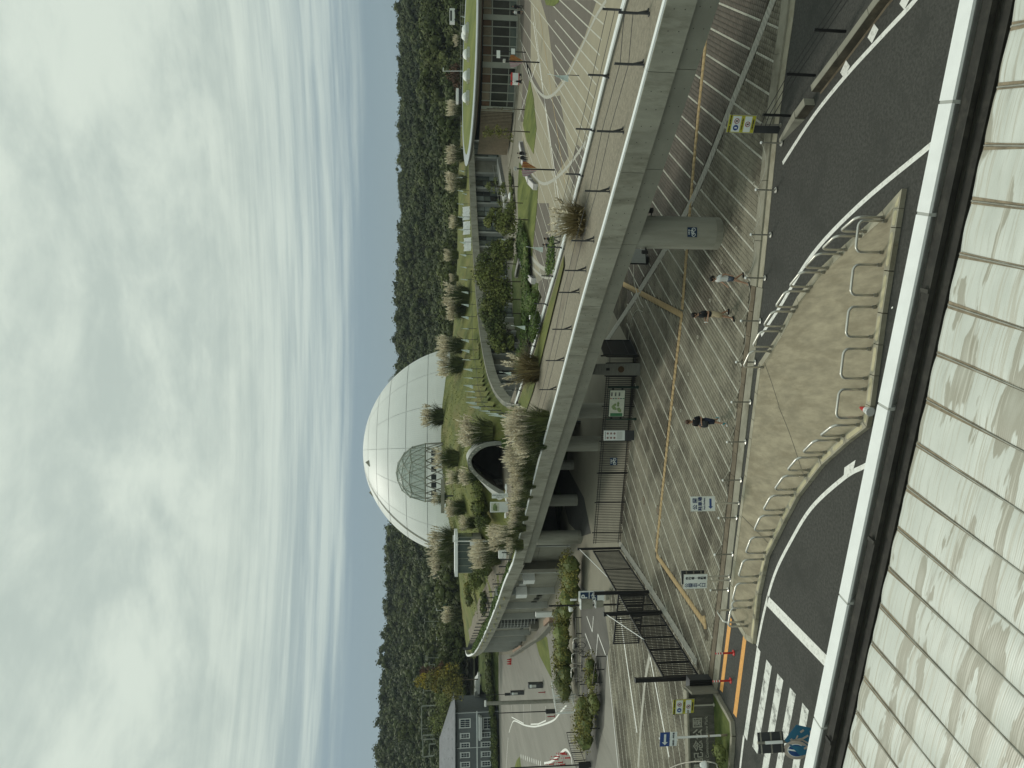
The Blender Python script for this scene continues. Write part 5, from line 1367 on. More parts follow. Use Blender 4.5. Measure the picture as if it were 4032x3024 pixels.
# ------------------------------------------------------------------ great white dome
DC, DR = Vector((-14.5, 160.0, 6.0)), 22.7
def dome_mat():
    m = bpy.data.materials.new('dome_sheet'); m.use_nodes = True; N, L = m.node_tree.nodes, m.node_tree.links; b = N['Principled BSDF']
    b.inputs['Roughness'].default_value = .5
    tcn = N.new('ShaderNodeNewGeometry'); sub_ = N.new('ShaderNodeVectorMath'); sub_.operation = 'SUBTRACT'; L.new(tcn.outputs['Position'], sub_.inputs[0]); sub_.inputs[1].default_value = DC
    gr_ = N.new('ShaderNodeTexGradient'); gr_.gradient_type = 'RADIAL'; L.new(sub_.outputs[0], gr_.inputs[0])
    mu = N.new('ShaderNodeMath'); mu.operation = 'MULTIPLY'; L.new(gr_.outputs[0], mu.inputs[0]); mu.inputs[1].default_value = 300.0
    fr_ = N.new('ShaderNodeMath'); fr_.operation = 'FRACT'; L.new(mu.outputs[0], fr_.inputs[0])
    rp_ = N.new('ShaderNodeValToRGB'); e = rp_.color_ramp.elements; e[0].position = .0; e[0].color = (.72, .74, .71, 1); e[1].position = .16; e[1].color = (.84, .85, .82, 1); L.new(fr_.outputs[0], rp_.inputs[0])
    nz = N.new('ShaderNodeTexNoise'); nz.inputs['Scale'].default_value = .16; nz.inputs['Detail'].default_value = 6; L.new(tcn.outputs['Position'], nz.inputs['Vector'])
    mr = N.new('ShaderNodeMapRange'); L.new(nz.outputs['Fac'], mr.inputs[0]); mr.inputs[1].default_value = .3; mr.inputs[2].default_value = .7; mr.inputs[3].default_value = .93; mr.inputs[4].default_value = 1.05
    vm = N.new('ShaderNodeVectorMath'); vm.operation = 'SCALE'; L.new(rp_.outputs[0], vm.inputs[0]); L.new(mr.outputs[0], vm.inputs[3]); L.new(vm.outputs[0], b.inputs['Base Color'])
    M['dome_sheet'] = m
dome_mat()
mat('seam_grey', (.68, .70, .67), .7, .1, 1)
dm = thing('white_dome', 'huge white ribbed metal dome rising behind the grass mound', 'dome', (DC.x, DC.y, 6))
def sph(el, az, r=DR): return DC + Vector((math.cos(el) * math.sin(az), -math.cos(el) * math.cos(az), math.sin(el))) * r
zr = [6, 14.6, 18.8, 22.4, 24.9, 26.9, 28.4, 28.69]; els = [math.asin(min(1, (z - 6) / DR)) for z in zr]
inner = MB()
for k in range(24):
    e0, e1 = math.pi / 2 * k / 24, math.pi / 2 * (k + 1) / 24
    inner.strip([sph(e0, 2 * math.pi * j / 48, DR - .10) for j in range(49)], [sph(e1, 2 * math.pi * j / 48, DR - .10) for j in range(49)])
inner.build('inner_shell', 'seam_grey', dm, smooth=True)
for bi, (e0, e1) in enumerate(zip(els, els[1:])):
    ns = 16 if bi < 4 else (8 if bi < 6 else 1)
    for sct in range(ns):
        a0_, a1_ = 2 * math.pi * sct / ns + .11, 2 * math.pi * (sct + 1) / ns + .11; pad = .085 / DR
        rows = 5; cols = max(6, 48 // ns); mm = MB(); grid = []
        for i in range(rows + 1):
            e = (e0 + pad * .7) + (e1 - e0 - 1.4 * pad) * i / rows; pa = (pad * .45 / max(.05, math.cos(e))) if ns > 1 else 0
            grid.append([sph(e, (a0_ + pa) + (a1_ - a0_ - 2 * pa) * j / cols) for j in range(cols + 1)])
        for r0, r1 in zip(grid, grid[1:]): mm.strip(r0, r1)
        mm.build('roof_panel', 'dome_sheet', dm, smooth=True)
az_l = rad(-62)
rl = [sph(e, az_l + .35 * (e - .2), DR + .12) for e in np.linspace(.2, 1.42, 30)]
MB().strip(rl, [sph(e, az_l + .03 + .35 * (e - .2), DR + .12) for e in np.linspace(.2, 1.42, 30)]).build('ladder_strip', 'concrete_fair', dm)
for az, e in ((-.25, 1.12), (-1.15, 1.10)):
    p = sph(e, az, DR + .1); MB().add([p, p + Vector((1.9, .2, -.7)), p + Vector((.9, .5, .9)), p + Vector((.3, 1.2, .1))], [(0, 1, 2), (0, 2, 3), (1, 3, 2), (0, 3, 1)]).build('dormer_vent', 'concrete_fair', dm)

# ------------------------------------------------------------------ small geodesic glass dome on steel legs
GP = Vector((-15.6, 128.5, 14.8)); GR = 5.05
mg = mat('glass_dome', (.42, .50, .45), .10, .12, .4, spec=.6, alpha=.50)
gd_ = thing('glass_dome', 'small geodesic glass dome on slanted steel legs before the white dome', 'dome', (GP.x, GP.y, 12.2))
bm = bmesh.new(); bmesh.ops.create_icosphere(bm, subdivisions=1, radius=GR)
bmesh.ops.rotate(bm, verts=bm.verts, cent=(0, 0, 0), matrix=Matrix.Rotation(.2, 3, 'Z'))
bmesh.ops.subdivide_edges(bm, edges=list(bm.edges), cuts=2, use_grid_fill=True)
bmesh.ops.triangulate(bm, faces=list(bm.faces))
for v in bm.verts: v.co = v.co.normalized() * GR
for v in bm.verts:
    if abs(v.co.z) < GR * .20: v.co.z = 0
    if v.co.z == 0:
        l = v.co.xy.length; v.co.x *= GR / l; v.co.y *= GR / l
up_f = [f for f in bm.faces if f.calc_center_median().z > .15 and min(v.co.z for v in f.verts) >= -.01]
for f in up_f: MB().add([GP + v.co * 1.0 for v in f.verts], [tuple(range(len(f.verts)))]).build('pane', 'glass_dome', gd_)
es = set(e for f in up_f for e in f.edges)
for e in es: MB().tube([GP + e.verts[0].co * 1.005, GP + e.verts[1].co * 1.005], .075, 5).build('strut', 'frame_green', gd_)
for v in set(v for f in up_f for v in f.verts): MB().lathe([(.0, -.12), (.14, -.06), (.14, .06), (.0, .12)], 6, tuple(GP + v.co * 1.005)).build('node', 'frame_green', gd_)
bm.free()
for k in range(10):
    a = 2 * math.pi * k / 10; p = GP + Vector((math.cos(a), math.sin(a), 0)) * GR; q = GP + Vector((math.cos(a + .3), math.sin(a + .3), 0)) * (GR + .3); q.z = hgt(q.x, q.y) - .1
    q2 = GP + Vector((math.cos(a - .3), math.sin(a - .3), 0)) * (GR + .3); q2.z = hgt(q2.x, q2.y) - .1
    MB().tube([p, q], .10, 6).build('leg', 'steel_dull', gd_); MB().tube([p, q2], .10, 6).build('leg', 'steel_dull', gd_)
for k in range(6): MB().box(tuple(GP + Vector((-3.5 + k * 1.4, -1.0, -1.5))), (.9, .5, .9)).build('inner_cabinet', 'frame_dark', gd_)

# ------------------------------------------------------------------ tunnel shell in the mound
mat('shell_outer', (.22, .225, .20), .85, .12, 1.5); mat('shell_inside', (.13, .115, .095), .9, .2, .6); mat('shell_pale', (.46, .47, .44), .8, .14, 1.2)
tn = thing('tunnel_portal', 'shell-shaped grey concrete tunnel mouth with flared side in the grass mound', 'tunnel', Vector((-8.5, 73, 5.35)))
prof_px = [(1752, 2008), (1753, 1960), (1760, 1915), (1778, 1882), (1802, 1860), (1822, 1856), (1850, 1868), (1885, 1905), (1915, 1948), (1935, 1985), (1944, 2008)]
out_px = [(1740, 2008), (1741, 1958), (1748, 1906), (1768, 1869), (1798, 1846), (1824, 1841), (1857, 1855), (1894, 1893), (1926, 1936), (1950, 1976), (1962, 2008)]
def tp(lst, y, sc=1.0):
    o = []
    for Y, X in lst:
        p = far(X, Y, 73.0); o.append(Vector((-8.5 + (p.x + 8.5) * sc, y, 5.35 + (p.z - 5.35) * (1 if sc >= 1 else sc))))
    return smoothline(o, 4)
pi0, po0 = tp(prof_px, 73.0), tp(out_px, 73.0)
pi1, po1 = tp(prof_px, 84.0, .92), tp(out_px, 84.0, .95)
MB().strip(pi0, po0).strip(raise_([p + Vector((0, .35, 0)) for p in po0], 0), po0).build('rim', 'shell_outer', tn, smooth=False)
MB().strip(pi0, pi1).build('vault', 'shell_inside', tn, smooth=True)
MB().strip([p + Vector((0, .35, 0)) for p in po0], po1).build('outer_shell', 'shell_pale', tn, smooth=True)
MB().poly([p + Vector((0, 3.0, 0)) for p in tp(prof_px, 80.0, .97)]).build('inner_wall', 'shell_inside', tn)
MB().poly([Vector((-12, 72.6, 5.39)), Vector((-5.2, 72.6, 5.39)), Vector((-5.2, 84, 5.39)), Vector((-12, 84, 5.39))]).build('floor', 'garden_path', tn)
legl = [p for p in po0 if p.x < -9.2]
flr = [Vector((p.x - 1.2 * (1 - (p.z - 5.3) / 4.0) - .15, p.y + .5 + 1.6 * (p.z - 5.3) / 4.0, max(5.3, p.z - .25))) for p in legl]
MB().strip(legl, flr).build('flared_side', 'shell_pale', tn, smooth=True)
for k in range(11): MB().box(tuple(po0[10 + k * 2] .lerp(pi0[10 + k * 2], .45) + Vector((0, -.012, 0))), (.10, .02, .16)).build('name_character', 'paver_white', tn)
for k in range(5):
    for x in (-6.5, -10.4): MB().bar((x, 75 + k * .9, 5.4), (x, 75 + k * .9, 6.5), .05).build('handrail_post', 'steel_dull', tn)
for x in (-6.5, -10.4):
    for z in (5.95, 6.45): MB().bar((x, 75, z), (x, 78.8, z), .05).build('handrail', 'steel_dull', tn)
def free_board(name, label, X0, X1, Y0, Y1, d, m='white_board'):
    a = far(X1, Y1, d); b = far(X0, Y0, d); w = abs(b.x - a.x); c = (a + b) / 2; zb = min(a.z, b.z); zt = max(a.z, b.z); gz = hgt(c.x, d)
    o = thing(name, label, 'sign', (c.x, d, gz))
    MB().box((0, 0, (zb + zt) / 2 - gz), (w, .12, zt - zb)).build('panel', m, o, local=True)
    for sx in (-1, 1): MB().box((sx * w * .35, .02, (zb - gz) / 2), (.08, .08, max(.1, zb - gz))).build('foot', 'steel_dull', o, local=True)
    return o, w, zb - gz, zt - gz
o, w, z0_, z1_ = free_board('information_board', 'white board with a pale landscape map left of the tunnel mouth', 1930, 2000, 1977, 2016, 66.5)
MB().box((0, -.07, z1_ - .45), (w * .8, .01, .75)).build('map_picture', 'map_paper', o, local=True)
RM = random.Random(9)
for i in range(7): arrow(o, [(RM.uniform(-.3, .3) * w + .12 * math.cos(a), z1_ - .45 + RM.uniform(-.03, .03) + .2 * math.sin(a)) for a in [2 * math.pi * k / 7 for k in range(7)]], 'map_green', -.085 - .001 * i)
o, w, z0_, z1_ = free_board('name_board', 'narrow white board with two upright lines of lettering beside the tunnel', 1937, 2000, 1944, 1961, 67.5)
for i, chh in enumerate('地球市民交流センター'): lettering(chh, .13, 'ink', o, (.07, -.07, z1_ - .10 - i * .135))
lettering('Global Center', .13, 'ink', o, (-.10, -.07, (z0_ + z1_) / 2), ry=rad(90))
# tarpaulin-wrapped edging along the garden path
for i, (X, Y, n_) in enumerate(((2002, 1768, 3), (2005, 1905, 5), (2003, 1985, 4))):
    o = thing('wrapped_edging', ['white wrapped bundle right of the tunnel mouth', 'white wrapped edging at the left foot of the tunnel mouth', 'white wrapped edging below the landscape map board'][i], 'cover', site(X, Y, 5.4))
    m = MB()
    q = site(X, Y, 5.4); pts = [q + Vector((k * -.35, -.05 * math.sin(k * 2), .22 + .06 * math.sin(k * 3.1))) for k in range(n_ + 1)]
    m.tube(pts, [.20 + .05 * math.sin(k * 2.2) for k in range(n_ + 1)], 9).build('wrap', 'sheet_white', o, smooth=True)
# shelter with flat white canopy
sh = thing('glass_shelter', 'glazed lift shelter with flat white canopy among the pampas grass', 'shelter', Vector((-20.2, 82, 6.2)))
a, b = far(1800, 2095, 82), far(1800, 2260, 82); cxm = (a.x + b.x) / 2; w = abs(a.x - b.x)
MB().box((cxm, 82.4, a.z + .12), (w, 3.2, .34)).build('canopy', 'coping_white', sh)
MB().box((cxm - .1, 82.6, a.z - .9), (w * .84, 2.4, 1.75)).build('glass_box', 'glass_green', sh)
for k in range(6): MB().box((cxm - w * .42 - .1 + w * .84 * k / 5, 81.36, a.z - .9), (.06, .06, 1.75)).build('mullion', 'frame_green', sh)
MB().box((cxm - .1, 82.6, a.z - 2.2), (w * .84, 2.5, 1.0)).build('base_wall', 'concrete_fair', sh)
def lamp_pole(X0, X1, Y, d, label, m='white_metal', twin=False, name='lamp_post'):
    t, b = far(X0, Y, d), far(X1, Y, d); o = thing(name, label, 'lamp', b)
    MB().cone(b, t, .085, .06, 8).build('pole', m, o)
    for sx in ((-1, 1) if twin else (1,)):
        MB().box(tuple(t + Vector((sx * .3, -.05, .0))), (.7, .3, .16)).build('lamp_head', m, o)
    return o
o = lamp_pole(1786, 1990, 2131, 80, 'white mast with cameras and a box beside the glass shelter')
mt = far(1865, 2140, 79.8); MB().box(tuple(mt), (.5, .35, .8)).build('control_box', 'white_metal', o)
for k in (-1, 1): MB().lathe([(.0, -.16), (.14, -.08), (.14, .06), (.0, .1)], 8, tuple(far(1800, 2131 + k * 12, 79.8))).build('camera', 'white_metal', o)
bx = thing('utility_box', 'small white utility box on the grass edge left of the wire fence', 'box', site(1990, 2180, 5.7)); q = far(1978, 2182, 70.5)
MB().box(tuple(q), (.75, .5, .75)).build('case', 'white_metal', bx); MB().box(tuple(q - Vector((0, 0, .9))), (.15, .15, 1.1)).build('stem', 'steel_dull', bx)
cn = thing('garden_bench_canopy', 'long pale flat beam shelter half hidden by pampas before the glass dome', 'shelter', hit(1770, 1960)); q1, q2 = far(1746, 1888, 104), far(1740, 2018, 104)
MB().box(tuple((q1 + q2) / 2), (abs(q1.x - q2.x), 1.2, .5), rz=rad(3)).build('beam', 'concrete_fair', cn)
for t_ in (.12, .5, .88): p = q1.lerp(q2, t_); MB().bar((p.x, p.y, hgt(p.x, p.y)), p, .2).build('support', 'frame_dark', cn)
# raised car park terrace behind the road, grass verge on the bridge
struct('terrace', MB().add([(-67, 151, .0), (-38, 149, .0), (-38, 157, 3.0), (-67, 158, 3.0), (-38, 205, 3.4), (-72, 205, 3.4), (-70, 175, 0)], [(0, 1, 2, 3), (3, 2, 4, 5), (0, 3, 5, 6)]), 'lawn_dark')
vg = [p for p in fr2 if p.y > 40.5]
wv = [min(2.6, .7 + (p.y - 40.5) * .13) for p in vg]
a_ = offset(vg, .63); b_ = []
for i, p in enumerate(vg): b_.append(offset(vg, .63 + wv[i])[i])
struct('verge', MB().strip(at_z(a_, 5.36), at_z(b_, 5.43)), 'mound_grass')

fv = [p for p in f2]
struct('roof_verge', MB().strip([Vector((p.x, p.y, q.z + .01)) for p, q in zip(offset(fv, -.45), fv)], [Vector((p.x, p.y, max(q.z + .05, hgt(p.x, p.y) + .10))) for p, q in zip(offset(fv, -1.9), fv)]).strip([Vector((p.x, p.y, max(q.z + .05, hgt(p.x, p.y) + .10))) for p, q in zip(offset(fv, -1.9), fv)], [Vector((p.x, p.y, hgt(p.x, p.y) + .02)) for p in offset(fv, -3.4)]), 'mound_grass', smooth=True)
# ------------------------------------------------------------------ foliage: leaf-sized faces through the crown's volume
leafmat('leaf_forest', (.032, .046, .015), (.074, .088, .027), .05, .30)
leafmat('leaf_forest_pale', (.054, .070, .020), (.100, .114, .034), .05, .30)
leafmat('leaf_dark', (.058, .080, .027), (.130, .150, .046), .5, .5)
leafmat('leaf_mid', (.100, .126, .036), (.200, .215, .064), .6, .5)
leafmat('leaf_light', (.115, .125, .030), (.185, .180, .048), .6, .4)
leafmat('leaf_yellow', (.20, .175, .025), (.36, .27, .03), .5, .4)
leafmat('leaf_hedge', (.080, .092, .024), (.235, .210, .052), .45, .5)
leafmat('leaf_red', (.075, .040, .025), (.12, .06, .03), .5, .4)
leafmat('plume', (.60, .54, .41), (.84, .77, .61), .8, .25)
leafmat('plume_pale', (.66, .60, .46), (.90, .83, .66), .8, .2)
leafmat('blade', (.055, .078, .030), (.125, .140, .052), .6, .45)
leafmat('blade_dry', (.15, .125, .062), (.25, .205, .105), .6, .4)
leafmat('fern', (.055, .10, .024), (.125, .18, .045), .8, .45)
mat('bark', (.09, .075, .055), .95, .25, 6, bump=.6, bscale=20, stretch=(1, 1, .3))
NR = np.random.RandomState(17)
def leaf_quads(centers, normals, size, rs):
    n = len(centers); nr = normals / (np.linalg.norm(normals, axis=1, keepdims=True) + 1e-9)
    nr = nr + rs.normal(0, .55, (n, 3)); nr /= np.linalg.norm(nr, axis=1, keepdims=True)
    h = rs.normal(0, 1, (n, 3)); a = np.cross(nr, h); a /= np.linalg.norm(a, axis=1, keepdims=True) + 1e-9; b = np.cross(nr, a)
    s = (size * rs.uniform(.6, 1.35, n))[:, None]
    V = np.stack([centers - a * s * .5 - b * s * .15, centers - a * s * .05 - b * s * .38, centers + a * s * .5 + b * s * .1, centers + a * s * .0 + b * s * .40], 1).reshape(-1, 3)
    return V, (np.arange(n)[:, None] * 4 + np.arange(4)[None])
def clump_points(rs, lobes, n):            # lobes: (cx,cy,cz,rx,ry,rz)
    lb_ = np.array(lobes); w = (lb_[:, 3] * lb_[:, 4] + lb_[:, 3] * lb_[:, 5]); k = rs.choice(len(lb_), n, p=w / w.sum())
    d = rs.normal(0, 1, (n, 3)); d /= np.linalg.norm(d, axis=1, keepdims=True); d[:, 2] = np.where(d[:, 2] < -.35, -d[:, 2] * .6, d[:, 2])
    r = 1 - .45 * rs.rand(n) ** 2.2
    return lb_[k, :3] + d * lb_[k, 3:] * r[:, None], d / lb_[k, 3:]
ICO = None
def ico(sub=1):
    bm_ = bmesh.new(); bmesh.ops.create_icosphere(bm_, subdivisions=sub, radius=1); v = np.array([x.co[:] for x in bm_.verts]); f = np.array([[q.index for q in p.verts] for p in bm_.faces]); bm_.free(); return v, f
ICV, ICF = ico(1)
def lobes_for(rs, h, w, n, taper=.55):
    out = []
    for i in range(n):
        a = rs.rand() * 6.28; t = rs.rand(); zz = h * (.30 + .62 * t); rr = w * (.55 * (1 - t * taper)) * rs.rand() ** .5
        s = w * (.26 + .16 * rs.rand()) * (1 - .25 * t); out.append((rr * math.cos(a), rr * math.sin(a), zz, s, s, s * .85))
    return out
# ---- far wooded hills (one mass)
def hill_np(x, y):
    x, y = np.asarray(x, float), np.asarray(y, float)
    ridge = np.interp(x, [-330, -228, -150, -100, -70, 0, 120, 228, 330], [43, 42.5, 39.5, 37.5, 35.0, 31.0, 30.2, 30.2, 31])
    t = np.clip((y - 205) / 225, 0, 1); s = t * t * (3 - 2 * t) * .55 + t * .45
    spur = 4.5 * np.sin(x * .028 + 1.3) * np.sin(y * .021) * np.sin(np.pi * t) + 2.2 * np.sin(x * .06 + y * .03)
    z = 4 + (ridge - 4) * s + spur * np.clip(t * 3, 0, 1) * np.clip((1 - t) * 3, 0, 1)
    return np.where(y > 430, ridge - (y - 430) * .25, z)
hx, hy = np.arange(-420, 421, 20.0), np.arange(170, 640, 15.0)
HX, HY = np.meshgrid(hx, hy); HZ = hill_np(HX, HY); nx_ = len(hx)
hf = [(j * nx_ + i, j * nx_ + i + 1, (j + 1) * nx_ + i + 1, (j + 1) * nx_ + i) for j in range(len(hy) - 1) for i in range(nx_ - 1)]
mat('forest_floor', (.03, .035, .015), 1, .3, .1)
hl = fast_mesh('hills', np.stack([HX.ravel(), HY.ravel(), HZ.ravel()], 1), hf, 'forest_floor'); hl['kind'] = 'structure'
def forest(name, pts, m, qn, size):
    protos = []
    for k in range(6):
        rs = np.random.RandomState(40 + k); lb_ = lobes_for(rs, 1.0, .95, 7); c, nn = clump_points(rs, lb_, qn); V, F = leaf_quads(c, nn, size, rs)
        core = np.concatenate([np.array(l[:3]) + ICV * np.array(l[3:]) * .58 for l in lb_]); cf = np.concatenate([ICF + i * len(ICV) for i in range(len(lb_))])
        protos.append((V, F, core, cf))
    Vs, Fs, Vc, Fc, o1, o2 = [], [], [], [], 0, 0
    for (x, y, z, s, w) in pts:
        V, F, cv, cf = protos[NR.randint(6)]; a = NR.rand() * 6.28; R_ = np.array([[math.cos(a), -math.sin(a), 0], [math.sin(a), math.cos(a), 0], [0, 0, 1]])
        sc_ = np.array([s * w, s * w, s]); Vs.append((V @ R_.T) * sc_ + (x, y, z)); Fs.append(F + o1); o1 += len(V)
        Vc.append((cv @ R_.T) * sc_ + (x, y, z)); Fc.append(cf + o2); o2 += len(cv)
    V = np.concatenate(Vs + Vc); F = np.concatenate(Fs); C = np.concatenate(Fc) + o1
    F = np.concatenate([np.concatenate([F[:, [0, 1, 2]], F[:, [0, 2, 3]]]), C])
    return stuff(fast_mesh(name, V, F, m))
pts = []
y = 196.0
while y < 446:
    stp = 4.6 + (y - 196) * .004; x = -.60 * y - 12
    while x < .58 * y + 12:
        px_, py_ = x + NR.uniform(-2, 2), y + NR.uniform(-2, 2); s = NR.choice((.8, 1, 1, 1.3)) * NR.uniform(5.0, 7.5)
        pts.append((px_, py_, float(hill_np(px_, py_)) - 1.5, s, NR.uniform(.95, 1.3))); x += stp * NR.uniform(.85, 1.15)
    y += stp * .95
sel_ = NR.rand(len(pts)) < .13
forest('woodland', [p for p, s_ in zip(pts, sel_) if not s_], 'leaf_forest', 120, .105)
forest('woodland_pale_crowns', [p for p, s_ in zip(pts, sel_) if s_], 'leaf_forest_pale', 120, .105)
# nearer belt of mixed trees in front of the hills
pts = []
for i in range(230):
    y = NR.uniform(176, 200); x = NR.uniform(-.58 * y, .56 * y)
    if -44 < x < 16 and y < 190: continue
    pts.append((x, y, 3.0 if x > 20 else 4.0, NR.uniform(6.0, 9.5), NR.uniform(.9, 1.2)))
forest('woodland_edge', pts, 'leaf_forest_pale', 360, .095)
pts = []
for i in range(16):
    y = NR.uniform(196, 216); x = NR.uniform(84, .55 * y); pts.append((x, y, 7.0 + NR.rand() * 3, NR.uniform(6.5, 9.5), 1.0))
for i in range(5): pts.append((NR.uniform(-128, -92), NR.uniform(250, 330), 14 + NR.rand() * 6, NR.uniform(6, 9), 1.0))
forest('woodland_pale_edge', pts, 'leaf_forest_pale', 420, .10)
# bluish far range
mr_ = MB(); A = []
mat('far_range', (.06, .075, .05), 1, .2, .002)
rgx = np.linspace(-1500, 1500, 121); rz2 = [270 + 105 * math.exp(-((x - 5) / 75) ** 2) + 22 * math.sin(x * .011) + 10 * math.sin(x * .043) for x in rgx]
mr_.strip([Vector((x, 5400, z)) for x, z in zip(rgx, rz2)], [Vector((x * .9, 3700, -5)) for x in rgx]).strip([Vector((x, 5400, z)) for x, z in zip(rgx, rz2)], [Vector((x, 7000, -5)) for x in rgx])
struct('far_mountains', mr_, 'far_range', smooth=True)

# ---- single trees
def tree(label, base, h, w, m, n=2600, size=.22, trunk_h=None, lobes=11, seed=1, name='tree', cat='tree', grp=None, multi=1, taper=.55):
    rs = np.random.RandomState(seed); o = thing(name, label, cat, base, 0, grp)
    lb_ = [(a * 1, b_ * 1, c * 1, d, e, f_) for a, b_, c, d, e, f_ in lobes_for(rs, h, w, lobes, taper)]
    c, nn = clump_points(rs, lb_, n); V, F = leaf_quads(c, nn, size, rs); V[:, 2] = np.maximum(V[:, 2], .02)
    fast_mesh('crown', V, F, m, o)
    tb = MB(); th = trunk_h or h * .45
    for k in range(multi):
        a = rs.rand() * 6.28; dx, dy = (.0, .0) if multi == 1 else (.25 * math.cos(a), .25 * math.sin(a))
        tb.tube([(dx, dy, -.1), (dx * 1.5 + .04, dy * 1.5, th * .5), (dx * 2, dy * 2 + .05, th)], [.045 * h ** .7 * .55, .035 * h ** .7 * .5, .02 * h ** .7 * .5], 7)
    tb.build('trunk', 'bark', o, local=True)
    lm = MB()
    for l in lb_[:7]: lm.tube([(0, 0, th * .75), (l[0] * .5, l[1] * .5, (th + l[2]) * .5), (l[0] * .9, l[1] * .9, l[2])], [.03 * h ** .6 * .5, .02 * h ** .6 * .5, .008 * h ** .6], 5)
    lm.build('limbs', 'bark', o, local=True); return o
def px_tree(label, Xb, Y, Xtop, wpx, m, zb=0.0, depth=None, **k):
    b = site(Xb, Y, zb) if depth is None else far(Xb, Y, depth)
    if depth is not None: b = Vector((b.x, b.y, b.z))
    h = (far(Xtop, Y, b.y).z - b.z); w = wpx / FPX * b.y * .62
    return tree(label, b, h, w, m, **k)
px_tree('slender young tree with sparse yellow-green leaves before the timber screen', 2088, 520, 1888, 100, 'leaf_light', n=420, size=.24, lobes=14, seed=3, trunk_h=4.2)
px_tree('thin bare young tree before the glass of the oval pavilion', 2068, 432, 1905, 22, 'leaf_light', n=40, size=.15, seed=4, trunk_h=5.6)
px_tree('small loose tree before the blinds of the curved hall', 2043, 735, 1900, 85, 'leaf_mid', n=600, size=.22, seed=5, trunk_h=4.0)
px_tree('thin sapling tree right of the bushy round tree on the lawn', 2060, 800, 1930, 45, 'leaf_mid', n=160, size=.2, seed=6, trunk_h=4.0)
px_tree('bushy round tree on the lawn before the curved hall', 2082, 866, 1905, 160, 'leaf_mid', n=3600, size=.30, seed=7)
for i, (Xb, Y, Xt, w, m, lab) in enumerate(((2060, 985, 1935, 110, 'leaf_mid', 'low leafy tree right of the dense tree group'), (2040, 1040, 1880, 170, 'leaf_dark', 'dark dense tree at the right of the group before the hall'), (2062, 1110, 1878, 200, 'leaf_mid', 'large mid green tree in the middle of the dense group'),
        (2058, 1180, 1900, 150, 'leaf_mid', 'light brown-green tree behind the white disc lamp'), (2055, 1235, 1888, 170, 'leaf_dark', 'dark tree behind the large pennant'), (2070, 1300, 1905, 150, 'leaf_dark', 'loose dark tree left of the large pennant'), (2078, 1355, 1925, 90, 'leaf_mid', 'small tree at the left end of the group by the hall'))):
    px_tree(lab, Xb, Y, Xt, w * 1.3, m, n=3000, size=.34, seed=20 + i, lobes=13, grp='trees before the curved hall')
# left background trees
tree('tall maple turning yellow at the top behind the hall', far(1880, 2675, 150), 10.5, 6.4, 'leaf_hedge', n=2600, size=.38, seed=31)
tree('yellow crown of the tallest turning tree behind the hall', far(1840, 2668, 154), 11.0, 5.0, 'leaf_yellow', n=1800, size=.36, seed=32)
tree('green round tree between the yellow tree and the grey house', far(1860, 2785, 165), 10.5, 8.6, 'leaf_mid', n=3000, size=.40, seed=33)
tree('dark red-brown tree behind the yellow crown', far(1790, 2650, 175), 8.5, 4.5, 'leaf_red', n=1200, size=.4, seed=34)
tree('rusty leaved tree behind the oval roof left of the roof lamp', far(1830, 305, 165), 3.9, 4.6, 'leaf_red', n=900, size=.35, seed=35)

# ---- hedges and shrubs as cut or loose masses
def hedge(label, pts, h, w, m, n_per_m=260, size=.13, seed=1, name='hedge'):
    rs = np.random.RandomState(seed); ln = resample([Vector(p) for p in pts], .7); o = thing(name, label, 'hedge' if name == 'hedge' else 'shrub', ln[0])
    lb_ = []
    for p in ln:
        for k in range(3): lb_.append((p.x + rs.uniform(-.3, .3) * w, p.y + rs.uniform(-.3, .3) * w, p.z + h * rs.uniform(.35, .62), w * rs.uniform(.38, .55), w * rs.uniform(.38, .55), h * rs.uniform(.34, .48)))
    n = int(n_per_m * .7 * len(ln)); c, nn = clump_points(rs, lb_, n); c[:, 2] = np.maximum(c[:, 2], ln[0].z + .03); V, F = leaf_quads(c, nn, size, rs)
    stuff(fast_mesh('foliage', V - np.array(ln[0]), F, m, o))
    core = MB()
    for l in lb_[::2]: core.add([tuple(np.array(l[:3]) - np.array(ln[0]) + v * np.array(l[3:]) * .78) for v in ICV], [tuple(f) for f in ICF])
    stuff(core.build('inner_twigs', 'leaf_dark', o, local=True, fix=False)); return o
hedge('tall rounded hedge along the bicycle parking, right half behind the bicycle sign', sites([(2300, 2195), (2296, 2245), (2292, 2300), (2290, 2345)], .02), 2.3, 2.6, 'leaf_hedge', 700, .17, 41)
hedge('tall rounded hedge along the bicycle parking, left half above the steel racks', sites([(2262, 2420), (2262, 2480), (2262, 2560), (2264, 2640), (2266, 2690)], .02), 2.2, 2.7, 'leaf_hedge', 700, .17, 42)
hedge('loose shrub strip with dry twigs inside the low rail by the parking lane', sites([(2352, 2600), (2362, 2680), (2368, 2740), (2362, 2800)], .02), 1.2, 1.6, 'leaf_hedge', 380, .15, 43)
hedge('large spreading shrub at the end of the parking lane beside the white frame', sites([(2340, 2790), (2350, 2850), (2345, 2895)], .02), 1.9, 2.4, 'leaf_hedge', 620, .17, 44, 'shrub')
hedge('dark bush at the left margin in the lawn by the name wall', [site(2868, 2985, .1), site(2866, 3060, .1)], .75, 1.0, 'leaf_dark', 600, .09, 45, 'shrub')
hedge('dark clipped hedge along the road before the grey house', [Vector((far(1940, 2605, 152).x, 153, .8)), Vector((far(1940, 2700, 152).x, 153, .8)), Vector((-66, 152, .4)), Vector((-72, 149, .0)), Vector((-84, 147, .0))], 2.0, 3.0, 'leaf_dark', 240, .34, 46)
hedge('low dark planting under the trees before the curved hall', sites([(2062, 930), (2085, 1000), (2090, 1100), (2088, 1200), (2085, 1300), (2080, 1390)], .02), 1.2, 4.2, 'fern', 520, .26, 47)
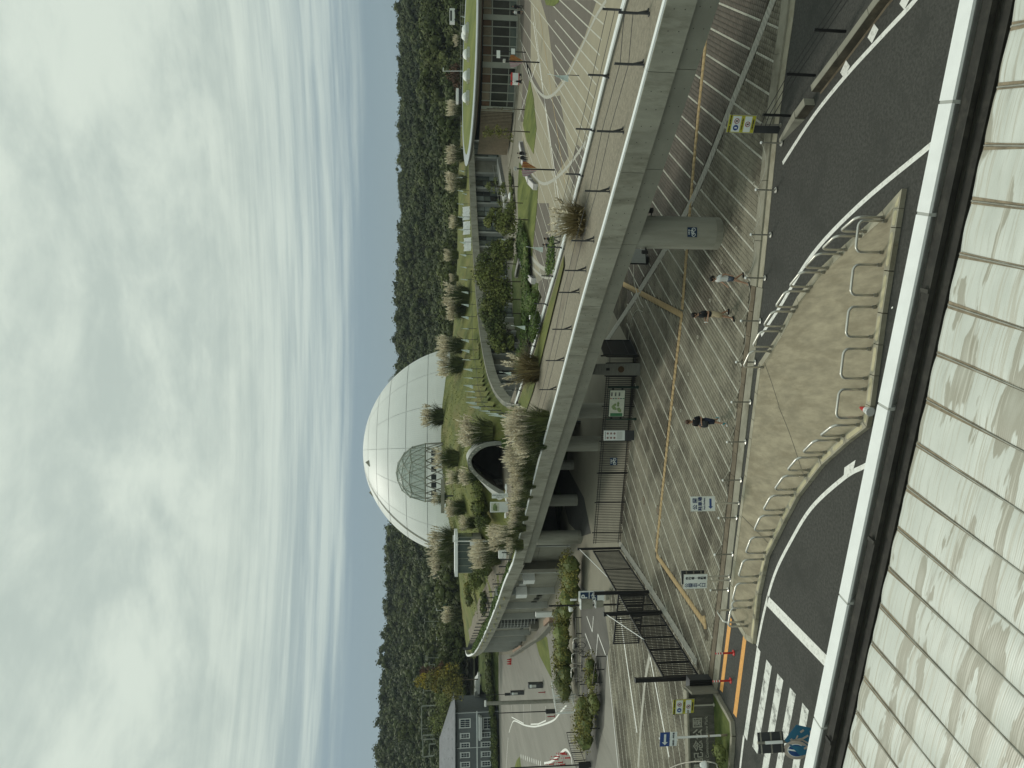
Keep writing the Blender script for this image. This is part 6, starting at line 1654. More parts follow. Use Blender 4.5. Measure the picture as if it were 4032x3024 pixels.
hedge('low hedge beside the ramp of the curved hall', sites([(2018, 690), (2024, 760), (2030, 830)], .02), .8, 1.6, 'leaf_mid', 300, .2, 48)
for i, (X, Y, h, w, m, lab) in enumerate(((1950, 2042, 2.6, 3.0, 'leaf_dark', 'dark bush left of the landscape map board'), (1935, 2010, 2.2, 3.6, 'leaf_mid', 'grey-green bush above the landscape map board'), (1920, 1935, 1.5, 2.6, 'leaf_mid', 'low brownish scrub above the flared tunnel side'), (1945, 2245, 2.7, 3.6, 'leaf_dark', 'darkest broad bush below the glass shelter'),
        (1905, 2290, 2.2, 4.0, 'leaf_mid', 'loose bush left of the glass shelter'), (1872, 2350, 1.8, 3.6, 'leaf_hedge', 'yellowing bush left on the mound slope'), (1925, 2385, 1.2, 2.8, 'leaf_dark', 'low dark scrub on the yellowing slope'), (2012, 1752, .9, 1.3, 'fern', 'small bright bush at the right foot of the tunnel mouth'))):
    q = hit(X, Y); hedge(lab, [q, q + Vector((w * .35, .3, 0))], h, w * .55, m, 900, .20, 60 + i, 'shrub')
for i, (X, Y, h) in enumerate(((2140, 1170, 1.25), (2135, 1265, .9), (2088, 1400, 1.3), (2052, 1618, 1.1), (2190, 1005, .6))):
    q = site(X, Y, 5.3); hedge(f'bright green fern bush on the bridge verge, {ORD[i]} from the {"dry grass clump" if i < 9 else ""}', [q, q + Vector((-.5, .7, 0))], h, 1.5, 'fern', 900, .13, 80 + i, 'shrub')
vl = resample([p for p in left_s[3:30]], 1.4)
hedge('leafy creeper strip between the roof edge and the wire fence of the left hall', [Vector((q.x, q.y, hgt(q.x, q.y))) for q in offset(vl, -.75)], .55, .9, 'fern', 420, .14, 90)

# ---- pampas grass
def pampas_mesh(seed, nb=430, npl=60, dry=False):
    rs = np.random.RandomState(seed); V, F = [], []
    for i in range(nb):
        a = rs.rand() * 6.28; r0 = .34 * rs.rand() ** .6; L = rs.uniform(.6, 1.12); out = rs.uniform(.05, .50) if rs.rand() < .6 else rs.uniform(.5, .95); d = np.array([math.cos(a), math.sin(a), 0]); s = np.array([-math.sin(a), math.cos(a), 0]) * .016
        o = len(V)
        for t in (0, .45, .8, 1.0):
            p = d * (r0 + out * t ** 1.6 * .75) + np.array([0, 0, (t * 1.15 - .62 * out * t ** 2.4) * L * .72]); w = s * (1.2 - t); V += [p - w, p + w]
        F += [(o, o + 1, o + 3, o + 2), (o + 2, o + 3, o + 5, o + 4), (o + 4, o + 5, o + 7, o + 6)]
    B = (np.array(V), np.array(F)); V, F = [], []
    for i in range(npl):
        a = rs.rand() * 6.28; r0 = .46 * rs.rand() ** .55; lean = rs.uniform(.05, .22) + .45 * r0 * rs.rand() ** .5; d = np.array([math.cos(a), math.sin(a), 0]); z0 = rs.uniform(.52, .74); ln = rs.uniform(.24, .38); wd = rs.uniform(.040, .062)
        ax = d * lean + np.array([rs.normal(0, .08), rs.normal(0, .08), 1]); ax /= np.linalg.norm(ax); c0 = d * r0 + np.array([0, 0, z0])
        st_ = len(V); sw = np.cross(ax, d + .01) * .006; V += [d * r0 * .4 - sw, d * r0 * .4 + sw, c0 + sw, c0 - sw]; F.append((st_, st_ + 1, st_ + 2, st_ + 3))
        for k in range(22):                    # feathery tufts
            t = rs.rand(); cc = c0 + ax * ln * t; rr = wd * math.sin(math.pi * min(1, .12 + t * .88)) * 1.3; e = rs.normal(0, 1, 3); e -= ax * e.dot(ax) * .6; e /= np.linalg.norm(e)
            tip = cc + e * rr + ax * .075 + np.array([0, 0, -.01]); sd = np.cross(e, ax) * .021; o = len(V); V += [cc - sd, cc + sd, tip + sd * .3, tip - sd * .3]; F.append((o, o + 1, o + 2, o + 3))
    return B, (np.array(V), np.array(F))
PM = []
for k in range(6):
    B, P_ = pampas_mesh(100 + k, nb=(430, 360, 300, 430, 520, 380)[k], npl=(62, 48, 80, 85, 26, 38)[k])
    ob = fast_mesh('leaves', *B, 'blade'); op = fast_mesh('plumes', *P_, ('plume', 'plume_pale', 'plume', 'plume_pale', 'plume', 'plume')[k]); PM.append((ob.data, op.data)); bpy.data.objects.remove(ob); bpy.data.objects.remove(op)
Bd, Pd = pampas_mesh(120, nb=520, npl=14); ob = fast_mesh('leaves', *Bd, 'blade_dry'); op = fast_mesh('plumes', *Pd, 'plume'); DRY = (ob.data, op.data); bpy.data.objects.remove(ob); bpy.data.objects.remove(op)
def pampas(Xt, Xb, Y, label, wf=1.0, var=None, base=None, z=None, d=None):
    b = base or (hit(Xb, Y) if z is None else site(Xb, Y, z))
    if d is not None: b = far(Xb, Y, d)
    h = max(.8, far(Xt, Y, b.y).z - b.z) * 1.10
    o = thing('pampas_grass', label, 'grass clump', b, R.uniform(0, 6), 'pampas grass clumps'); k_ = R.uniform(.85, 1.25); o.scale = (h * .95 * wf * k_, h * .95 * wf * R.uniform(.85, 1.2), h * R.uniform(.98, 1.15))
    me = DRY if var == 'dry' else PM[R.randrange(6)] if var is None else PM[var]
    for nme, m_ in zip(('leaves', 'plumes'), me):
        c = bpy.data.objects.new(nme, m_); COL.objects.link(c); c.parent = o; c['kind'] = 'stuff'
    return o
for a in ((1670, 1747, 1640, 'round pampas clump at the right foot of the white dome'), (1829, 1940, 1704, 'largest pampas clump on the slope right of the tunnel', 1.0), (1713, 1805, 1805, 'pampas clump right before the legs of the glass dome'),
          (1675, 1722, 1822, 'small pampas clump touching the glass dome'), (1771, 1832, 1880, 'pampas clump right above the tunnel crown'), (1824, 1892, 1872, 'pampas clump leaning on the tunnel crown'), (1709, 1762, 1962, 'pampas clump above the pale beam shelter'),
          (1689, 1748, 2025, 'pampas clump at the left end of the beam shelter'), (1762, 1832, 2000, 'pampas clump below the beam shelter'), (1820, 1878, 2058, 'thin pampas clump above the dark bush'), (1700, 1800, 2120, 'pampas clump at the left foot of the white dome'),
          (1702, 1802, 2170, 'tall pampas clump behind the glass shelter'), (1706, 1795, 2222, 'tall pampas clump left behind the glass shelter'), (1738, 1792, 2282, 'leftmost pampas clump of the tall row'), (1872, 1975, 2195, 'bright pampas clump below the glass shelter', .8, 3),
          (1880, 1985, 2160, 'thin bright pampas plumes beside the white mast', .6, 3), (1935, 2040, 2118, 'brownish pampas clump on the path edge under the mast'), (1742, 1826, 1362, 'pampas clump right of the pair behind the pennants'), (1737, 1824, 1438, 'pampas clump left of the pair behind the pennants'),
          (1762, 1845, 1165, 'pampas clump above the dense trees on the roof lawn'), (1768, 1832, 1225, 'pampas clump left of the one above the dense trees'), (1758, 2420 and 1818, 2420, 'pampas clump on the far left roof lawn, right one'), (1755, 1815, 2496, 'pampas clump on the far left roof lawn, left one')):
    pampas(*a)
for Xt, Xb, Y, dd_, lab in ((1757, 1806, 1005, 150, 'pampas clump on the skyline of the roof lawn left of the sheets'), (1780, 1825, 875, 156, 'pampas clump on the skyline behind the white sheets'), (1776, 1806, 1095, 146, 'low pampas clump on the skyline of the roof lawn'), (1775, 1832, 427, 158, 'pampas clump behind the oval roof beside the roof box'), (1776, 1842, 610, 155, 'pampas clump behind the tip of the oval roof'), (1766, 1838, 718, 155, 'pampas clump on the roof lawn right of the sapling'), (1790, 1832, 160, 165, 'small pampas clump behind the skylight domes')):
    pampas(Xt, Xb, Y, lab, d=dd_)
for Xt, Xb, Y, lab, wf in ((2018, 2152, 1690, 'dense pale pampas clump on the bridge edge, rightmost', .75), (2040, 2150, 1740, 'dense pale pampas clump on the bridge edge, second', .75), (1992, 2122, 1800, 'tallest pale pampas clump on the bridge edge before the tunnel', .6), (2022, 2112, 1870, 'drooping pampas clump on the bridge edge hanging over the fascia', .8), (2010, 2085, 1975, 'pale pampas clump on the bridge edge below the map board', .8), (2015, 2078, 2030, 'thin pampas clump on the bridge edge left of the map board', .7)):
    pampas(Xt, Xb, Y, lab, wf, None, z=5.33)
for k, (Xt, Xb, Y) in enumerate(((2030, 2165, 1655), (2050, 2140, 1765), (2020, 2118, 1835), (2035, 2108, 1905), (2030, 2098, 1940), (2010, 2070, 2075), (1960, 2052, 2098), (1995, 2060, 2145), (2045, 2128, 1790))):
    pampas(Xt, Xb, Y, f'pale pampas tuft filling the bridge edge row, {ORD[k]} of the lesser ones from the right', .75, None, z=5.33)
pampas(2182, 2305, 868, 'large dry grass clump on the far edge of the footbridge', 1.3, 'dry', z=5.2)
pampas(2010, 2122, 1452, 'dry brown grass clump at the end of the far bridge edge', 1.1, 'dry', z=5.3)
# loose grass on the mound and verges
gp_, rsg = [], np.random.RandomState(77)
for i in range(5000):
    y = rsg.uniform(56, 138); x = rsg.uniform(-34, 6)
    gp_.append((x, y))
gp_ = np.array([p for p in gp_ if inside(p, mpoly) and not (-11 < p[0] < -5.9 and 72 < p[1] < 78)]); gz = hgt_np(gp_[:, 0], gp_[:, 1]); keep = gz > 5.62; gp_, gz = gp_[keep], gz[keep]
c = np.concatenate([gp_, gz[:, None] + .05], 1); n = len(c); a = rsg.rand(n) * 6.28; s = rsg.uniform(.03, .10, n); hgt_g = rsg.uniform(.05, .18, n)
dx = np.stack([np.cos(a) * s, np.sin(a) * s, np.zeros(n)], 1); up_ = np.stack([rsg.normal(0, .05, n), rsg.normal(0, .05, n), hgt_g], 1)
V = np.stack([c - dx, c + dx, c + dx * .3 + up_, c - dx * .5 + up_ * .8], 1).reshape(-1, 3); mat('tuft', (.115, .140, .034), .9, 0, .4, col2=(.175, .180, .050), island=.12)
stuff(fast_mesh('meadow_grass', V, np.arange(n * 4).reshape(-1, 4), 'tuft'))
# ------------------------------------------------------------------ plaza fields and stripes beyond the bridge
pat = bpy.data.objects.new('plaza_pattern', None); COL.objects.link(pat); pat['kind'] = 'structure'
q1, q2, q3, q4 = cr(1400, 0, 2.074), cr(1400, 800, 2.074), cr(2100, 0, 2.074), cr(1800, 640, 4.1475)
q5, q6, q8 = cr(1800, 1000, 4.1475), cr(2100, 800, 2.074), cr(2100, 1600, 2.074)
def field(pts, m, z=.012, name='paving_field'):
    return MB().poly([(*site(*p).xy, z) for p in pts]).build(name, m, pat, local=True)
def stripe(a, b, w=.10, m='paint_white', z=.020, name='paving_stripe'):
    a, b = site(*a), site(*b); return line_on([a, b], w, '', '', z).build(name, m, pat, local=True)
mat('plaza_beige', (.305, .275, .200), .9, .07, .5)
field([(2046, -120), (2062, 300), (2055, 560), (2080, 700), (2100, 1000), (2110, 1100), (2150, 1000), (2250, 700), (2350, 420), (2480, -120)], 'plaza_beige', .010)
field([(2045, 0), (2060, 300), (2050, 480), (2062, 480), (2090, 300), (2090, 0)], 'plaza_brown')
field([q3(60, 0), q3(520, 0), q3(420, 300), q3(260, 620), q3(185, 720), q3(120, 200)], 'plaza_brown')
field([q3(-60, 500), q3(100, 800), q3(220, 780), q3(290, 1280), q3(180, 1440), q3(110, 900), q3(-40, 620)], 'plaza_brown')
field([q3(360, 1180), q3(430, 1250), q3(330, 1560), q3(290, 1390)], 'plaza_brown')
field([q2(1480, 0), q2(1580, 0), q2(1600, 350), q2(1620, 500), q2(1520, 520), q2(1450, 400)], 'plaza_brown')
field([q2(1500, 640), q2(1600, 560), q2(1580, 760), q2(1480, 980)], 'plaza_brown')
for i in range(-60, 100):
    n0 = -3.66 - PITCH_W * i
    for s0, s1 in ((60, 150),):
        a = DV * s0 + NV * n0; b = DV * s1 + NV * n0
        pa, pb = None, None
        # clip to the open plaza right of the glazed hall
        pts_ = [DV * (s0 + (s1 - s0) * k / 60) + NV * n0 for k in range(61)]
        run = []
        for p in pts_:
            ok = p.x > 6 + max(0, (p.y - 100) * .35) and p.y < (112 if i % 2 == 0 else 78) and p.x < .56 * p.y and p.y > 50
            if ok: run.append(p)
        if len(run) > 2: line_on([Vector((p.x, p.y, 0)) for p in (run[0], run[-1])], .12, '', '', .022).build('paving_stripe', 'paver_white', pat, local=True)
def arcm(pts, w, m='granite_band', z=.028): return line_on(smoothline(sites(pts), 6), w, '', '', z).build('paving_band', m, pat, local=True)
arcm([q3(600, 0), q3(500, 160), q3(380, 420), q3(240, 690), q3(110, 795), q3(10, 700), q3(-40, 560)], .35)
arcm([q3(430, 1160), q3(300, 1340), q3(180, 1460), q3(80, 1500), q3(0, 1430), q3(-60, 1330)], .35)
arcm([q2(1640, 540), q2(1560, 545), q2(1470, 480), q2(1400, 380), q2(1350, 260)], .5)
arcm([q2(1600, 610), q2(1530, 600), q2(1440, 520), q2(1370, 420)], .3)
stripe(q3(45, 60), q3(260, 1500), .16, 'paver_buff', .026); stripe(q3(0, 180), q3(210, 1640), .20)
stripe(q3(0, 60), q3(190, 1640), .12); stripe(q1(1350, 330), q1(1430, 700), .10); stripe(q1(1490, 480), q1(1330, 980), .14)
# lawn beds
for nm, pts in (('lawn', [q1(1425, 650), q1(1455, 800), q1(1480, 1050), q1(1455, 1255), q1(1400, 1150), q1(1370, 1020), q1(1390, 860)]), ('lawn', [q4(1020, 0), q4(1140, 180), q4(1180, 310), q4(1250, 400), q4(1325, 400), q4(1310, 700), q4(1270, 1100), q4(1225, 1530), q4(1120, 1400), q4(1045, 1180), q4(1000, 900), q4(990, 500)]),
                ('lawn', [q1(1540, -30), q1(1560, 40), q1(1620, 50), q1(1660, 20), q1(1680, -60)])):
    struct(nm, MB().prism([(p.x, p.y) for p in sites(pts)], -.02, .07), 'lawn')
struct('planting_bed', MB().prism([(p.x, p.y) for p in sites([q5(950, 0), q5(1030, 40), q5(1090, 220), q5(1240, 470), q5(1330, 480), q5(1300, 900), q5(1280, 1400), q5(1100, 1500), q5(930, 1300), q5(900, 300)])], -.02, .10), 'lawn_dark')
# white stone benches in an arc
mat('bench_white', (.60, .58, .57), .7, .06, 2); mat('bench_side', (.20, .19, .20), .7, .1, 2)
def bench_run(pts, labs):
    for (a, b), lab in zip(zip(pts, pts[1:]), labs):
        A, B = site(*a), site(*b); L = (B - A).length; o = thing('stone_bench', lab, 'bench', (*((A + B) / 2).xy, .02), math.atan2((B - A).y, (B - A).x), 'pale benches on the plaza')
        MB().box((0, 0, .52), (L - .10, .70, .12)).build('seat', 'bench_white', o, local=True); MB().box((0, 0, .23), (L - .5, .5, .46)).build('core', 'bench_side', o, local=True)
        for sx in (-1, 1): MB().box((sx * (L / 2 - .16), 0, .29), (.28, .72, .58)).build('end_block', 'bench_white', o, local=True)
bench_run([q1(1365, 1170), q1(1390, 1290)], ['white bench where two people in black sit']); bench_run([q1(1385, 1300), q1(1410, 1400), q1(1440, 1480), q1(1490, 1530)], ['pale bench left of the striped banner pole, far one', 'pale bench left of the striped banner pole, middle one', 'pale bench left of the striped banner pole, near one'])
bench_run([q5(1000, 370 - 10), q5(1060, 520 - 420)], ['pale bench at the right end of the arc by the trees']); bench_run([q5(1070, 90), q5(1130, 230), q5(1200, 350), q5(1290, 450)], ['pale bench second in the arc by the trees', 'pale bench third in the arc by the trees', 'pale bench at the left end of the arc by the trees'])
# banner poles
mat('banner_gold', (.42, .24, .06), .8, .1, 3); mat('banner_red', (.25, .05, .03), .8, .1, 3); mat('banner_pink', (.35, .16, .22), .8, .2, 3)
for (Xb, Yb, Xt, lab) in ((2125, 246, 1990, 'dark banner pole with striped gold and red banners right on the plaza'), (2185, 669, 2035, 'dark banner pole with striped gold and red banners left on the plaza')):
    b = site(Xb, Yb); t = far(Xt, Yb - 3, b.y); o = thing('banner_pole', lab, 'pole', b, 0, 'banner poles on the plaza'); h = t.z
    MB().cone((0, 0, 0), (0, 0, h), .09, .07, 10).build('pole', 'black_metal', o, local=True); MB().box((0, 0, h + .15), (.35, .35, .3)).build('lantern', 'panel_light', o, local=True)
    for sx, ms in ((1, ('banner_gold', 'banner_red')), (-1, ('banner_pink', 'panel_light'))):
        for k in range(8):
            x0, x1 = .12 + k * .085, .12 + (k + 1) * .085; zt = h - .5 - .02 * k; zb = zt - 1.7 + k * .17
            MB().add([(sx * x0, 0, zt), (sx * x1, .02, zt), (sx * x1, .02, zb + .16), (sx * x0, 0, zb), (sx * x0, .012, zt), (sx * x1, .032, zt), (sx * x1, .032, zb + .16), (sx * x0, .012, zb)], [(0, 1, 2, 3), (7, 6, 5, 4), (0, 4, 5, 1), (1, 5, 6, 2), (2, 6, 7, 3), (3, 7, 4, 0)]).build('banner_stripe', ms[k % 2], o, local=True)
sp = thing('finger_post', 'black post with small white direction plates before the pavilion', 'sign', site(2072, 206)); h = 4.6
MB().cone((0, 0, 0), (0, 0, h), .07, .06, 8).build('post', 'black_metal', sp, local=True); MB().box((0, -.1, 1.9), (.8, .05, .55)).build('plate', 'white_board', sp, local=True); MB().box((-.5, -.1, h - .6), (1.1, .05, .5)).build('plate', 'white_board', sp, local=True)
# white disc lamp and pole on the bridge side
dl = thing('disc_lamp', 'white disc shaped garden lamp beside the far bridge fence', 'lamp', site(2130, 1243, 0)); q = far(2086, 1243, 62); MB().lathe([(.0, -.03), (.34, -.02), (.34, .02), (.05, .06), (.0, .06)], 18, tuple(q)).build('disc', 'white_metal', dl); MB().cone(Vector((q.x, q.y, 0)), q, .05, .04, 8).build('stem', 'white_metal', dl)
bx = thing('sandwich_board', 'small white board leaning before the pampas under the hall windows', 'sign', site(1996, 965)); MB().box((0, 0, .9), (2.2, .08, 1.5)).build('panel', 'white_board', bx, local=True)
# roof furniture behind the oval roof
rf = thing('roof_box', 'grey plant box with white rim behind the oval grass roof', 'box', far(1828, 380, 150)); q = far(1815, 380, 150); MB().box(tuple(q), (2.4, 1.6, 1.0)).build('case', 'dark_grey_metal', rf); MB().box(tuple(q + Vector((0, 0, .75))), (2.7, 1.8, .5)).build('rim', 'white_metal', rf)
lamp_pole(1745, 1830, 280, 155, 'white lamp post rising behind the oval roof')
for i, (X, Y) in enumerate(((1812, 65), (1812, 100), (1812, 150), (1811, 495), (1814, 585), (1806, 672), (1818, 762))):
    q = far(X + 22, Y, 152); t = far(X, Y, 152); o = thing('pennant', f'small white pennant on the skyline beyond the oval roof, {ORD[i]} from the right', 'flag', q, 0, 'white pennants along the grassed roof edge')
    MB().bar((0, 0, -.6), (0, 0, (t - q).z * .4), .07).build('stake', 'dark_grey_metal', o, local=True); hz = (t - q).z
    MB().add([(0, 0, 0), (-.35, 0, .03), (0, 0, hz), (0, .03, 0), (-.35, .03, .03), (0, .03, hz)], [(0, 1, 2), (5, 4, 3), (0, 3, 4, 1), (1, 4, 5, 2), (2, 5, 3, 0)]).build('cloth', 'pennant_cloth', o, local=True)
rl_ = thing('far_railing', 'grey railing on the skyline behind the oval roof', 'railing', far(1820, 100, 158))
for k in range(14): q = far(1822, 20 + k * 40, 158); MB().bar(q + Vector((0, 0, -.8)), q + Vector((0, 0, .6)), .07).build('post', 'steel_dull', rl_)
for z in (0, .5): MB().bar(far(1822, 10, 158) + Vector((0, 0, z)), far(1822, 560, 158) + Vector((0, 0, z)), .07).build('rail', 'steel_dull', rl_)
vh = far(1778, 65, 170); cr_ = thing('parked_van', 'white van glimpsed between the trees at the upper right', 'van', Vector((vh.x, vh.y, vh.z - 1.2))); cr_.scale = (.7, .7, .7)
MB().box((0, 0, 1.5), (4.6, 1.9, 1.7)).build('body', 'white_metal', cr_, local=True); MB().box((-.2, -.96, 1.9), (3.4, .03, .6)).build('window', 'glass_dark', cr_, local=True)
for x in (-1.4, 1.4): MB().cone((x, -1.0, .4), (x, -.75, .4), .38, .38, 14).build('wheel', 'black_metal', cr_, local=True)

# ------------------------------------------------------------------ things seen under the bridge
rk = thing('rolling_screen', 'grey slatted rolling screen standing under the bridge beside the near pier', 'screen', site(2562, 1000, .03), rad(10))
for i in range(9): MB().box((-.55 + i * .10, 0, 1.0), (.085, .05, 1.35)).build('slat', 'panel_light', rk, local=True)
MB().box((.55, 0, 1.0), (.06, .08, 1.5)).build('frame', 'black_metal', rk, local=True); MB().box((-.62, 0, 1.0), (.06, .08, 1.5)).build('frame', 'black_metal', rk, local=True)
for z in (.3, 1.7): MB().box((0, 0, z), (1.2, .08, .06)).build('rail', 'black_metal', rk, local=True)
bb_ = thing('barrier_board', 'black framed barrier beside the rolling screen under the bridge', 'barrier', site(2553, 1026, .03), rad(10)); MB().box((0, 0, .7), (.5, .06, 1.1)).build('panel', 'black_metal', bb_, local=True); MB().box((0, -.06, .1), (.5, .4, .06)).build('foot', 'black_metal', bb_, local=True)
for i, p in enumerate((((2498, 1036), (2500, 1110), (2520, 1180), (2536, 1210)), ((2534, 1228), (2510, 1222), (2490, 1260), (2476, 1340)))):
    hz_ = thing('water_hose', ['thin white hose lying from the rolling screen across the paving', 'thin white hose looping towards the open gate leaf'][i], 'hose', site(*p[0], .03)); MB().tube([q + Vector((0, 0, .045)) for q in smoothline(sites(p), 6)], .022, 5).build('hose', 'paver_white', hz_)
for i, (X, Y) in enumerate(((2841, 1031), (2796, 1183), (2748, 1327), (2711, 1473), (2681, 1617), (2656, 1760), (2632, 1903), (2613, 2047), (2599, 2190), (2584, 2332), (2900, 900), (2970, 723))):
    o = thing('ground_light', f'small round steel ground light in the paving, {ORD[i]} of the row', 'lamp', site(X, Y, .03), 0, 'ground lights in the paving'); MB().tube([(.075 * math.cos(a), .075 * math.sin(a), .008) for a in [2 * math.pi * k / 14 for k in range(15)]], .014, 5, caps=False).build('ring', 'paver_white', o, local=True); MB().cone((0, 0, -.01), (0, 0, .006), .06, .06, 12).build('lens', 'drain_cover', o, local=True)
for i, (X, Y) in enumerate(((2535, 1970), (2590, 2008))):
    o = thing('inspection_cover', ['dark oval inspection cover in the paving nearer the fence', 'dark oval inspection cover in the paving beside the buff guide strip'][i], 'cover', site(X, Y, .03)); MB().cone((0, 0, -.01), (0, 0, .006), .24, .24, 20).build('lid', 'drain_cover', o, local=True); MB().cone((0, 0, -.01), (0, 0, .004), .27, .27, 20).build('ring', 'dark_gap', o, local=True)

# ------------------------------------------------------------------ entrance court on the left: stripes, bicycle parking, road
cc = cr(2100, 2300, 2.291); cp = cr(1900, 2650, 4.4356)
for a, b, w, m in ((cc(670, 640), cc(770, 1659), .14, 'paint_white'), (cc(790, 300), cc(940, 1340), .20, 'paint_white'), (cc(1060, 660), cc(1230, 1560), .16, 'paint_white')):
    stripe(a, b, w, m, .038)
arcm([cc(1055, 640), cc(1010, 900), cc(975, 1280), cc(950, 1659)], .36, z=.036)
field([cc(420, 0), cc(640, 200), cc(690, 560), cc(660, 700), cc(640, 1280), cc(600, 1420), cc(560, 1659), cc(480, 1659), cc(430, 900), cc(430, 400)], 'asphalt_far', .016)
field([cc(640, 1100), cc(660, 700), cc(790, 1659), cc(560, 1659)], 'road_concrete', .014)
for pts in ([cc(485, 290), cc(535, 430), cc(545, 290)], [cc(470, 445), cc(525, 590), cc(500, 1030)], [cc(545, 960), cc(585, 450), cc(655, 640)]):
    for a, b in zip(pts, pts[1:]): stripe(a, b, .13, 'paint_white', .030)
struct('park_road', MB().poly([(*site(*q).xy, .020) for q in ((1950, 2582), (2060, 2570), (2120, 2480), (2170, 2440), (2200, 2570), (2215, 2700), (2250, 2780), (2245, 2900), (2280, 3024), (2330, 3250), (1955, 3250), (1958, 2900), (1952, 2650))]), 'road_concrete')
struct('lawn_wedge', MB().poly([(*site(*q).xy, .03) for q in (c6(860, 890), c6(975, 780), c6(1060, 880), c6(1090, 1100), c6(1140, 1560), c6(1080, 1450), c6(930, 1160))]), 'lawn')
struct('lawn', MB().poly([(*site(*q).xy, .03) for q in ((1935, 2580), (1955, 2583), (1962, 2660), (1965, 2800), (1958, 2900), (1930, 2900), (1925, 2650))]), 'lawn_dark')
struct('lawn_wedge', MB().poly([(*site(*q).xy, .03) for q in (cp(655, 1455), cp(600, 1520), cp(560, 1659), cp(680, 1659))]), 'lawn')
for pts, w in (([cp(1475, 560), cp(1360, 690), cp(1265, 810), cp(1150, 870), cp(1000, 920), cp(880, 935), cp(720, 905), cp(560, 835), cp(510, 900), cp(465, 1040)], .20), ([cp(450, 1130), cp(430, 1400), cp(415, 1659)], .22), ([cp(510, 560), cp(510, 770), cp(720, 880), cp(720, 550)], .16), ([cp(840, 540), cp(845, 895), cp(980, 890), cp(1110, 830), cp(1105, 580)], .16), ([cp(1080, 1575), cp(1200, 1550), cp(1330, 1440), cp(1450, 1340), cp(1540, 1440), cp(1570, 1600)], .25)):
    p = sites(pts); line_on(p if w == .16 else smoothline(p, 5), w, '', '', .030).build('road_line', 'paint_white', pat, local=True)
for k in range(10):
    a = site(*cp(675 + 38 * k, 1455 + 14 * k)); MB().box((a.x, a.y, .032), (.55, .5, .006)).build('road_line', 'paint_white', pat, local=True)
# low rails
def rail_run(label, pts, h=.75, m='black_metal', sp_=1.2, bars=0.0, name='low_railing'):
    ln = sites(pts, .02); o = thing(name, label, 'railing', ln[0]); rs2 = resample(ln, sp_)
    for p in rs2: MB().bar(p, p + Vector((0, 0, h)), .06).build('post', m, o)
    for z in ((h, h * .5) if not bars else (h, .12)): MB().tube([p + Vector((0, 0, z)) for p in rs2], .026, 5).build('rail', m, o)
    if bars:
        for p in resample(ln, bars): MB().bar(p + Vector((0, 0, .1)), p + Vector((0, 0, h)), .022).build('bar', m, o)
rail_run('black tube rail round the loose shrub strip by the parking lane', [cc(655, 650), cc(600, 1040), cc(600, 1300)])
rail_run('black tube rail on the road side of the loose shrub strip', [cc(520, 650), cc(500, 880), cc(480, 1000)])
rail_run('black barred railing along the lane at the lower left', [cp(1660, 1030), cp(1730, 1330), cp(1850, 1659)], 1.0, bars=.30)
rail_run('dark low rail behind the steel bicycle racks', [cc(432, 300), cc(438, 560), cc(440, 880)], .5)
for i, (a, b) in enumerate(((cc(455, 485), cc(450, 590)), (cc(440, 622), cc(440, 712)), (cc(435, 752), cc(432, 845)))):
    p, q = site(*a, .02), site(*b, .02); o = thing('bicycle_rack', f'white steel hoop rack beside the hedge, {["the one with the bicycle", "middle one", "left one"][i]}', 'rack', (p + q) / 2, 0, 'hoop racks in the bicycle parking')
    MB().tube([p, p + Vector((0, 0, .75)), p.lerp(q, .12) + Vector((0, 0, .9)), p.lerp(q, .88) + Vector((0, 0, .9)), q + Vector((0, 0, .75)), q], .045, 8).build('hoop', 'steel', o, smooth=True)
    for e in (p, q): MB().cone(e, e + Vector((0, 0, .05)), .09, .09, 10).build('foot_plate', 'steel_dull', o)
# bicycle
bc = thing('bicycle', 'black bicycle parked at the white hoop rack', 'bicycle', site(*cc(480, 590), .02), rad(64))
for x in (-.52, .52):
    w_ = MB().tube([(x + .33 * math.cos(a), 0, .34 + .33 * math.sin(a)) for a in [2 * math.pi * k / 20 for k in range(21)]], .022, 6, caps=False).build('wheel', 'black_metal', bc, local=True)
    for k in range(6): MB().bar((x, 0, .34), (x + .32 * math.cos(k * 1.047), 0, .34 + .32 * math.sin(k * 1.047)), .006).build('spoke', 'steel_dull', w_, local=True)
f_ = MB()
for a, b in (((-.52, .34), (-.1, .32)), ((-.52, .34), (-.2, .78)), ((-.1, .32), (-.2, .82)), ((-.1, .32), (.36, .74)), ((-.2, .74), (.36, .80)), ((.52, .34), (.36, .80)), ((.36, .8), (.33, 1.0))): f_.tube([(a[0], 0, a[1]), (b[0], 0, b[1])], .022, 6)
f_.build('frame', 'black_metal', bc, local=True); MB().box((-.22, 0, .90), (.26, .13, .06)).build('saddle', 'black_metal', bc, local=True); MB().bar((.33, -.28, 1.0), (.33, .28, 1.0), .03).build('handlebar', 'steel_dull', bc, local=True); MB().box((.52, 0, .86), (.28, .34, .22)).build('basket', 'dark_grey_metal', bc, local=True)
# bicycle parking sign board
b = site(2395, 2345, .02); c_ = far(2318, 2341, b.y); o = thing('parking_board', 'tall white board with a letter P and bicycle on navy fields', 'sign', b, rad(-6)); W_, z1_ = .78, far(2280, 2341, b.y).z
MB().box((0, 0, z1_ / 2 + .15), (W_, .12, z1_ - .3)).build('panel', 'white_board', o, local=True); MB().box((0, .02, .1), (W_ * .8, .3, .2)).build('foot', 'concrete_fair', o, local=True)
MB().box((.0, -.066, z1_ - .42), (W_ * .84, .01, .62)).build('navy_field', 'sign_navy', o, local=True); MB().box((.0, -.066, z1_ - 1.08), (W_ * .84, .01, .58)).build('navy_field', 'sign_navy', o, local=True)
lettering('P', .62, 'white_board', o, (0, -.075, z1_ - .42), bold=.012); bike_icon(o, 1.6, (0, z1_ - 1.14), y=-.085)
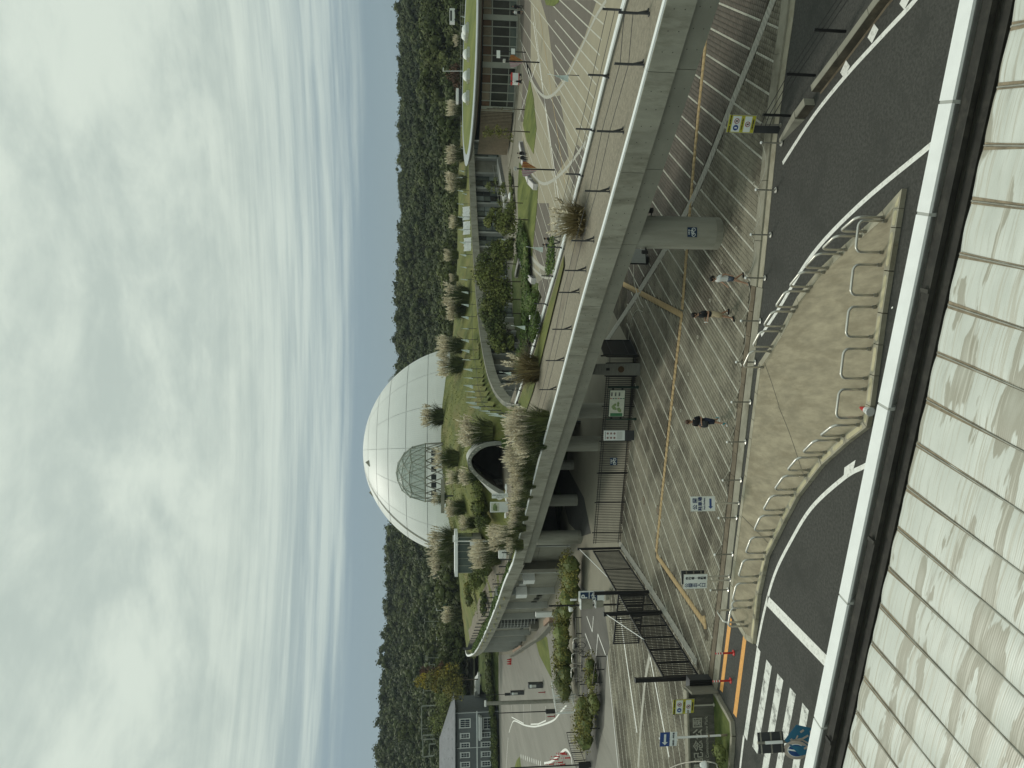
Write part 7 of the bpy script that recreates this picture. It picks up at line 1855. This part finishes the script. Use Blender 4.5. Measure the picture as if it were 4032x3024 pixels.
# pole with cabinets and cameras
b = site(2440, 2380, .02); o = thing('cabinet_pole', 'black pole carrying two grey control cabinets, a camera dome and a floodlight', 'pole', b); tp_ = far(2160, 2386, b.y)
MB().cone(b, tp_, .07, .06, 10).build('pole', 'black_metal', o)
for x0, x1, w_ in ((2288, 2332, .62), (2346, 2374, .40)):
    t_, l_ = far(x0, 2378, b.y - .25), far(x1, 2378, b.y - .25); MB().box(tuple((t_ + l_) / 2), (w_, .3, (t_ - l_).z)).build('cabinet', 'concrete_fair', o); MB().box(tuple(t_ + Vector((0, 0, .04))), (w_ + .06, .4, .06)).build('cabinet_cap', 'white_metal', o)
MB().lathe([(.0, -.2), (.14, -.14), (.17, .0), (.15, .08), (.0, .12)], 14, tuple(far(2246, 2400, b.y - .2))).build('camera_dome', 'white_metal', o, smooth=True); MB().bar(far(2240, 2384, b.y), far(2240, 2400, b.y - .2), .05).build('camera_arm', 'white_metal', o); MB().box(tuple(far(2258, 2362, b.y - .2)), (.12, .14, .42), rz=.4).build('floodlight', 'white_metal', o)
b = site(2205, 2405, .02); 
o = thing('white_kiosk', 'white canopied ticket post before the caged stair of the hall', 'kiosk', b); q = far(2155, 2418, b.y); MB().box(tuple(q), (.5, .5, 2.4)).build('body', 'white_metal', o); MB().box((q.x, q.y, .4), (.7, .7, .8)).build('base', 'concrete_fair', o)
# car park barrier machines
for i, (x0, x1, y0, y1) in enumerate(((cp(800, 0)[0], cp(1050, 0)[0], cp(0, 165)[1], cp(0, 245)[1]), (cp(490, 0)[0], cp(720, 0)[0], cp(0, 310)[1], cp(0, 365)[1]))):
    b = site(x1, (y0 + y1) / 2, .02); t_ = far(x0, (y0 + y1) / 2, b.y); w_ = (y1 - y0) / FPX * b.y; o = thing('ticket_machine', ['dark parking ticket machine nearer the hedge', 'dark parking ticket machine nearer the grey house'][i], 'machine', b, 0, 'ticket machines on the parking road')
    MB().box((0, 0, t_.z / 2), (w_, .6, t_.z)).build('case', 'dark_grey_metal', o, local=True); MB().box((0, -.31, t_.z * .62), (w_ * .6, .02, t_.z * .3)).build('screen', 'panel_light', o, local=True); MB().box((0, -.31, t_.z * .85), (w_ * .7, .02, t_.z * .14)).build('label_plate', 'white_board', o, local=True)
b = site(*cp(1380, 470), .02)
# tall grey pole with lamp and two thin dark barrier masts
pb_ = site(2240, 2758, .02); tp_ = far(1915, 2770, pb_.y); o = thing('utility_pole', 'tall grey steel pole rising from the white frame at the left', 'pole', pb_); MB().cone(pb_, tp_, .19, .17, 14).build('shaft', 'steel_dull', o); MB().box(tuple(tp_ + Vector((0, 0, .1))), (.5, .3, .16)).build('cross_head', 'white_metal', o)
for i, (xa, ya, xb, yb, d_) in enumerate(((1960, 2808, 2185, 2800, 0), (1880, 2738, 2010, 2733, 0), (2010, 3024, 2325, 3010, 0))):
    b = site(xb, yb, .02); t_ = far(xa, ya, b.y); o = thing('barrier_mast', ['raised dark barrier arm standing before the grey house', 'thin dark mast behind the ticket machine', 'raised dark barrier arm at the left margin'][i], 'mast', b); MB().cone(b, t_, .06, .05, 8).build('arm', 'black_metal', o); MB().box(tuple(b + Vector((0, 0, .5))), (.35, .35, 1.0)).build('drive_box', 'black_metal', o)
# white steel frame (bicycle cage)
fa, fb = site(*cp(1500, 680), .02), site(*cp(1780, 680), .02)
o = thing('steel_cage', 'white steel cage frame half hidden by the spreading shrub', 'frame', fa); P0, P1 = site(2268, 2735, .02), site(2278, 2805, .02)
for p in (P0, P1, P0 + Vector((.6, 1.6, 0)), P1 + Vector((.6, 1.6, 0))): MB().bar(p, p + Vector((0, 0, 2.0)), .09).build('upright', 'white_metal', o)
for z in (.3, 2.0):
    for a, b in ((P0, P1), (P0 + Vector((.6, 1.6, 0)), P1 + Vector((.6, 1.6, 0))), (P0, P0 + Vector((.6, 1.6, 0))), (P1, P1 + Vector((.6, 1.6, 0)))): MB().bar(a + Vector((0, 0, z)), b + Vector((0, 0, z)), .07).build('beam', 'white_metal', o)
for k in range(8): p = P0.lerp(P1, (k + .5) / 8); MB().bar(p + Vector((0, 0, .3)), p + Vector((0, 0, 2.0)), .035).build('bar', 'white_metal', o)
# red lane posts far left
for i, q in enumerate(((cp(1440, 1395)), (cp(1470, 1415)), (cp(1340, 1455)), (cp(1320, 1505)), (cp(1530, 1480)), (cp(1400, 1560)), (cp(1240, 1590)), (cp(1440, 1600)))):
    b = site(*q, .03); o = thing('lane_post', f'red and white lane post at the lower left car park entry, {ORD[i]} from the front', 'post', b, 0, 'red lane posts at the car park entry'); MB().cone((0, 0, 0), (0, 0, .85), .06, .05, 8).build('tube', 'red_plastic', o, local=True); MB().lathe([(.0, 0), (.14, 0), (.14, .04), (.0, .06)], 10).build('base', 'red_dark', o, local=True)
    for z in (.55, .7): MB().cone((0, 0, z), (0, 0, z + .07), .062, .06, 8).build('band', 'white_metal', o, local=True)
for i, q in enumerate(((2178, 2651 + 163), (2128, 2650 + 125))):
    b = site(cp(1260, 755)[0] if i == 0 else cp(1090, 335)[0], cp(0, 755)[1] if i == 0 else cp(0, 335)[1], .03); o = thing('lane_post', ['single red lane post beside the curved white line', 'single red lane post before the nearer ticket machine'][i], 'post', b, 0, 'red lane posts at the car park entry'); MB().cone((0, 0, 0), (0, 0, .8), .06, .05, 8).build('tube', 'red_dark', o, local=True); MB().lathe([(.0, 0), (.14, 0), (.14, .04), (.0, .06)], 10).build('base', 'red_dark', o, local=True)
# small red cones by the hall corner and cart
o = thing('traffic_cone', 'cluster of red cones stacked at the corner of the hall', 'cone', site(*c6(470, 1230), .03))
for k in range(3): MB().cone(o.location + Vector((-k * .45, k * .2, 0)), o.location + Vector((-k * .45, k * .2, .75)), .2, .05, 10).build('cone_body', 'red_plastic', o)
# cars behind the hedge
def car(label, c, rz, m):
    o = thing('parked_car', label, 'car', c, rz, 'cars before the grey house')
    b_ = MB(); pr = [(-2.1, .35), (-2.15, .8), (-1.5, .95), (-.9, 1.42), (.7, 1.45), (1.4, .98), (2.1, .85), (2.15, .4)]
    b_.add([(x, -.85, z) for x, z in pr] + [(x, .85, z) for x, z in pr], [tuple(range(8)), tuple(range(15, 7, -1))] + [(i, (i + 1) % 8, (i + 1) % 8 + 8, i + 8) for i in range(8)]).build('body', m, o, local=True)
    MB().add([(-1.35, -.87, 1.0), (-.85, -.87, 1.36), (.65, -.87, 1.38), (1.2, -.87, 1.0)], [(0, 1, 2, 3)]).build('window', 'glass_dark', o, local=True)
    for x in (-1.35, 1.35):
        w_ = MB().cone((x, -.9, .33), (x, -.66, .33), .33, .33, 16).build('wheel', 'black_metal', o, local=True); MB().cone((x, -.915, .33), (x, -.9, .33), .19, .19, 12).build('rim', 'steel', w_, local=True)
car('white car parked on the terrace below the yellow tree', Vector((far(1905, 2688, 160).x, 160, 3.02)), rad(172), 'white_metal'); car('pale car parked on the terrace beside the porch of the grey house', Vector((far(1905, 2735, 161).x, 161.5, 3.04)), rad(172), 'panel_light')
# sports ground: net fence, lamp masts, portal frames
mat('net_green', (.03, .085, .055), .9, .1, 1); nf = thing('net_fence', 'dark green sports ground net beyond the left roof lawn', 'fence', far(1775, 2480, 190)); a, b = far(1770, 2330, 190), far(1772, 2660, 190); MB().box(tuple((a + b) / 2 + Vector((0, 0, .6))), ((a - b).length, .1, 2.4)).build('net', 'net_green', nf)
for k in range(9): p = a.lerp(b, k / 8); MB().bar(p + Vector((0, 0, -1.0)), p + Vector((0, 0, 2.1)), .12).build('post', 'frame_green', nf)
for i, (X0, X1, Y, m, tw) in enumerate(((1716, 1770, 2356, 'white_metal', False), (1718, 1765, 2404, 'white_metal', False), (1719, 1765, 2517, 'white_metal', False), (1672, 1770, 2446, 'frame_green', True), (1706, 1765, 2462, 'frame_green', True), (1676, 1765, 2590, 'frame_green', True), (1690, 1770, 2617, 'frame_green', True), (1705, 1760, 2268, 'frame_green', True), (1650, 1740, 2870, 'frame_green', True), (1668, 1740, 2720, 'frame_green', True))):
    lamp_pole(X0, X1 + 12, Y, 195, f'sports ground {"white" if m == "white_metal" else "green"} light mast, {ORD[i]} counted from the pale ones at the pampas', m, tw)
for i, (y0, y1, x0) in enumerate(((2780, 2912, 1660), (2895, 2980, 1665), (2930, 2975, 1690))):
    a, b = far(x0, y0, 200), far(x0, y1, 200); o = thing('portal_frame', f'dark green steel portal frame on the sports ground, {["long right", "tall left", "small low"][i]} one', 'frame', far(x0 + 80, y0, 200))
    for p in (a, b): MB().bar(p, Vector((p.x, p.y, p.z - 5.5)), .22).build('upright', 'frame_green', o)
    MB().bar(a, b, .22).build('crossbeam', 'frame_green', o)
# ------------------------------------------------------------------ people
mat('skin', (.42, .25, .17), .6, .05, 8); mat('hair_black', (.012, .010, .009), .5, 0); mat('hair_brown', (.07, .035, .02), .55, .1, 20)
mat('cloth_black', (.014, .015, .018), .85, .2, 12); mat('cloth_white', (.68, .69, .67), .85, .06, 12); mat('cloth_navy', (.018, .024, .045), .85, .15, 12); mat('cloth_khaki', (.46, .38, .25), .85, .1, 12); mat('cloth_denim', (.07, .09, .12), .85, .1, 12)
mat('shoe_white', (.62, .63, .60), .6, .05, 5); mat('sock_teal', (.08, .26, .28), .8, 0)
mat('bag_grey', (.05, .055, .06), .8, .2, 8)
def loft(rings, n=12):
    m = MB(); vs = []
    for c, rx, ry, up in rings:
        c = Vector(c); up = Vector(up).normalized(); a = up.cross(Vector((0, 1, 0)))
        if a.length < .1: a = Vector((1, 0, 0))
        a.normalize(); b = up.cross(a)
        vs += [c + a * (rx * math.cos(t)) + b * (ry * math.sin(t)) for t in [2 * math.pi * k / n for k in range(n)]]
    fs = [(i * n + k, i * n + (k + 1) % n, (i + 1) * n + (k + 1) % n, (i + 1) * n + k) for i in range(len(rings) - 1) for k in range(n)] + [tuple(range(n - 1, -1, -1)), tuple(range((len(rings) - 1) * n, len(rings) * n))]
    return m.add(vs, fs)
def limb(pts, rs, n=10):
    pts = [Vector(p) for p in pts]; rg = []
    for i, p in enumerate(pts):
        d = (pts[min(i + 1, len(pts) - 1)] - pts[max(i - 1, 0)]); rg.append((p, rs[i], rs[i], d))
    return loft(rg, n)
def person(label, loc, rz, H=1.7, stride=.28, top='cloth_black', bottom='cloth_navy', shoe='cloth_black', hair='hair_black', shorts=False, arm='swing', ponytail=False, skirt=False, sit=False, sleeve=.5, phone=False, bag=None, detail=True, cap=False, sock=None):
    s = H / 1.70; o = thing('person', label, 'person', loc, rz); o.scale = (s, s, s)
    # pose facing -Y: joints in metres for a 1.70 m figure
    pel = Vector((0, 0, .90 if not sit else .50)); st = stride
    if sit:
        legs = [([(.10, 0, .50), (.12, -.40, .50), (.12, -.44, .10)], (.12, -.55, .04)), ([(-.10, 0, .50), (-.13, -.40, .50), (-.13, -.42, .10)], (-.13, -.53, .04))]
    else:
        legs = [([(.09, 0, .90), (.10, -st * .62, .48), (.10, -st, .09)], (.11, -st - .13, .045)), ([(-.09, 0, .90), (-.10, st * .25, .49), (-.10, st * 1.05, .15)], (-.11, st * .98, .05))]
    ch = pel + Vector((0, -.02, .48)); nk = pel + Vector((0, -.03, .58)); hd = nk + Vector((0, -.03, .13))
    if arm == 'swing': arms = [[(.19, -.01, ch.z - .01), (.23, .10, ch.z - .28), (.23, .02, ch.z - .52)], [(-.19, -.01, ch.z - .01), (-.24, -.04, ch.z - .28), (-.22, -.24, ch.z - .44)]]
    elif arm == 'phone': arms = [[(.19, -.01, ch.z - .01), (.23, .02, ch.z - .28), (.12, -.26, ch.z - .24)], [(-.19, -.01, ch.z - .01), (-.23, .0, ch.z - .28), (-.10, -.27, ch.z - .22)]]
    else: arms = [[(.19, -.01, ch.z - .01), (.22, .02, ch.z - .28), (.21, -.05, ch.z - .53)], [(-.19, -.01, ch.z - .01), (-.22, .02, ch.z - .28), (-.21, -.05, ch.z - .53)]]
    # one continuous body: skeleton grown with a skin surface
    V, E_, Rr = [], [], []
    def vtx(p, r): V.append(Vector(p)); Rr.append(r); return len(V) - 1
    root = vtx(pel, .115); sp1 = vtx(pel + Vector((0, 0, .22)), .105); sp2 = vtx(ch - Vector((0, 0, .06)), .125); n0 = vtx(nk, .05); h0 = vtx(hd, .085); h1 = vtx(hd + Vector((0, -.005, .10)), .08)
    E_ += [(root, sp1), (sp1, sp2), (sp2, n0), (n0, h0), (h0, h1)]
    for lg, toe in legs:
        a = vtx(lg[0], .085); k_ = vtx(lg[1], .055); an = vtx(lg[2], .036); t_ = vtx(toe, .03); E_ += [(root, a), (a, k_), (k_, an), (an, t_)]
    for ar in arms:
        a = vtx(ar[0], .05); e = vtx(ar[1], .038); w_ = vtx(ar[2], .026); d = (Vector(ar[2]) - Vector(ar[1])).normalized(); hp = vtx(Vector(ar[2]) + d * .07, .030)
        E_ += [(sp2, a), (a, e), (e, w_), (w_, hp)]
    me = bpy.data.meshes.new('body'); me.from_pydata([tuple(v) for v in V], E_, []); ob = bpy.data.objects.new('body', me); COL.objects.link(ob)
    sk = ob.modifiers.new('s', 'SKIN'); lay = me.skin_vertices[0].data
    for i, r in enumerate(Rr): lay[i].radius = (r, r)
    lay[0].use_root = True; sb = ob.modifiers.new('u', 'SUBSURF'); sb.levels = 1; sb.render_levels = 1
    dg = bpy.context.evaluated_depsgraph_get(); dg.update(); bm_ = bpy.data.meshes.new_from_object(ob.evaluated_get(dg)); bpy.data.objects.remove(ob); bm_.name = 'body'
    bm_.materials.clear(); bd = link('body', bm_, 'skin', o, smooth=True)
    # fingers and thumb
    if detail:
        for ar, sx in zip(arms, (1, -1)):
            w_ = Vector(ar[2]); d = (w_ - Vector(ar[1])).normalized(); sd = d.cross(Vector((0, 0, 1))); sd = sd.normalized() if sd.length > .1 else Vector((0, 1, 0)); base = w_ + d * .085; dn = d.cross(sd).normalized()
            hm = MB()
            for k, ln in enumerate((.062, .072, .068, .052)):
                q = base + sd * ((k - 1.5) * .019); hm.tube([q, q + d * ln * .55, q + d * ln * .85 + dn * .022], [.010, .009, .007], 5)
            hm.tube([w_ + d * .03 - sd * .026, w_ + d * .06 - sd * .055, w_ + d * .09 - sd * .058], [.011, .010, .008], 5); hm.build('fingers', 'skin', bd, local=True, smooth=True)
        fc = MB(); fc.tube([hd + Vector((0, -.082, .06)), hd + Vector((0, -.108, .030)), hd + Vector((0, -.085, .018))], [.010, .016, .012], 6); fc.build('nose', 'skin', bd, local=True)
        for sx in (-1, 1): MB().box(tuple(hd + Vector((sx * .035, -.086, .055))), (.028, .012, .012)).build('eye', 'hair_black', bd, local=True); MB().box(tuple(hd + Vector((sx * .09, .0, .04))), (.018, .04, .06)).build('ear', 'skin', bd, local=True)
        MB().box(tuple(hd + Vector((0, -.088, -.018))), (.045, .012, .010)).build('mouth', 'red_dark', bd, local=True)
    # hair
    hr = MB(); hr.lathe([(.099, .025), (.108, .07), (.098, .125), (.062, .165), (.0, .18)], 14, tuple(hd + Vector((0, .018, 0)))); hr.build('hair' if not cap else 'cap', hair, o, local=True, smooth=True)
    hb_ = MB(); hb_.lathe([(.075, -.06), (.092, .0), (.095, .05), (.0, .06)], 12, tuple(hd + Vector((0, .035, .0)))); hb_.build('hair', 'hair_black' if cap else hair, o, local=True, smooth=True)
    if ponytail: limb([hd + Vector((0, .09, .07)), hd + Vector((0, .17, .02)), hd + Vector((0, .17, -.12))], [.035, .04, .012], 8).build('ponytail', hair, o, local=True, smooth=True)
    # clothes
    b0 = pel + Vector((0, 0, -.06)); loft([(b0, .165, .125, (0, 0, 1)), (pel + Vector((0, 0, .08)), .155, .118, (0, 0, 1)), (pel + Vector((0, 0, .25)), .155, .118, (0, 0, 1)), (ch - Vector((0, 0, .10)), .185, .128, (0, 0, 1)), (ch + Vector((0, 0, .0)), .175, .11, (0, 0, 1)), (ch + Vector((0, 0, .055)), .105, .085, (0, 0, 1)), (nk + Vector((0, 0, -.01)), .06, .06, (0, 0, 1))], 16).build('shirt', top, o, local=True, smooth=True)
    for ar in arms:
        a, e, w_ = map(Vector, ar); end = a.lerp(e, min(1, sleeve * 1.5)); pts = [a + Vector((-.05 if a.x > 0 else .05, 0, .02)), a.lerp(end, .3), end]; rr = [.070, .068, .066]
        if sleeve > .7: pts += [e, e.lerp(w_, .9)]; rr += [.055, .046]
        limb(pts, rr).build('sleeve', top, o, local=True, smooth=True)
    if skirt: loft([(pel + Vector((0, -.05, -.42)), .25, .21, (0, 0, 1)), (pel + Vector((0, 0, -.1)), .19, .15, (0, 0, 1)), (pel + Vector((0, 0, .08)), .15, .115, (0, 0, 1))], 16).build('skirt', bottom, o, local=True, smooth=True)
    else:
        loft([(pel + Vector((0, 0, -.12)), .150, .125, (0, 0, 1)), (pel + Vector((0, 0, -.02)), .168, .130, (0, 0, 1)), (pel + Vector((0, 0, .06)), .156, .118, (0, 0, 1))], 14).build('waist', bottom, o, local=True, smooth=True)
        for lg, toe in legs:
            a, k_, an = map(Vector, lg)
            if shorts: limb([a + Vector((0, 0, .02)), a.lerp(k_, .5), a.lerp(k_, .92 if shorts != 'short' else .45)], [.105, .108, .112]).build('trouser_leg', bottom, o, local=True, smooth=True)
            else: limb([a + Vector((0, 0, .02)), a.lerp(k_, .6), k_, an + Vector((0, 0, .02))], [.105, .088, .075, .06]).build('trouser_leg', bottom, o, local=True, smooth=True)
    for lg, toe in legs:
        an, t_ = Vector(lg[2]), Vector(toe); d = (t_ - an); d.z = 0; d.normalize(); up_ = Vector((0, 0, 1)); z = max(.03, an.z - .055)
        c = Vector((an.x, an.y, z)); limb([c - d * .07, c - d * .05 + up_ * .01, c + d * .06, c + d * .15 - up_ * .008, c + d * .185 - up_ * .012], [.030, .048, .046, .040, .018], 9).build('shoe', shoe, o, local=True, smooth=True)
        if sock: MB().cone(an + Vector((0, 0, -.03)), an + Vector((0, 0, .09)), .046, .048, 10).build('sock', sock, o, local=True)
    if phone: MB().box((.01, -.37, ch.z - .20), (.09, .012, .16)).build('phone', 'white_board', o, local=True)
    if bag: MB().lathe([(.0, -.2), (.14, -.17), (.16, .0), (.12, .16), (.0, .18)], 10, (.0, -.20, ch.z - .38)).build('bag', bag, o, local=True, smooth=True)
    return o
person('person in white top and denim shorts with a ponytail striding across the plaza', site(2942, 1098, .03), rad(-68), 1.52, .30, 'cloth_white', 'cloth_denim', 'cloth_black', shorts='short', ponytail=True, sleeve=.25)
person('person in black shirt and khaki shorts walking while looking at a phone', site(2884, 1238, .03), rad(-72), 1.74, .20, 'cloth_black', 'cloth_khaki', 'cloth_black', shorts=True, arm='phone', phone=True, sleeve=.42)
person('person in dark clothes with teal socks carrying a bag, striding by the rope bollards', site(2851, 1658, .03), rad(-38), 1.68, .30, 'cloth_black', 'cloth_navy', 'shoe_white', hair='hair_brown', cap=False, shorts=True, arm='phone', sleeve=.5, bag='bag_grey', sock='sock_teal')
far_p = [((2062, 28), 'cloth_black', 'cloth_black', 'person in black at the right end of the pavilion front', 1.74, {}), ((2060, 50), 'cloth_white', 'cloth_black', 'person in white top with a dark skirt by the pavilion', 1.62, {'skirt': True}),
         ((2056, 322), 'cloth_white', 'cloth_black', 'person in white pushing a red cart before the pavilion', 1.68, {}), ((2052, 945), 'cloth_black', 'cloth_khaki', 'person in black shirt and khaki trousers under the trees', 1.72, {}),
         ((2018, 772), 'cloth_white', 'cloth_black', 'person under a white sunshade by the hall windows', 1.6, {'skirt': True}), ((2021, 800), 'cloth_denim', 'cloth_white', 'person in pale clothes crouching by the sapling', 1.3, {})]
for q, t_, b_, lab, h_, kw in far_p:
    person(lab, site(*q, .03), rad(R.uniform(-60, 60)), h_, .18, t_, b_, 'cloth_black', detail=False, sleeve=.9, **kw)
for k, (q, t_, lab) in enumerate((((2190, 942), 'cloth_black', 'person in black with a backpack walking on the bridge, front one'), ((2195, 966), 'cloth_navy', 'person in dark blue walking on the bridge behind the large pennant'))):
    b = far(q[0], q[1], 47.5); person(lab, site(2208 - 6 * k, q[1], .03), rad(40), 1.70, .25, t_, 'cloth_navy' if k else 'stele_stone', 'cloth_black', sleeve=.9, detail=False)
for k, Y in enumerate((604, 622)):
    person(['person in black sitting on the white bench, right one', 'person in black sitting on the white bench, left one'][k], site(q1(1395, 1250)[0] + 4 * k, Y, .05), rad(-30), 1.66, 0, 'cloth_black', 'cloth_black', 'cloth_black', sit=True, arm='rest', sleeve=.9, detail=False)
ct = thing('hand_cart', 'red framed cart with white load before the pavilion', 'cart', site(2052, 312, .03))
MB().box((0, 0, .9), (1.5, .8, .9)).build('load', 'white_board', ct, local=True); MB().box((0, 0, 1.45), (1.6, .85, .18)).build('frame', 'red_plastic', ct, local=True); MB().box((0, 0, .4), (1.5, .8, .12)).build('deck', 'red_plastic', ct, local=True)
for x in (-.5, .5): MB().cone((x, -.42, .18), (x, -.3, .18), .18, .18, 12).build('wheel', 'black_metal', ct, local=True)
us = thing('sunshade', 'white sunshade held open by the hall windows', 'umbrella', site(2018, 772, 1.5)); MB().lathe([(.62, .0), (.45, .18), (.2, .29), (.0, .32)], 14, (0, 0, .35)).build('canopy', 'white_metal', us, local=True, smooth=True); MB().cone((0, 0, -.4), (0, 0, .66), .012, .012, 6).build('shaft', 'steel', us, local=True)
# ------------------------------------------------------------------ the air between here and the hills
hm = bpy.data.materials.new('haze'); hm.use_nodes = True; hn = hm.node_tree.nodes; hn.clear()
ho = hn.new('ShaderNodeOutputMaterial'); hv = hn.new('ShaderNodeVolumePrincipled'); hm.node_tree.links.new(hv.outputs[0], ho.inputs['Volume'])
hv.inputs['Color'].default_value = (.78, .89, 1.0, 1); hv.inputs['Density'].default_value = .00015; hv.inputs['Anisotropy'].default_value = .1
M['haze'] = hm
stuff(MB().box((0, 3400, 209.3), (5400, 7700, 421.4)).build('haze', 'haze'))
